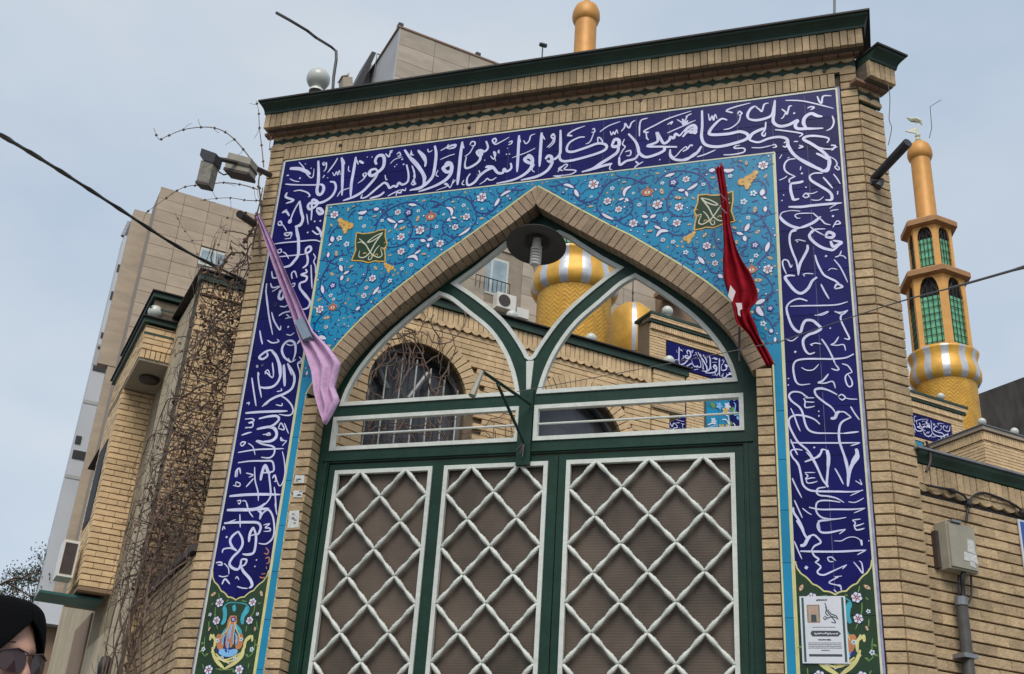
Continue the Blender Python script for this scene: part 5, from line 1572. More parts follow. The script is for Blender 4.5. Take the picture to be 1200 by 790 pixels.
mb=MB(); mb.tube([c+Vector((0,0,zt-.05)),c+Vector((0,0,zt+.75))],[.02,.012],6); mb.lathe([(0,zt+.02),(.05,zt+.08),(0,zt+.14)],c,8); mb.lathe([(0,zt+.3),(.035,zt+.34),(0,zt+.38)],c,8); mk('finial',mb,'metal_brown',td,c)
# ------------------------------------------------------------------ background buildings
def slabs(parent,F,s0,s1,z0,z1,w_,h_,m,holes=(),limit=300,d=.03):
    rs=[]; z=z1; k=0
    while z>z0:
        x=s0
        while x<s1:
            a,b=max(x,s0),min(x+w_-.012,s1); zz=max(z-h_+.012,z0)
            if b-a>.05 and not any(hx0-.05<(a+b)/2<hx1+.05 and hz0-.05<(zz+z)/2<hz1+.05 for hx0,hx1,hz0,hz1 in holes): rs.append((a,b,zz,z))
            x+=w_
        z-=h_; k+=1
    emit(parent,F,rs,'stone_panel',m,d,-d+.0,limit,.002,'stone_cladding')
# A: stone block on the left
q=[(1.420,21.020)][0]; sa,za=q
ap=thing('apartment_block','tan stone-clad apartment block rising behind the left brick house','apartment building',ST(sa+5,29))
AO_=WL[ap.name]
def bq(name,m,s0,s1,t0,t1,z0,z1,parent): return bx(name,m,s0,s1,t0,t1,z0,z1,parent)
bq('walls','stone_joint',sa,sa+11,25.04,26.5,0,za-.02,ap); sv=[(0.910,21.070)][0]; bq('side_wing','stone_tan',sv[0],sa+3,27,27.4,15.4,sv[1],ap); bq('side_wing','stone_tan',sv[0]+.32,sa+3,27.02,27.4,0,15.4,ap)
w1=[(3.010,19.300),(3.980,18.690)]; wx0,wz1=w1[0]; wx1,wz0=w1[1]
slabs(ap,frame_e1(25.0),sa-.02,sa+11,4,za,.80,.42,'stone_tan',[(wx0,wx1,wz0,wz1)])
F25=frame_e1(25.0)
mb=MB(); mb.fbox(F25,wx0,wx1,wz0,wz1,-.03,-.02); wo=mk('window',mb,'white_paint',ap,F25(wx0,wz0))
for a,b in ((.05,.47),(.53,.95)):
    mb=MB(); d=wx1-wx0; mb.fbox(F25,wx0+d*a,wx0+d*b,wz0+.08,wz1-.08,-.03,-.012); mk('pane',mb,'pale_glass',wo,F25(wx0,wz0))
# B: pale stone block behind the cornice and through the arch
q=[(6.810,25.520)][0]; sb,zb_=q
bp=thing('stone_building','pale stone building with a white-framed window and air conditioner, showing above the cornice','apartment building',ST(sb+6,22))
bq('walls','stone_joint',sb,sb+16,19.04,26,0,zb_-.02,bp); bq('side_wall','plaster_grey',sb-.05,sb,19.0,26,0,zb_,bp); bq('parapet','stone_brown',sb-.1,sb+16,18.97,26.1,zb_,zb_+.06,bp)
F19=frame_e1(19)
w2=[(9.950,18.240),(11.070,18.590),(11.220,17.320),(10.110,16.990)]; bx0=(w2[0][0]+w2[3][0])/2; bx1=(w2[1][0]+w2[2][0])/2; bz1=(w2[0][1]+w2[1][1])/2; bz0=(w2[2][1]+w2[3][1])/2
slabs(bp,F19,sb,sb+14,13,zb_,1.2,.62,'stone_pale',[(bx0,bx1,bz0,bz1)])
mb=MB(); mb.fbox(F19,bx0,bx1,bz0,bz1,-.03,-.02); wo=mk('window',mb,'white_paint',bp,F19(bx0,bz0))
for a,b in ((.06,.47),(.53,.94)):
    mb=MB(); d=bx1-bx0; mb.fbox(F19,bx0+d*a,bx0+d*b,bz0+.08,bz1-.08,-.03,-.012); mk('pane',mb,'pale_glass',wo,F19(bx0,bz0))
for k in range(9):
    x=bx0+(bx1-bx0)*k/8; mb=MB(); mb.tube([F19(x,bz0+.02,.14),F19(x,bz0+.42,.14)],.012,4); mk('railing_bar',mb,'metal_dark',wo,F19(x,bz0))
mb=MB(); mb.tube([F19(bx0,bz0+.42,.14),F19(bx1,bz0+.42,.14)],.018,4); mk('railing_top',mb,'metal_dark',wo,F19(bx0,bz0))
q=[(10.680,16.930),(11.190,16.540)]; (ax0,az1),(ax1,az0)=q
acb=thing('air_conditioner','white outdoor air conditioner with round fan on the pale building below its window','air conditioner',F19(ax0+.3,az0,.2))
mb=MB(); mb.fbox(F19,ax0,ax0+.62,az0+.1,az0+.58,.03,.33); mk('casing',mb,'lamp_white',acb,WL[acb.name])
mb=MB(); mb.tube([F19(ax0+.24,az0+.34,.33),F19(ax0+.24,az0+.34,.345)],.19,18); mk('fan_grille',mb,'metal_brown',acb,WL[acb.name])
mb=MB(); mb.fbox(F19,ax0+.7,ax0+1.1,az0,az0+.3,.03,.25); mk('white_box',mb,'lamp_white',None,F19(ax0+.9,az0),label='small white box on the wall right of the air conditioner fan',cat='box')
bq('brown_bay','stone_brown',sb+9.6,sb+15.9,18.6,19.1,0,[(15.860,19.360)][0][1],bp)
q=[(16.060,18.800),(17.040,18.720)]
mb=MB(); F186=frame_e1(18.6); mb.fbox(F186,q[0][0],q[1][0],q[0][1]-.35,q[0][1]-.22,0,.5); mk('window_canopy',mb,'stone_brown',bp,F186(*q[0]))
for x,z in [(6.830,25.600),(9.550,25.590)]: 
    mb=MB(); mb.fbox(F19,x-.08,x+.08,zb_+.06,zb_+.3,-.3,-.1); mk('roof_lamp',mb,'metal_dark',bp,F19(x,z))
# stair shed roof between the buildings
F21=frame_e1(21)
sh=[(6.540,25.920),(6.690,25.920),(6.370,24.440),(6.270,24.270),(6.080,24.190)]
shed=thing('rooftop_shed','dark sloping metal roof and railing just left of the pale stone building','roof shed',F21(sh[0][0],0))
mb=MB(); mb.prism(F21,[(x,z) for x,z in sh],-1.2,0); mk('roof_sheet',mb,'metal_dark',shed,WL[shed.name])
ws=[(6.690,25.880),(7.020,25.920),(7.650,24.700),(6.430,24.190)]; mb=MB(); mb.prism(F21,ws,-1.6,-.6); mk('wall',mb,'plaster_grey',shed,WL[shed.name])
rl=[(6.720,25.890),(7.150,25.900)]; mb=MB(); mb.tube([F21(*rl[0],.0),F21(*rl[1],.0)],.025,4); mk('railing_top',mb,'metal_grey',shed,WL[shed.name])
for k in range(6):
    x=rl[0][0]+(rl[1][0]-rl[0][0])*k/5; z=rl[0][1]+(rl[1][1]-rl[0][1])*k/5; mb=MB(); mb.tube([F21(x,z,0),F21(x,z-.9,0)],.015,4); mk('railing_bar',mb,'metal_grey',shed,F21(x,z))
ch=[(5.710,24.520),(6.020,24.640),(6.100,24.200),(5.770,24.060)]; mb=MB(); mb.prism(F21,ch,-.4,0); mb.prism(F21,[(ch[0][0]-.05,ch[0][1]-.0),(ch[1][0]-.12,ch[1][1]),(ch[1][0]-.12,ch[1][1]+.12),(ch[0][0]+.1,ch[0][1]+.12)],-.42,.02); mk('chimney_block',mb,'stone_pale',None,F21(*ch[0]),label='stubby pale stone chimney beside the globe lamp above the cornice',cat='chimney')
mb=MB(); mb.prism(F21,[([(5.770,24.060)][0][0],0),(ws[2][0]+.3,0),(ws[2][0]+.3,ws[2][1]-.3),([(5.770,24.060)][0][0],ws[2][1]-.3)],-3,-.1); mk('lower_walls',mb,'stone_pale',shed,WL[shed.name])
# C: white building far left
q=[(1.120,22.650)][0]; sw,zw=q
F32=frame_e1(32)
wb=thing('white_building','tall narrow pale building with dark windows at the far left end of the street','apartment building',ST(sw+2,36))
bq('walls','plaster_white',sw,sw+8,32,32.8,0,zw,wb)
for (a,b),(c_,d_) in ([(1.040,21.400),(1.380,21.100)],[(1.090,20.260),(1.430,19.930)],[(1.050,18.570),(1.430,18.360)],[(1.080,18.020),(1.500,17.900)],[(1.100,17.250),(1.610,17.080)],[(1.070,14.580),(1.330,14.290)],[(1.160,14.060),(1.650,13.760)]):
     mb=MB(); mb.fbox(F32,max(a,sw+.02),c_,d_,b,-.02,.03); mk('window',mb,'metal_dark',wb,F32(a,b))
for (a,b),(c_,d_) in ([(1.030,18.110),(1.210,17.280)],[(1.380,15.940),(1.410,15.810)],[(1.750,13.170),(1.770,13.050)]):
     mb=MB(); mb.fbox(F32,sw-.03,sw+3,d_,b,-.02,.02); mk('grey_band',mb,'plaster_grey',wb,F32(a,b))
q=[(0.410,6.640),(0.520,6.150)]; F30=frame_e1(20); mb=MB(); mb.fbox(F30,q[0][0],q[0][0]+2.2,q[1][1],q[0][1],-.6,0); mk('ground_canopy',mb,'plaster_white',wb,F30(*q[0]))
mb=MB(); mb.fbox(F30,q[0][0]+.2,q[0][0]+2.2,0,q[1][1],-.55,-.4); mk('shopfront',mb,'stone_brown',wb,F30(*q[0]))
mb=MB(); (a,b)=[(1.240,22.720)][0]; mb.tube([F32(sw+.2,zw,-.3),F32(sw+.2,zw+.7,-.3)],.06,6); mb.tube([F32(sw-.0,zw+.1,-.3),F32(sw+.1,zw+.75,-.3)],.12,6); mk('roof_vent',mb,'metal_grey',wb,F32(a,b))
# D: dark cement wall on the right
q=[(27.060,16.960),(29.410,18.180)]
dk=MB(); F16=frame_e1(16); dk.prism(F16,[(q[0][0],0),(q[1][0]+9,0),(q[1][0]+9,q[1][1]+1.5),(q[1][0],q[1][1]),(q[0][0],q[0][1])],-.3,0)
mk('cement_gable',dk,'cement_dark',None,F16(q[0][0],0),label='dark rough cement gable wall rising at the right edge behind the gold minaret',cat='wall')
# globe lamps
def globe(P,r,label,group=None,neck=True):
    t=thing('globe_lamp',label,'lamp',P,group); 
    mb=MB(); mb.lathe([(0,-r)]+[(r*math.cos(R(a)),r*math.sin(R(a))) for a in range(-75,90,15)]+[(0,r)],Vector(P)+Vector((0,0,r*1.35)),20); mk('globe',mb,'globe_glass',t,P,smooth=True)
    mb=MB(); mb.lathe([(r*.62,0),(r*.62,r*.18),(r*.45,r*.3),(r*.4,r*.6),(0,r*.6)],P,14); mk('neck',mb,'lamp_white',t,P,smooth=True)
    return t
g=[(-4.247,7.512)][0]; globe((g[0],-.08,g[1]-.138),.102,'large pale globe lamp on the gate cornice beside the bent pole')
for (q,lab) in (([(3.300,6.980)][0],'small globe lamp on the parapet left of the minaret bowl'),([(4.320,7.030)][0],'small globe lamp on the parapet in front of the gold shaft'),([(5.390,7.070)][0],'small globe lamp on the parapet end just left of the blue band')):
    globe(FA(q[0],6.992,-.05),.065,lab,'globe lamps along the roofs')
q=[(11.460,13.290)][0]; globe(FI(q[0],13.2,0),.13,'globe lamp on top of the mosque cornice above the blue band','globe lamps along the roofs')
for q,lab in (([(16.480,10.400)][0],'globe lamp on the corner of the low wing right of the gate'),([(17.410,10.460)][0],'globe lamp at the right edge of the photo on the low wing roof')):
    globe(FW(q[0]+.05,[(16.460,10.470)][0][1],-.05),.085,lab,'globe lamps along the roofs')
q=[(19.810,13.640)][0]; globe(FI(q[0],13.2,0),.1,'globe lamp on the mosque cornice in front of the right minaret bowl','globe lamps along the roofs')
globe(ST(-.30,3.12,6.484),.075,'small globe lamp on the stepped roof of the left house','globe lamps along the roofs')
# ------------------------------------------------------------------ things on the gate
def Y(y,pts): return [(x,y,z) for x,z in pts]
# bent pole
mb=MB(); p=[(-4.256,7.619),(-4.268,7.763),(-4.270,7.956),(-4.285,8.055),(-4.344,8.116)]; p2=[(-4.020,7.508),(-4.112,7.607),(-4.306,7.745),(-4.432,7.834)]
mb.tube(Y(.2,p)+Y(-.0,[(-4.299,7.990)])+Y(-.3,[(-4.205,7.778),(-4.300,7.871)])+Y(-.6,[(-4.287,7.723),(-4.432,7.834)]),[.014]*4+[.013]*6,8)
mk('bent_pole',mb,'metal_dark',None,(p[0][0],.2,7.26),label='thin dark bent metal pole rising over the left cornice beside the globe',cat='pole')
mb=MB(); p=[(0.025,7.592),(0.048,7.972)]; mb.tube(Y(.3,p),.012,6); mk('mast',mb,'metal_grey',None,(p[0][0],.3,7.2),label='thin straight mast standing on the right end of the cornice',cat='mast')
an=thing('roof_antenna','tiny antenna with a small head on the cornice left of the gold minaret tip','antenna',([(-2.357,7.706)][0][0],.3,7.26))
mb=MB(); p=[(-2.364,7.689),(-2.365,7.855)]; mb.tube(Y(.3,p),.006,5); mk('rod',mb,'metal_dark',an,(p[0][0],.3,7.26)); mb=MB(); p=[(-2.388,7.859),(-2.333,7.831)]; mb.tube(Y(.3,p),.02,5); mk('head',mb,'metal_dark',an,(p[0][0],.3,7.5))
# pendant lamp under the apex
c=Vector(([(-2.186,5.653)][0][0],-.1,[(-2.185,5.638)][0][1]))
pl_=thing('arch_lamp','round dark metal lamp shade with a white spiral bulb under the arch apex','lamp',c)
tilt=Matrix.Rotation(R(-12),3,'X')
mb=MB(); mb.lathe([(.02,.10),(.08,.09),(.10,.03),(.115,.012),(.218,-.022),(.222,-.028),(.215,-.03),(.112,.0),(.092,.008),(.075,.06),(.0,.07)],c,36,tilt=tilt); mk('shade',mb,'shade_grey',pl_,c,smooth=True)
b0_=c+tilt@Vector((0,0,.03)); b1_=b0_+Vector((-.0,-.01,-.23))
mb=MB(); mb.tube([b0_,b0_+(b1_-b0_)*.35],[.03,.036],12); mk('bulb_base',mb,'lamp_white',pl_,c)
mb=MB(); P_=[]
for k in range(73):
    t=k/72; g=t*2*math.pi*6; P_.append(b0_+(b1_-b0_)*(.3+.68*t)+Vector((math.cos(g)*.033,math.sin(g)*.033,0)))
mb.tube(P_,.0105,6); mb.tube([b0_+(b1_-b0_)*.3,b1_],.018,8); mk('spiral_bulb',mb,'lamp_white',pl_,c,smooth=True)
mb=MB(); mb.tube([c+Vector((0,.03,.09)),(c.x,.13,5.83)],.012,8); mk('arm',mb,'metal_dark',pl_,c)
mb=MB(); mb.tube([(c.x,.05,c.z+.13),(c.x,.12,c.z+.13)],.016,10); mk('white_cap',mb,'lamp_white',pl_,c)
# two floodlights on a bracket at the left
br=thing('flood_light_bracket','dark bracket arm carrying a hanging lantern and a box floodlight left of the gate','floodlight',(-4.64,-.1,[(-4.559,6.575)][0][1]))
mb=MB(); P_=Y(-.05,[(-4.573,6.593)])+Y(-.35,[(-4.513,6.452)])+Y(-.5,[(-4.618,6.422)])+Y(-.7,[(-4.758,6.363)]); mb.tube(P_,[.026,.02,.018,.02],8); mk('arm',mb,'metal_brown',br,WL[br.name])
mb=MB(); a,b=[(-4.785,6.383),(-4.692,6.297)]
def box6(mb,y0,y1,pts,mi=0): # quad in the picture plane given depth
    mb.prism(G,pts,-y1,-y0,mi)
box6(mb,-.75,-.65,[(-4.767,6.405),(-4.624,6.335),(-4.629,6.249),(-4.737,6.296),(-4.769,6.340)]); mk('lamp_head',mb,'metal_dark',br,WL[br.name])
mb=MB(); box6(mb,-.74,-.66,[(-4.753,6.298),(-4.637,6.250),(-4.643,6.054),(-4.756,6.092)]); mk('lantern_glass',mb,'lamp_glass',br,WL[br.name])
mb=MB(); box6(mb,-.745,-.655,[(-4.759,6.108),(-4.646,6.070),(-4.649,6.047),(-4.762,6.085)]); mk('lantern_rim',mb,'metal_brown',br,WL[br.name])
mb=MB(); box6(mb,-.48,-.37,[(-4.705,6.544),(-4.487,6.455),(-4.488,6.292),(-4.711,6.372),(-4.718,6.447)]); mk('floodlight_body',mb,'junction_paint',br,WL[br.name])
mb=MB(); box6(mb,-.49,-.36,[(-4.726,6.489),(-4.483,6.389),(-4.486,6.365),(-4.719,6.455)]); box6(mb,-.49,-.36,[(-4.716,6.397),(-4.485,6.316),(-4.488,6.292),(-4.719,6.373)]); mk('floodlight_trim',mb,'metal_brown',br,WL[br.name])
mb=MB(); mb.tube(Y(-.6,[(-4.706,6.343),(-4.668,6.265),(-4.624,6.235),(-4.565,6.243)]),.006,5); mk('lamp_wire',mb,'cable',br,WL[br.name])
# black pipes
mb=MB(); a=Vector((*[[(-4.641,6.126)][0][0]],-.05,[(-4.641,6.126)][0][1])); b=Vector(([(-4.581,6.023)][0][0],-.35,[(-4.581,6.023)][0][1])); mb.tube([a,b],.032,10); mk('flag_socket',mb,'metal_dark',None,a,label='short dark pipe sticking out at the left edge of the gate above the pink cloth',cat='pipe')
a=[(0.075,5.966)][0]; a=CH(a[0],a[1],.0); b3=[(0.435,6.031)][0]; b=Vector((b3[0],-.25,b3[1]))
fh=thing('flag_pole_holder','black slanting pipe on a bracket at the right corner of the gate near the top','pipe',a)
mb=MB(); mb.tube([a,b],[.030,.033],10); mk('pipe',mb,'metal_dark',fh,a)
mb=MB(); mb.tube([a-Vector((.05,.0,.03)),a+Vector((.05,-.03,-.05)),a+Vector((.02,-.05,-.10))],.028,6); mb.tube([a+Vector((-.04,0,.08)),a+Vector((-.02,-.02,-.06))],.02,6); mk('clamp',mb,'metal_dark',fh,a)
# bracket light arm at the centre post
la=thing('swing_arm','dark green swing arm with pale green head braced off the middle of the gate','bracket',(gc,.1,4.3))
A_=Y(.08,[(-2.214,4.424)])[0]; B_=Y(-.45,[(-2.403,4.457)])[0]; S0=Y(-.28,[(-2.347,4.440)])[0]; S1=Y(.07,[(-2.244,4.134)])[0]
mb=MB(); mb.tube([A_,B_],.0115,8); mk('arm',mb,'green_paint',la,WL[la.name]); mb=MB(); mb.tube([S0,(S0[0]*.93+S1[0]*.07,S0[1],S0[2]*.93+S1[2]*.07),S1],.011,8); mk('strut',mb,'green_paint',la,WL[la.name])
mb=MB(); C_=Y(-.5,[(-2.442,4.259)])[0]; mb.tube([B_,C_],[.014,.026],6); mk('head',mb,'glaze_cream' if False else 'junction_paint',la,WL[la.name])
mb=MB()
for dx in (-.03,.0,.02): mb.tube([S1,(S1[0]+dx-.02,S1[1]-.02,S1[2]-.09-dx)],.005,5)
mk('wire_tails',mb,'metal_brown',la,WL[la.name])
# stickers on the left jamb
for p,lab in (([(-3.933,3.942),(-3.857,3.939),(-3.855,3.881),(-3.930,3.883)],'upper pale paper sticker on the left brick jamb'),([(-3.928,3.826),(-3.853,3.823),(-3.851,3.772),(-3.926,3.775)],'middle pale paper sticker on the left brick jamb'),([(-3.937,3.674),(-3.857,3.677),(-3.844,3.552),(-3.930,3.549)],'lowest and largest torn sticker on the left brick jamb')):
    mb=MB(); mb.prism(Frame(0,-.006,0),p,0,.002); 
    t=mk('paper_sticker',mb,'sticker',None,(p[0][0],-.006,p[0][1]),label=lab,cat='sticker',group='stickers on the left jamb')
    mb=MB(); rr=random.Random(len(lab))
    for k in range(5):
        x=p[0][0]+rr.uniform(.01,.05); z=p[2][1]+(p[0][1]-p[2][1])*rr.uniform(.15,.85); ribbon(mb,Frame(0,-.006,0),[(x,z),(x+.012,z+.004),(x+.022,z-.002)],.006,.0028)
    mk('print',mb,'ink',t,WL[t.name],fixn=False)
# poster
p=[(-0.438,3.033),(-0.170,3.034),(-0.175,2.645),(-0.433,2.639)]; x0=(p[0][0]+p[3][0])/2; x1=(p[1][0]+p[2][0])/2; z1=(p[0][1]+p[1][1])/2; z0=(p[2][1]+p[3][1])/2
ps=thing('notice_poster','pale printed memorial notice with a small photo taped over the right tile panel','poster',(x0,-.012,z1))
FP=Frame(0,-.011,0); wd,ht=x1-x0,z1-z0
mb=MB(); mb.fbox(FP,x0,x1,z0,z1,-.003,0); mk('sheet',mb,'paper',ps,WL[ps.name])
U=lambda u,v:(x0+u*wd,z1-v*ht)
def rct(mb,u0,v0,u1,v1,d,mi=0): poly(mb,FP,[U(u0,v0),U(u1,v0),U(u1,v1),U(u0,v1)],d,mi)
mb=MB(); rct(mb,.04,.02,.09,.98,.0006); rct(mb,.91,.02,.96,.98,.0006); mk('green_stripe',mb,'ink_green',ps,WL[ps.name],fixn=False)
mb=MB(); rct(mb,.15,.13,.43,.40,.0006,1); rct(mb,.18,.15,.40,.385,.001,0); poly(mb,FP,[(x+0,z) for x,z in disc(*U(.29,.23),.016,9)],.0014,2); rct(mb,.235,.28,.35,.385,.0014,3); mk('portrait_photo',mb,['stone_pale','photo_tone','skin','ink'],ps,WL[ps.name],fixn=False)
mb=MB()
poly(mb,FP,[U(.2,.56),U(.24,.52),U(.80,.52),U(.86,.56),U(.80,.605),U(.24,.605)],.0006,0); rct(mb,.15,.865,.86,.90,.0006,0)
def scr(x0_,x1_,v,h,mi,n,wv,seed):
    rr=random.Random(seed)
    for k in range(n):
        u=x0_+(x1_-x0_)*(k+.5)/n; du=(x1_-x0_)/n*.45; ribbon(mb,FP,[U(u+du,v-rr.uniform(0,h)),U(u+du*.3,v+rr.uniform(0,h*.5)),U(u-du*.4,v-rr.uniform(0,h*.4)),U(u-du,v+rr.uniform(0,h*.3))],wv,.0012,mi)
scr(.28,.80,.565,.03,1,8,.0045,1); scr(.36,.60,.06,.02,0,5,.005,2); scr(.25,.75,.468,.006,0,14,.0025,3); scr(.36,.64,.655,.018,0,6,.005,4)
for i,v in enumerate((.70,.725,.75,.775)): scr(.14,.86,v,.008,0,22,.0022,10+i)
scr(.42,.6,.81,.01,0,5,.003,5)
for pts in ([(.55,.1),(.58,.18),(.56,.26),(.62,.3)],[(.52,.30),(.60,.33),(.7,.31),(.8,.34)],[(.60,.2),(.68,.27),(.78,.3),(.82,.36)],[(.56,.16),(.6,.24),(.7,.33),(.76,.4),(.66,.39)],[(.5,.32),(.53,.35),(.58,.34)]): ribbon(mb,FP,[U(*q) for q in pts],.0055,.001,0)
mk('printed_text',mb,['ink','paper'],ps,WL[ps.name],fixn=False)
# flags ------------------------------------------------------------------
def cloth(name,pts,depth,m,label,cat,amp=.03,mats=None,n=17,seed=1,stripes=None):
    """pts: list of (left(x,z), right(x,z)) rows; builds a folded sheet with thickness"""
    rows=[(a,b) for a,b in pts]; rr=random.Random(seed); ph=rr.uniform(0,6); mb=MB(); V=[];nr=0
    L_=smoothpts([a for a,b in rows],4); R_=smoothpts([b for a,b in rows],4); nr=len(L_)
    if seed==2:
        lin=lambda P:[tuple(P[i][q]+(P[i+1][q]-P[i][q])*k/4 for q in (0,1)) for i in range(len(P)-1) for k in range(4)]+[tuple(P[-1])]
        L_=lin([a for a,b in rows]); R_=lin([b for a,b in rows])
    for i in range(nr):
        for k in range(n):
            t=k/(n-1); x=L_[i][0]+(R_[i][0]-L_[i][0])*t; z=L_[i][1]+(R_[i][1]-L_[i][1])*t
            wd=abs(R_[i][0]-L_[i][0]); q_=t*2.3+ph/6+i*.018; y=depth+min(amp,wd*.4)*(abs((q_%1)*2-1)*2-1)+.006*math.sin(i*.45+t*5)
            V.append((x,y,z))
    fs=[(i*n+k,i*n+k+1,(i+1)*n+k+1,(i+1)*n+k) for i in range(nr-1) for k in range(n-1)]
    mb.add(V,fs,0)
    ob=mk(name,mb,m,None,(L_[0][0],depth,L_[0][1]),smooth=True,label=label,cat=cat)
    md=ob.modifiers.new('thickness','SOLIDIFY'); md.thickness=.002
    return ob
pinkrows=list(zip([(-4.537,6.086),(-4.456,5.933),(-4.338,5.685),(-4.202,5.413),(-4.077,5.180),(-4.014,5.059),(-3.953,4.939),(-3.865,4.778),(-3.812,4.664),(-3.767,4.498),(-3.712,4.361),(-3.663,4.253)],[(-4.493,6.097),(-4.406,5.951),(-4.268,5.716),(-4.123,5.465),(-4.002,5.253),(-3.924,5.115),(-3.849,4.994),(-3.703,4.856),(-3.595,4.723),(-3.624,4.542),(-3.568,4.432),(-3.640,4.239)]))
pf=cloth('hanging_cloth',pinkrows,-.2,['cloth_pink'],'pale pink twisted cloth drooping across the left blue tile column','cloth',.03,seed=2)
pf.data.materials.append(M['cloth_purple']); 
for pg in pf.data.polygons:
    zc=pf.location.z+pg.center.z
    if zc>[(-4.026,5.088)][0][1]: pg.material_index=1
tp=[(-4.001,5.071),(-3.942,5.102),(-3.846,4.937),(-3.906,4.914)]; mb=MB(); mb.prism(Frame(0,-.235,0),tp,-.05,.012); mk('teal_tie',mb,'cloth_teal',pf,(tp[0][0],-.23,tp[0][1]))
p=[(-4.537,6.086)][0]
redrows=list(zip([(-0.859,6.033),(-0.843,5.916),(-0.828,5.772),(-0.819,5.631),(-0.815,5.520),(-0.814,5.405),(-0.820,5.291),(-0.819,5.172),(-0.806,5.079),(-0.780,4.986),(-0.754,4.881),(-0.735,4.778),(-0.671,4.698),(-0.609,4.570),(-0.559,4.463)],[(-0.805,6.040),(-0.790,5.909),(-0.775,5.765),(-0.766,5.625),(-0.757,5.514),(-0.726,5.361),(-0.684,5.237),(-0.636,5.133),(-0.598,5.013),(-0.597,4.930),(-0.649,4.859),(-0.619,4.768),(-0.592,4.667),(-0.544,4.571),(-0.505,4.465)]))
rf=cloth('red_flag',redrows,-.22,['cloth_red'],'dark red flag hanging down over the right turquoise spandrel','flag',.04,seed=5)
mb=MB(); FR=Frame(0,-.262,0)
for pp in ([(-0.768,5.052),(-0.735,4.998),(-0.759,4.923),(-0.786,4.971)],[(-0.737,4.915),(-0.698,4.911),(-0.694,4.867),(-0.711,4.856),(-0.707,4.811),(-0.723,4.825),(-0.727,4.876)]): poly(mb,FR,pp,0)
mk('white_lettering',mb,'cloth_white',rf,(WL[rf.name].x,-.262,WL[rf.name].z),fixn=False)
mb=MB(); w_=[(-0.842,5.801),(-0.784,5.723),(-0.838,5.688),(-0.781,5.611)]; mb.tube(Y(-.265,w_),.004,4); mk('binding_wire',mb,'metal_grey',rf,WL[rf.name])
rod=MB(); a,b=[(-0.734,4.815),(-0.741,4.565)]; rod.tube(Y(-.1,[a,b]),.008,6); mk('flag_rod',rod,'metal_brown',None,(a[0],-.1,b[1]),label='thin rod behind the lower end of the red flag by the arch edge',cat='rod')
# ------------------------------------------------------------------ right wall fittings
jb=thing('junction_box','beige metal junction box with torn stickers on the right street wall','electrical box',RW(.2,3.2,.05))
p=[(0.044,3.506),(0.381,3.557),(0.336,3.264),(0.033,3.214)]
a0,a1=p[0][0]-.25+.03,p[1][0]-.25+.0; q=[RW.o]
def rwp(txt_pts): return txt_pts
JB=[(0.128,3.517),(0.342,3.546),(0.300,3.259),(0.103,3.226)]
s0,s1=JB[0][0],JB[1][0]; zz0,zz1=(JB[2][1]+JB[3][1])/2,(JB[0][1]+JB[1][1])/2
mb=MB(); mb.fbox(RW,s0-.02,s1,zz0,zz1,.01,.10); mk('body',mb,'junction_paint',jb,WL[jb.name])
mb=MB(); mb.fbox(RW,s0-.008,s1-.01,zz0+.012,zz1-.012,.10,.112); mk('door',mb,'junction_paint',jb,WL[jb.name])
mb=MB(); mb.fbox(RW,s0-.045,s0-.022,zz0+.01,zz1-.05,.0,.04); mk('side_flange',mb,'metal_brown',jb,WL[jb.name])
mb=MB(); mb.fbox(RW,s0+.02,s0+.1,zz1,zz1+.014,.05,.12); mk('lug',mb,'metal_grey',jb,WL[jb.name])
mb=MB(); 
for (u0,u1,v0,v1) in ((.6,.9,.42,.68),(.42,.95,.22,.38),(.62,.85,.12,.22)): mb.prism(RW,[(s0+(s1-s0)*u0,zz0+(zz1-zz0)*v0),(s0+(s1-s0)*u1,zz0+(zz1-zz0)*(v0-.03)),(s0+(s1-s0)*(u1-.03),zz0+(zz1-zz0)*v1),(s0+(s1-s0)*(u0+.04),zz0+(zz1-zz0)*(v1+.02))],.1125,.114)
mk('sticker',mb,'sticker',jb,WL[jb.name])
cdp=[(0.214,3.088),(0.203,2.918),(0.208,2.770),(0.217,2.599)]; cz=cdp[0][1]; cs=cdp[0][0]
cn=thing('conduit','dark grey conduit pipe running down below the junction box','conduit',RW(cs,2,.05))
mb=MB(); mb.tube([RW(cs,cz,.06),RW(cs+.003,.2,.055)],.034,12); mk('pipe',mb,'conduit',cn,WL[cn.name],smooth=True)
mb=MB(); mb.tube([RW(cs,cz-.0,.06),RW(cs,cz-.05,.06)],.038,12); mb.fbox(RW,cs-.06,cs+.05,cz-.36,cz-.335,.0,.097); mk('clip',mb,'metal_grey',cn,WL[cn.name])
def cable(name,pts,r,label,m='cable',cat='cable',n=6,seg=5):
    mb=MB(); P_=smoothpts([tuple(q) for q in pts],seg) if len(pts)>2 else pts
    mb.tube(P_,r,n); return mk(name,mb,m,None,pts[0],smooth=True,label=label,cat=cat)
zt_=cz
cable('cable',[RW(s0+.12,zz0+.02,.08),RW(s0+.10,zz0-.04,.075),RW(cs+.02,cz+.05,.065),RW(cs+.01,cz-.02,.06)],.014,'thick black cable dropping from the junction box into the conduit')
lp=[(0.332,3.285),(0.321,3.168),(0.304,3.097),(0.263,3.050),(0.224,3.064),(0.213,3.135),(0.226,3.225)]; cable('cable_loop',[RW(a,b,.05) for a,b in lp],.0065,'thin black cable looping beneath the right side of the junction box')
lp=[(0.362,3.583),(0.379,3.647),(0.401,3.701),(0.408,3.747)]; cable('cable',[RW(a,b,.03) for a,b in lp],.008,'short black cable rising from the top of the junction box')
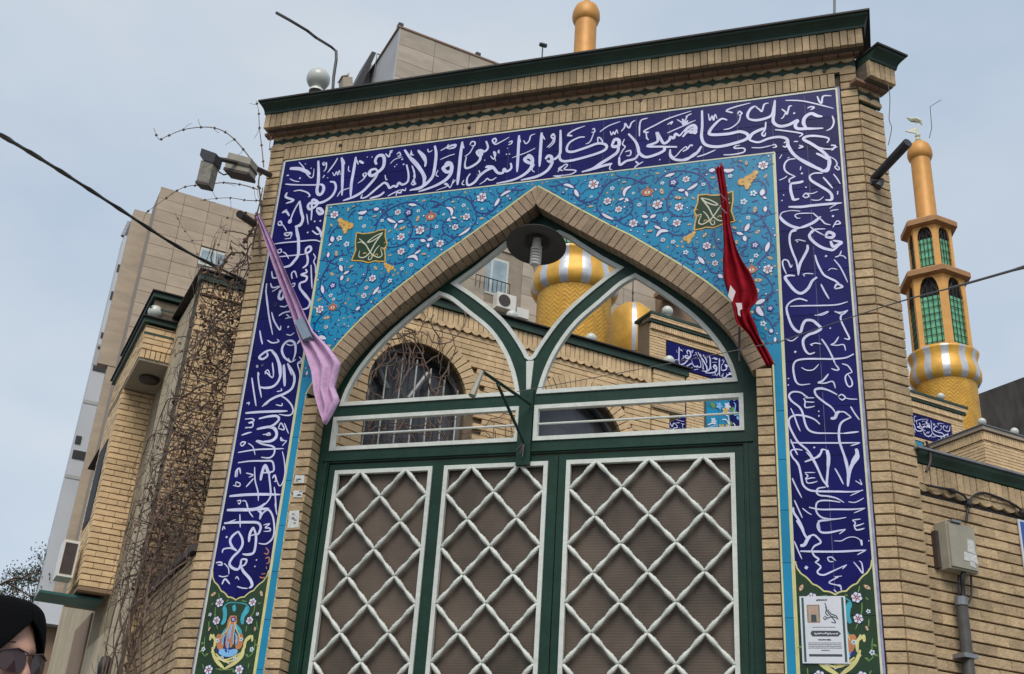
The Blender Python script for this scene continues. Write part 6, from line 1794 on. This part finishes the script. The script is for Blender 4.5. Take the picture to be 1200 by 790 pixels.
lp=[(0.063,3.768),(0.162,3.772),(0.276,3.778),(0.373,3.758),(0.403,3.713),(0.448,3.772),(0.542,3.814),(0.704,3.805),(0.820,3.782),(0.920,3.749),(1.230,3.756)]; cable('cable',[RW(a,b,.03) for a,b in lp],.0075,'black cable bundle sagging along the scalloped edge of the right street wall')
for i,(a,b) in enumerate([(0.275,3.772),(0.402,3.707),(0.865,3.739)]):
     mb=MB(); mb.tube([RW(a-.022,b+.004,.03),RW(a,b,.032),RW(a+.02,b-.008,.03)],[.012,.019,.012],7); mk('cable_joint',mb,'cable',None,RW(a,b,.04),label=('taped black cable joint nearest the gate on the right wall','taped black cable joint right above the junction box','taped black cable joint above the blue street sign')[i],cat='cable joint',group='taped cable joints on the right wall')
lp=[(0.063,4.052),(0.085,3.999),(0.083,3.924),(0.054,3.868),(0.037,3.841)]; cable('hose',[RW(a,b,.06) for a,b in lp],.009,'brown curved hose at the corner where the right wall meets the gate','metal_brown','hose')
sg=[(0.835,3.699),(1.218,3.696),(1.151,3.367),(0.822,3.378)]; s_0=sg[0][0]; z_1=sg[0][1]; z_0=sg[3][1]
ss=thing('street_sign','blue enamel street sign with white border cut off by the right edge','sign',RW(s_0+.25,(z_0+z_1)/2,.03))
mb=MB(); mb.fbox(RW,s_0,s_0+.55,z_0,z_1,.012,.02); mk('plate',mb,'paper',ss,WL[ss.name]); mb=MB(); mb.fbox(RW,s_0+.014,s_0+.536,z_0+.014,z_1-.014,.02,.0225); mk('blue_face',mb,'sign_blue',ss,WL[ss.name])
mb=MB(); zc=(z_0+z_1)/2+.02
for pts in ([(.05,.0),(.055,-.03),(.075,-.035),(.085,-.01)],[(.11,.04),(.112,-.03)],[(.14,-.02),(.17,-.04),(.21,-.03),(.22,0)],[(.25,.03),(.26,-.03),(.3,-.035),(.33,0)],[(.37,.04),(.372,-.03)],[(.4,0),(.43,-.03),(.47,-.02),(.48,.02)]): ribbon(mb,RW,[(s_0+a,zc+b) for a,b in pts],.014,.0245)
mk('lettering',mb,'paper',ss,WL[ss.name],fixn=False)
# ------------------------------------------------------------------ overhead cables
P0=Vector((-6.4,-2.4,0)); 
def at(px,y): 
    return Vector((px[0],y,px[1]))
c1=[at([(-4.170,4.646)][0],-3.4),at([(-5.011,5.394)][0],-2.4),at([(-5.638,6.015)][0],-1.2),at([(-5.871,6.327)][0],-.2),at([(-5.803,6.406)][0],.6),at([(-5.560,6.435)][0],1.3),at([(-5.519,6.474)][0],1.5)]
mb=MB(); S_=[Vector(q) for q in smoothpts([tuple(v) for v in c1],6)]; mb.tube(S_,.0125,7); 
for k in range(2): mb.tube([v+Vector((.012*math.cos(i*1.1+k*3.1),0,.012*math.sin(i*1.1+k*3.1))) for i,v in enumerate(S_)],.007,5)
mk('power_cable',mb,'cable',None,c1[0],smooth=True,label='thick twisted black cable crossing the sky at the left down to the house corner',cat='cable')
c2=[at([(0.747,3.448)][0],-3.2),at([(0.670,3.733)][0],-2.6),at([(0.470,4.039)][0],-1.9),at([(0.179,4.327)][0],-1.2),at([(-0.428,4.399)][0],-.7)]
mb=MB(); mb.tube(smoothpts([tuple(v) for v in c2],6),[.0085]*7+[.006]*6+[.004]*6+[.003]*6,6)
mk('stay_wire',mb,'cable_grey',None,c2[0],smooth=True,label='grey wire coming in from the right edge across the gate front',cat='wire')
c3=[at([(-0.428,4.399)][0],-.7),at([(-1.050,4.408)][0],-.5),at([(-1.659,4.450)][0],-.25),at([(-2.321,4.529)][0],.08)]
mb=MB(); mb.tube(smoothpts([tuple(v) for v in c3],4),.0028,5); mk('thin_wire',mb,'cable_grey',None,c3[0],label='thin slack wire crossing the right arched opening to the centre post',cat='wire')
# thin aerial twigs of wire near the minaret
mb=MB(); w_=[(0.584,6.150),(0.608,6.232),(0.614,6.412),(0.691,6.458)]; mb.tube(Y(-.1,w_),.0025,4); mk('loose_wire',mb,'cable_grey',None,(w_[0][0],-.1,w_[0][1]),label='thin loose wire end in the sky beside the right minaret finial',cat='wire')
mb=MB(); w_=[(0.357,6.741),(0.362,6.588),(0.342,6.404),(0.353,6.329),(0.319,6.188)]; mb.tube(smoothpts(Y(-.02,w_),3),.0028,4); mk('loose_wire',mb,'cable_grey',None,(w_[0][0],-.02,w_[0][1]),label='thin loose wire hanging from the right cornice end',cat='wire')
# ------------------------------------------------------------------ vines
vine=thing('dead_vine','bare brown climbing vine tangled over the wall and house left of the gate','climbing plant',ST(-.05,.6,.1))
rv=random.Random(21)
def grow(mb,p,d,n,step,r,bias,wob=.5,clamp=None):
    pts=[p.copy()]; rs=[r]
    for k in range(n):
        d=(d+Vector((rv.gauss(0,wob),rv.gauss(0,wob),rv.gauss(0,wob)))*.6+bias*.25).normalized(); p=p+d*step
        if clamp: p=clamp(p)
        pts.append(p.copy()); rs.append(max(.0018,r*(1-.75*(k+1)/n)))
    mb.tube(pts,rs,4 if r<.006 else 5,cap=False); return pts
def toST(p): q=p-O; return q.dot(e1),q.dot(e2)
def clampS(smin,smax,t0,t1):
    def f(p):
        s,t=toST(p); s2=min(max(s,smin),smax); t2=min(max(t,t0),t1); return Vector((*(ST(s2,t2).xy),p.z))
    return f
big=MB(); tw=MB(); lv=MB()
CLU=[(.35,5.75,.22),(.8,5.35,.26),(.4,4.95,.26),(.95,4.6,.28),(.45,4.25,.25),(1.35,4.15,.28),(.75,3.8,.22),(1.7,3.75,.22),(.2,5.3,.2)]
# stems climbing the wall up to its top and over to the house face
for i in range(20):
    t=rv.uniform(.15,2.1); p=ST(-.05,t,rv.uniform(1.9,3.3)); pts=grow(big,p,Vector((0,0,1)),rv.randint(10,22),.12,rv.uniform(.006,.014),Vector((.12,-.06,.9)),.55,clampS(-.22,.02,.05,3.0))
    for k in range(3,len(pts),3): grow(tw,pts[k],Vector((rv.uniform(-1,1),rv.uniform(-1,1),rv.uniform(-.3,1))),rv.randint(5,9),.07,.0032,Vector((0,0,rv.uniform(-.7,.6))),.7,clampS(-.34,.05,-.02,3.0))
# dense tangle on top of the wall next to the pier, reaching up to the pipe
for i in range(430):
    cl=rv.choice(CLU); t=min(2.2,max(.06,rv.gauss(cl[0],cl[2]))); z=rv.gauss(cl[1],cl[2]*1.05); s=rv.uniform(-.14,.30)
    pts=grow(tw,ST(s,t,z),Vector((rv.uniform(-1,1),rv.uniform(-1,1),rv.uniform(-1,1))),rv.randint(7,13),.075,rv.choice((.003,.005,.007)),Vector((0,0,rv.uniform(-.8,.5))),.75,clampS(-.28,.45,.03,1.86))
for i in range(45):
    t=.6+2.3*rv.random(); z=4.0+rv.random()*2.2; 
    grow(tw,ST(rv.uniform(-.12,-.07),t,z),Vector((rv.uniform(-1,1),rv.uniform(-1,1),rv.uniform(-1,.6))),rv.randint(6,12),.08,rv.choice((.002,.0032)),Vector((0,0,rv.uniform(-.8,.3))),.7,clampS(-.2,-.07,.05,3.02))
# hanging strands below the wall top
for i in range(40):
    t=.3+1.9*rv.random()**.9; z=3.3+rv.random()*.6; L_=rv.randint(5,16)
    grow(tw,ST(-.06,t,z),Vector((-.1,0,-1)),L_,.075,rv.choice((.002,.0028,.0035)),Vector((0,0,-1.1)),.45,clampS(-.14,-.035,.1,3.8))
# sprays against the sky
def spray(px,y,r,col_=None):
    pts=[Vector((a,y,b)) for a,b in px]; S=[Vector(q) for q in smoothpts([tuple(v) for v in pts],5)]; big.tube(S,[r*(1-.6*i/len(S)) for i in range(len(S))],5)
    for i in range(2,len(S)-1,4): 
        big.tube([S[i]-Vector((.008,0,.006)),S[i]+Vector((.008,0,.006))],r*1.9,5)
        if rv.random()<.5: grow(tw,S[i],Vector((rv.uniform(-1,1),0,rv.uniform(-1,1))),3,.035,.002,Vector((0,0,0)),.4)
spray([(-4.638,6.569),(-4.727,6.710),(-4.843,6.857),(-4.977,7.001),(-5.113,7.102),(-5.275,7.155),(-5.490,7.160),(-5.652,7.112),(-5.726,7.096),(-5.808,7.228)],-.1,.006)
spray([(-4.611,6.642),(-4.660,6.830),(-4.725,7.060),(-4.766,7.246),(-4.812,7.363)],-.1,.005)
spray([(-4.628,6.424),(-4.775,6.486),(-4.970,6.537),(-5.149,6.536),(-5.300,6.548),(-5.395,6.526),(-5.505,6.454),(-5.684,6.323)],-.1,.005)
spray([(-4.617,6.346),(-4.740,6.362),(-4.909,6.409),(-5.074,6.422),(-5.197,6.420)],-.05,.004)
spray([(-4.522,5.806),(-4.573,6.052),(-4.602,6.302),(-4.664,6.520),(-4.666,6.666)],-.05,.011)
spray([(-4.636,6.141),(-4.618,6.304),(-4.616,6.472)],-.05,.008)
spray([(-4.592,6.951),(-4.590,6.846),(-4.546,6.727)],-.1,.004)
spray([(-4.953,5.857),(-4.906,5.950),(-4.786,5.945),(-4.675,5.860)],.1,.012); spray([(-4.804,6.045),(-4.762,6.123),(-4.725,6.227),(-4.719,6.327)],.1,.014); spray([(-4.684,5.909),(-4.713,6.117),(-4.678,6.280)],.1,.012)
spray([(-5.619,6.500),(-5.496,6.328),(-5.383,6.195),(-5.291,6.033)],.2,.003); spray([(-5.230,5.887),(-5.180,5.472),(-5.148,5.075),(-5.046,4.688)],.4,.005); spray([(-5.163,5.797),(-4.974,5.414),(-4.970,5.062),(-5.045,4.763),(-4.931,4.388)],.4,.006)
spray([(-4.654,3.388),(-4.822,3.285),(-4.968,3.144),(-5.087,3.040),(-5.159,2.985)],.05,.009); spray([(-4.631,4.499),(-4.739,4.228),(-4.866,3.963),(-5.006,3.769),(-5.078,3.446)],.0,.01)
# leaves
for i in range(900):
    cl=rv.choice(CLU); t=max(.05,rv.gauss(cl[0],cl[2]*1.1)); z=rv.gauss(cl[1],cl[2]*1.2); s=rv.uniform(-.25,.1); p=ST(s,t,z); a=Vector((rv.uniform(-1,1),rv.uniform(-1,1),rv.uniform(-1,1))).normalized()*rv.uniform(.012,.03); b=a.orthogonal().normalized()*rv.uniform(.008,.018)
    lv.add([p,p+a+b,p+a*2,p+a-b],[(0,1,2,3)])
mk('stem',big,'bark',vine,WL[vine.name],kind='stuff',fixn=False); mk('twig',tw,'bark_dark',vine,WL[vine.name],kind='stuff',fixn=False); mk('withered_leaf',lv,'dead_leaf',vine,WL[vine.name],kind='stuff',fixn=False)
# vine on the courtyard side of the house, over the first arched window
v2=thing('courtyard_vine','reddish brown bare vine hanging over the arched window seen through the gate','climbing plant',FA(2.1,3,.05))
tw=MB(); 
for i in range(110):
    x=rv.uniform(1.65,2.6); z=rv.uniform(5.2,6.75); 
    if x>2.3 and rv.random()<.5: continue
    pts=[];p=FA(x,z,rv.uniform(.02,.12)); d=Vector((rv.uniform(-1,1),0,rv.uniform(-1,.4)))
    for k in range(rv.randint(6,13)):
        d=(d+Vector((rv.gauss(0,.4),rv.gauss(0,.2),rv.gauss(0,.4)-.12))).normalized(); p=p+d*.07; s_=(p-FA.o).dot(FA.n); p=p-FA.n*(s_-min(max(s_,.015),.16)); pts.append(p.copy())
    tw.tube(pts,rv.choice((.004,.006,.008)),4,cap=False)
for i in range(16):
    x=rv.uniform(2.9,3.6); z=rv.uniform(5.1,5.8); pts=[];p=FA(x,z,.03); d=Vector((rv.uniform(-1,1),0,rv.uniform(-.3,.6)))
    for k in range(8):
        d=(d+Vector((rv.gauss(0,.4),0,rv.gauss(0,.4)))).normalized(); p=p+d*.08; s_=(p-FA.o).dot(FA.n); p=p-FA.n*(s_-.03); pts.append(p.copy())
    tw.tube(pts,.005,4,cap=False)
mk('twig',tw,'bark',v2,WL[v2.name],kind='stuff',fixn=False)
wlp=[(2.620,2.910)][0]; wlt=thing('wall_device','small dark lamp on the brick wall at the bottom left below the vines','lamp',ST(-.03,wlp[0],wlp[1]))  # small dark wall device, taken for a camera/doorbell, built in lamp form
mb=MB(); mb.lathe([(0,-.09),(.05,-.08),(.06,0),(.045,.07),(0,.09)],ST(-.12,wlp[0],wlp[1]),12); mk('device_body',mb,'metal_dark',wlt,WL[wlt.name],smooth=True)
mb=MB(); mb.tube([ST(-.0,wlp[0],wlp[1]+.03),ST(-.12,wlp[0],wlp[1]+.03)],.02,6); mk('arm',mb,'metal_dark',wlt,WL[wlt.name])
# ------------------------------------------------------------------ trees far left
def tree(base,h,r,label,m,seed,leafy):
    rr=random.Random(seed); t=thing('street_tree',label,'tree',base); mb=MB(); base=Vector(base); tips=[]
    mb.tube([base,base+Vector((.1,0,h*.3)),base+Vector((.0,.1,h*.6)),base+Vector((.1,0,h*.95))],[r*.06,r*.045,r*.03,r*.01],7)
    def br(p,d,l,rad,n):
        q=p+d*l; mb.tube([p,(p+q)/2+Vector((rr.gauss(0,.05),rr.gauss(0,.05),rr.gauss(0,.05)))*l,q],[rad,rad*.8,rad*.55],4,cap=False); tips.append(q)
        if n: 
            for k in range(3): br(q,(d+Vector((rr.gauss(0,.5),rr.gauss(0,.5),rr.gauss(.1,.4)))).normalized(),l*.68,rad*.55,n-1)
    for k in range(14):
        z=h*(.25+.65*k/14); g=rr.uniform(0,6.28); br(base+Vector((0,0,z)),Vector((math.cos(g),math.sin(g),.45)).normalized(),r*.5*(1-.4*k/14),r*.016,3)
    mk('trunk',mb,'bark',t,base,fixn=False)
    if leafy:
        lf=MB()
        for q in tips:
            for k in range(34):
                p=q+Vector((rr.gauss(0,.22),rr.gauss(0,.22),rr.gauss(0,.16)))*r*.25; a=Vector((rr.uniform(-1,1),rr.uniform(-1,1),rr.uniform(-1,1))).normalized()*.055; b=a.orthogonal().normalized()*.022
                lf.add([p-a,p+b,p+a,p-b],[(0,1,2,3)])
        mk('crown',lf,m,t,base,kind='stuff',fixn=False)
p=[(-27.678,9.016)][0]; tree((p[0]-1.4,24,0),p[1]+1.6,4.2,'dark evergreen tree behind the woman at the far left','pine_leaf',4,True)
p=[(-31.031,10.817)][0]; tree((p[0],30,0),p[1]+2.6,4.5,'bare leafless tree between the evergreen and the white building','pine_leaf',9,False)
# ------------------------------------------------------------------ the woman
fd=Vector((1,-.16,0)).normalized(); sd_=Vector((-fd.y,fd.x,0))      # facing, her left
HC=Vector((-1.93,-4.81,1.748))                                          # between the eyes, inside the head
per=thing('person','woman in a black chador and dark sunglasses facing right at the lower left corner','person',(HC.x,HC.y,.0))
def hp(f,l,z): return HC+fd*f+sd_*l+Vector((0,0,z))
# head and face: one surface
NS,NR=48,44; V=[];Fq=[]
def gauss(x,s): return math.exp(-x*x/(2*s*s))
for i in range(NR+1):
    v=-math.pi/2+math.pi*i/NR; z=.128*math.sin(v)-.004; cr_=math.cos(v)**.82 if math.cos(v)>0 else 0
    for k in range(NS):
        g=2*math.pi*k/NS; cf,cl=math.cos(g),math.sin(g)
        jaw=1-.28*max(0,(-z-.02)/.11)**1.3
        f=.098*cf*cr_; l=.074*cl*cr_*jaw
        if cf>0:
            f*=1-.08*max(0,(-z-.05)/.08)
            # brow, eye sockets, nose, mouth, chin
            f+=.008*gauss(z-.022,.012)*cf; f-=.012*(gauss(l-.031,.014)+gauss(l+.031,.014))*gauss(z+.002,.013)
            f+=.027*gauss(l,.0085)*gauss(z+.038,.014)*1.0+.014*gauss(l,.007)*gauss(z+.012,.02)
            f+=.006*(gauss(l-.012,.006)+gauss(l+.012,.006))*gauss(z+.044,.007)
            f+=.009*gauss(l,.02)*(gauss(z+.066,.006)+gauss(z+.078,.006)); f-=.003*gauss(z+.072,.002)*gauss(l,.02)
            f+=.013*gauss(l,.018)*gauss(z+.105,.012); f+=.005*(gauss(l-.042,.015)+gauss(l+.042,.015))*gauss(z+.035,.02)
        V.append(hp(f,l,z))
mb=MB(); mb.add(V,[(i*NS+k,i*NS+(k+1)%NS,(i+1)*NS+(k+1)%NS,(i+1)*NS+k) for i in range(NR) for k in range(NS)])
def tubeskin(pts,rs): mb.tube(pts,rs,16)
tubeskin([hp(-.02,0,-.08),hp(-.03,0,-.15),hp(-.035,0,-.22)],[.055,.052,.06])
mk('head',mb,'skin',per,HC,smooth=True)
mb=MB()
for zc,h_ in ((-.068,.004),(-.077,.005)):
    mb.tube([hp(.098,-.022,zc+.002),hp(.108,-.010,zc+.001),hp(.110,0,zc),hp(.108,.010,zc+.001),hp(.098,.022,zc+.002)],[.001,h_,h_,h_,.001],8)
mk('lips',mb,'lips',per,HC,smooth=True)
mb=MB()
for sg in (1,-1): mb.tube([hp(.0945,sg*.012,.026),hp(.0905,sg*.03,.032),hp(.074,sg*.050,.028)],[.001,.0018,.0008],6)
mk('eyebrow',mb,'metal_brown',per,HC)
# sunglasses
gl=MB()
for sg in (1,-1):
    c_=[]
    for i_ in range(20):
        g_=2*math.pi*i_/20; b_=.0365+.0295*math.copysign(abs(math.cos(g_))**.8,math.cos(g_)); z_=-.006+.0255*math.copysign(abs(math.sin(g_))**.85,math.sin(g_))-.0*b_; c_.append((.116-.022*(b_/.066)**2,b_,z_))
    P_=[hp(a,sg*b,c-.004) for a,b,c in c_]; ctr=hp(.112,sg*.0365,-.008); n=len(P_); gl.add([ctr]+P_+[q-fd*.003 for q in [ctr]+P_],[(0,1+i,1+(i+1)%n) for i in range(n)]+[(n+1,n+2+(i+1)%n,n+2+i) for i in range(n)]+[(1+i,n+2+i,n+2+(i+1)%n,1+(i+1)%n) for i in range(n)])
mk('sunglasses',gl,'lens',per,HC)
fr=MB(); 
for sg in (1,-1):
    fr.tube([hp(.117,sg*.008,.010),hp(.114,sg*.035,.0165),hp(.098,sg*.064,.008),hp(.06,sg*.076,.006),hp(-.005,sg*.080,.002)],.0018,6)
fr.tube([hp(.116,-.010,.006),hp(.119,0,.010),hp(.116,.010,.006)],.0025,6); mk('glasses_frame',fr,'lens',per,HC)
# chador: hood open at the face, running down to the ground
V=[];Fq=[];NS=96
prof=[(.140,.01,.01,-.01),(.136,.055,.055,-.014),(.122,.088,.082,-.014),(.098,.106,.093,-.014),(.06,.117,.097,-.012),(.01,.126,.100,-.014),(-.05,.128,.104,-.02),(-.11,.118,.105,-.025),(-.16,.135,.125,-.03),(-.22,.17,.20,-.03),(-.30,.19,.25,-.02),(-.45,.20,.27,0),(-.75,.23,.29,0),(-1.1,.28,.32,0),(-1.4,.30,.35,0),(-1.60,.31,.36,0)]
prof=smoothpts(prof,4)
def lim_(z):
    if z>.082 or z<-.150: return 0
    t=(z+.150)/.232; return R(62)*min(1,max(0,1-t)*1.7)**.8*min(1,t*4)**.6
for i,(z,rf,rl,of) in enumerate(prof):
    for k in range(NS):
        g=lim_(z)+(2*math.pi-2*lim_(z))*k/(NS-1); fold=1+(.05*math.sin(g*7+i*.3)+.03*math.sin(g*13+i*.6))*min(1,max(0,(-z-.15)/.6)); ff=of+rf*math.cos(g)*fold; ll=rl*math.sin(g)*fold
        V.append(hp(ff,ll,z))
def face_open(i,k):
    z=(prof[i][0]+prof[i+1][0])/2; g=2*math.pi*(k+.5)/NS; g=(g+math.pi)%(2*math.pi)-math.pi
    if z>.085 or z<-.135: return False
    t=(z+.135)/.213; lim=R(62)*min(1,max(0,1-t)*1.75)**.85*min(1,.45+t*2.6); return abs(g)<lim
mb=MB(); mb.add(V,[(i*NS+k,i*NS+(k+1)%NS,(i+1)*NS+(k+1)%NS,(i+1)*NS+k) for i in range(len(prof)-1) for k in range(NS-1)]+[tuple(range(NS))])
cb=mk('chador',mb,'chador',per,HC,smooth=True); md=cb.modifiers.new('thickness','SOLIDIFY'); md.thickness=.006; md.offset=0
ss_=cb.modifiers.new('smooth','SUBSURF'); ss_.levels=1; ss_.render_levels=1
for sg in (1,-1):
    b_=Vector((HC.x,HC.y,0))+fd*.10+sd_*sg*.10; mb=MB(); mb.tube([b_+Vector((0,0,.165))+fd*.06,b_+Vector((0,0,.165))+fd*.12,b_+Vector((0,0,.155))+fd*.2,b_+Vector((0,0,.14))+fd*.26],[.04,.045,.04,.02],10); mk('shoe',mb,'shoe',per,b_,smooth=True)
# drop mesh-less leftovers
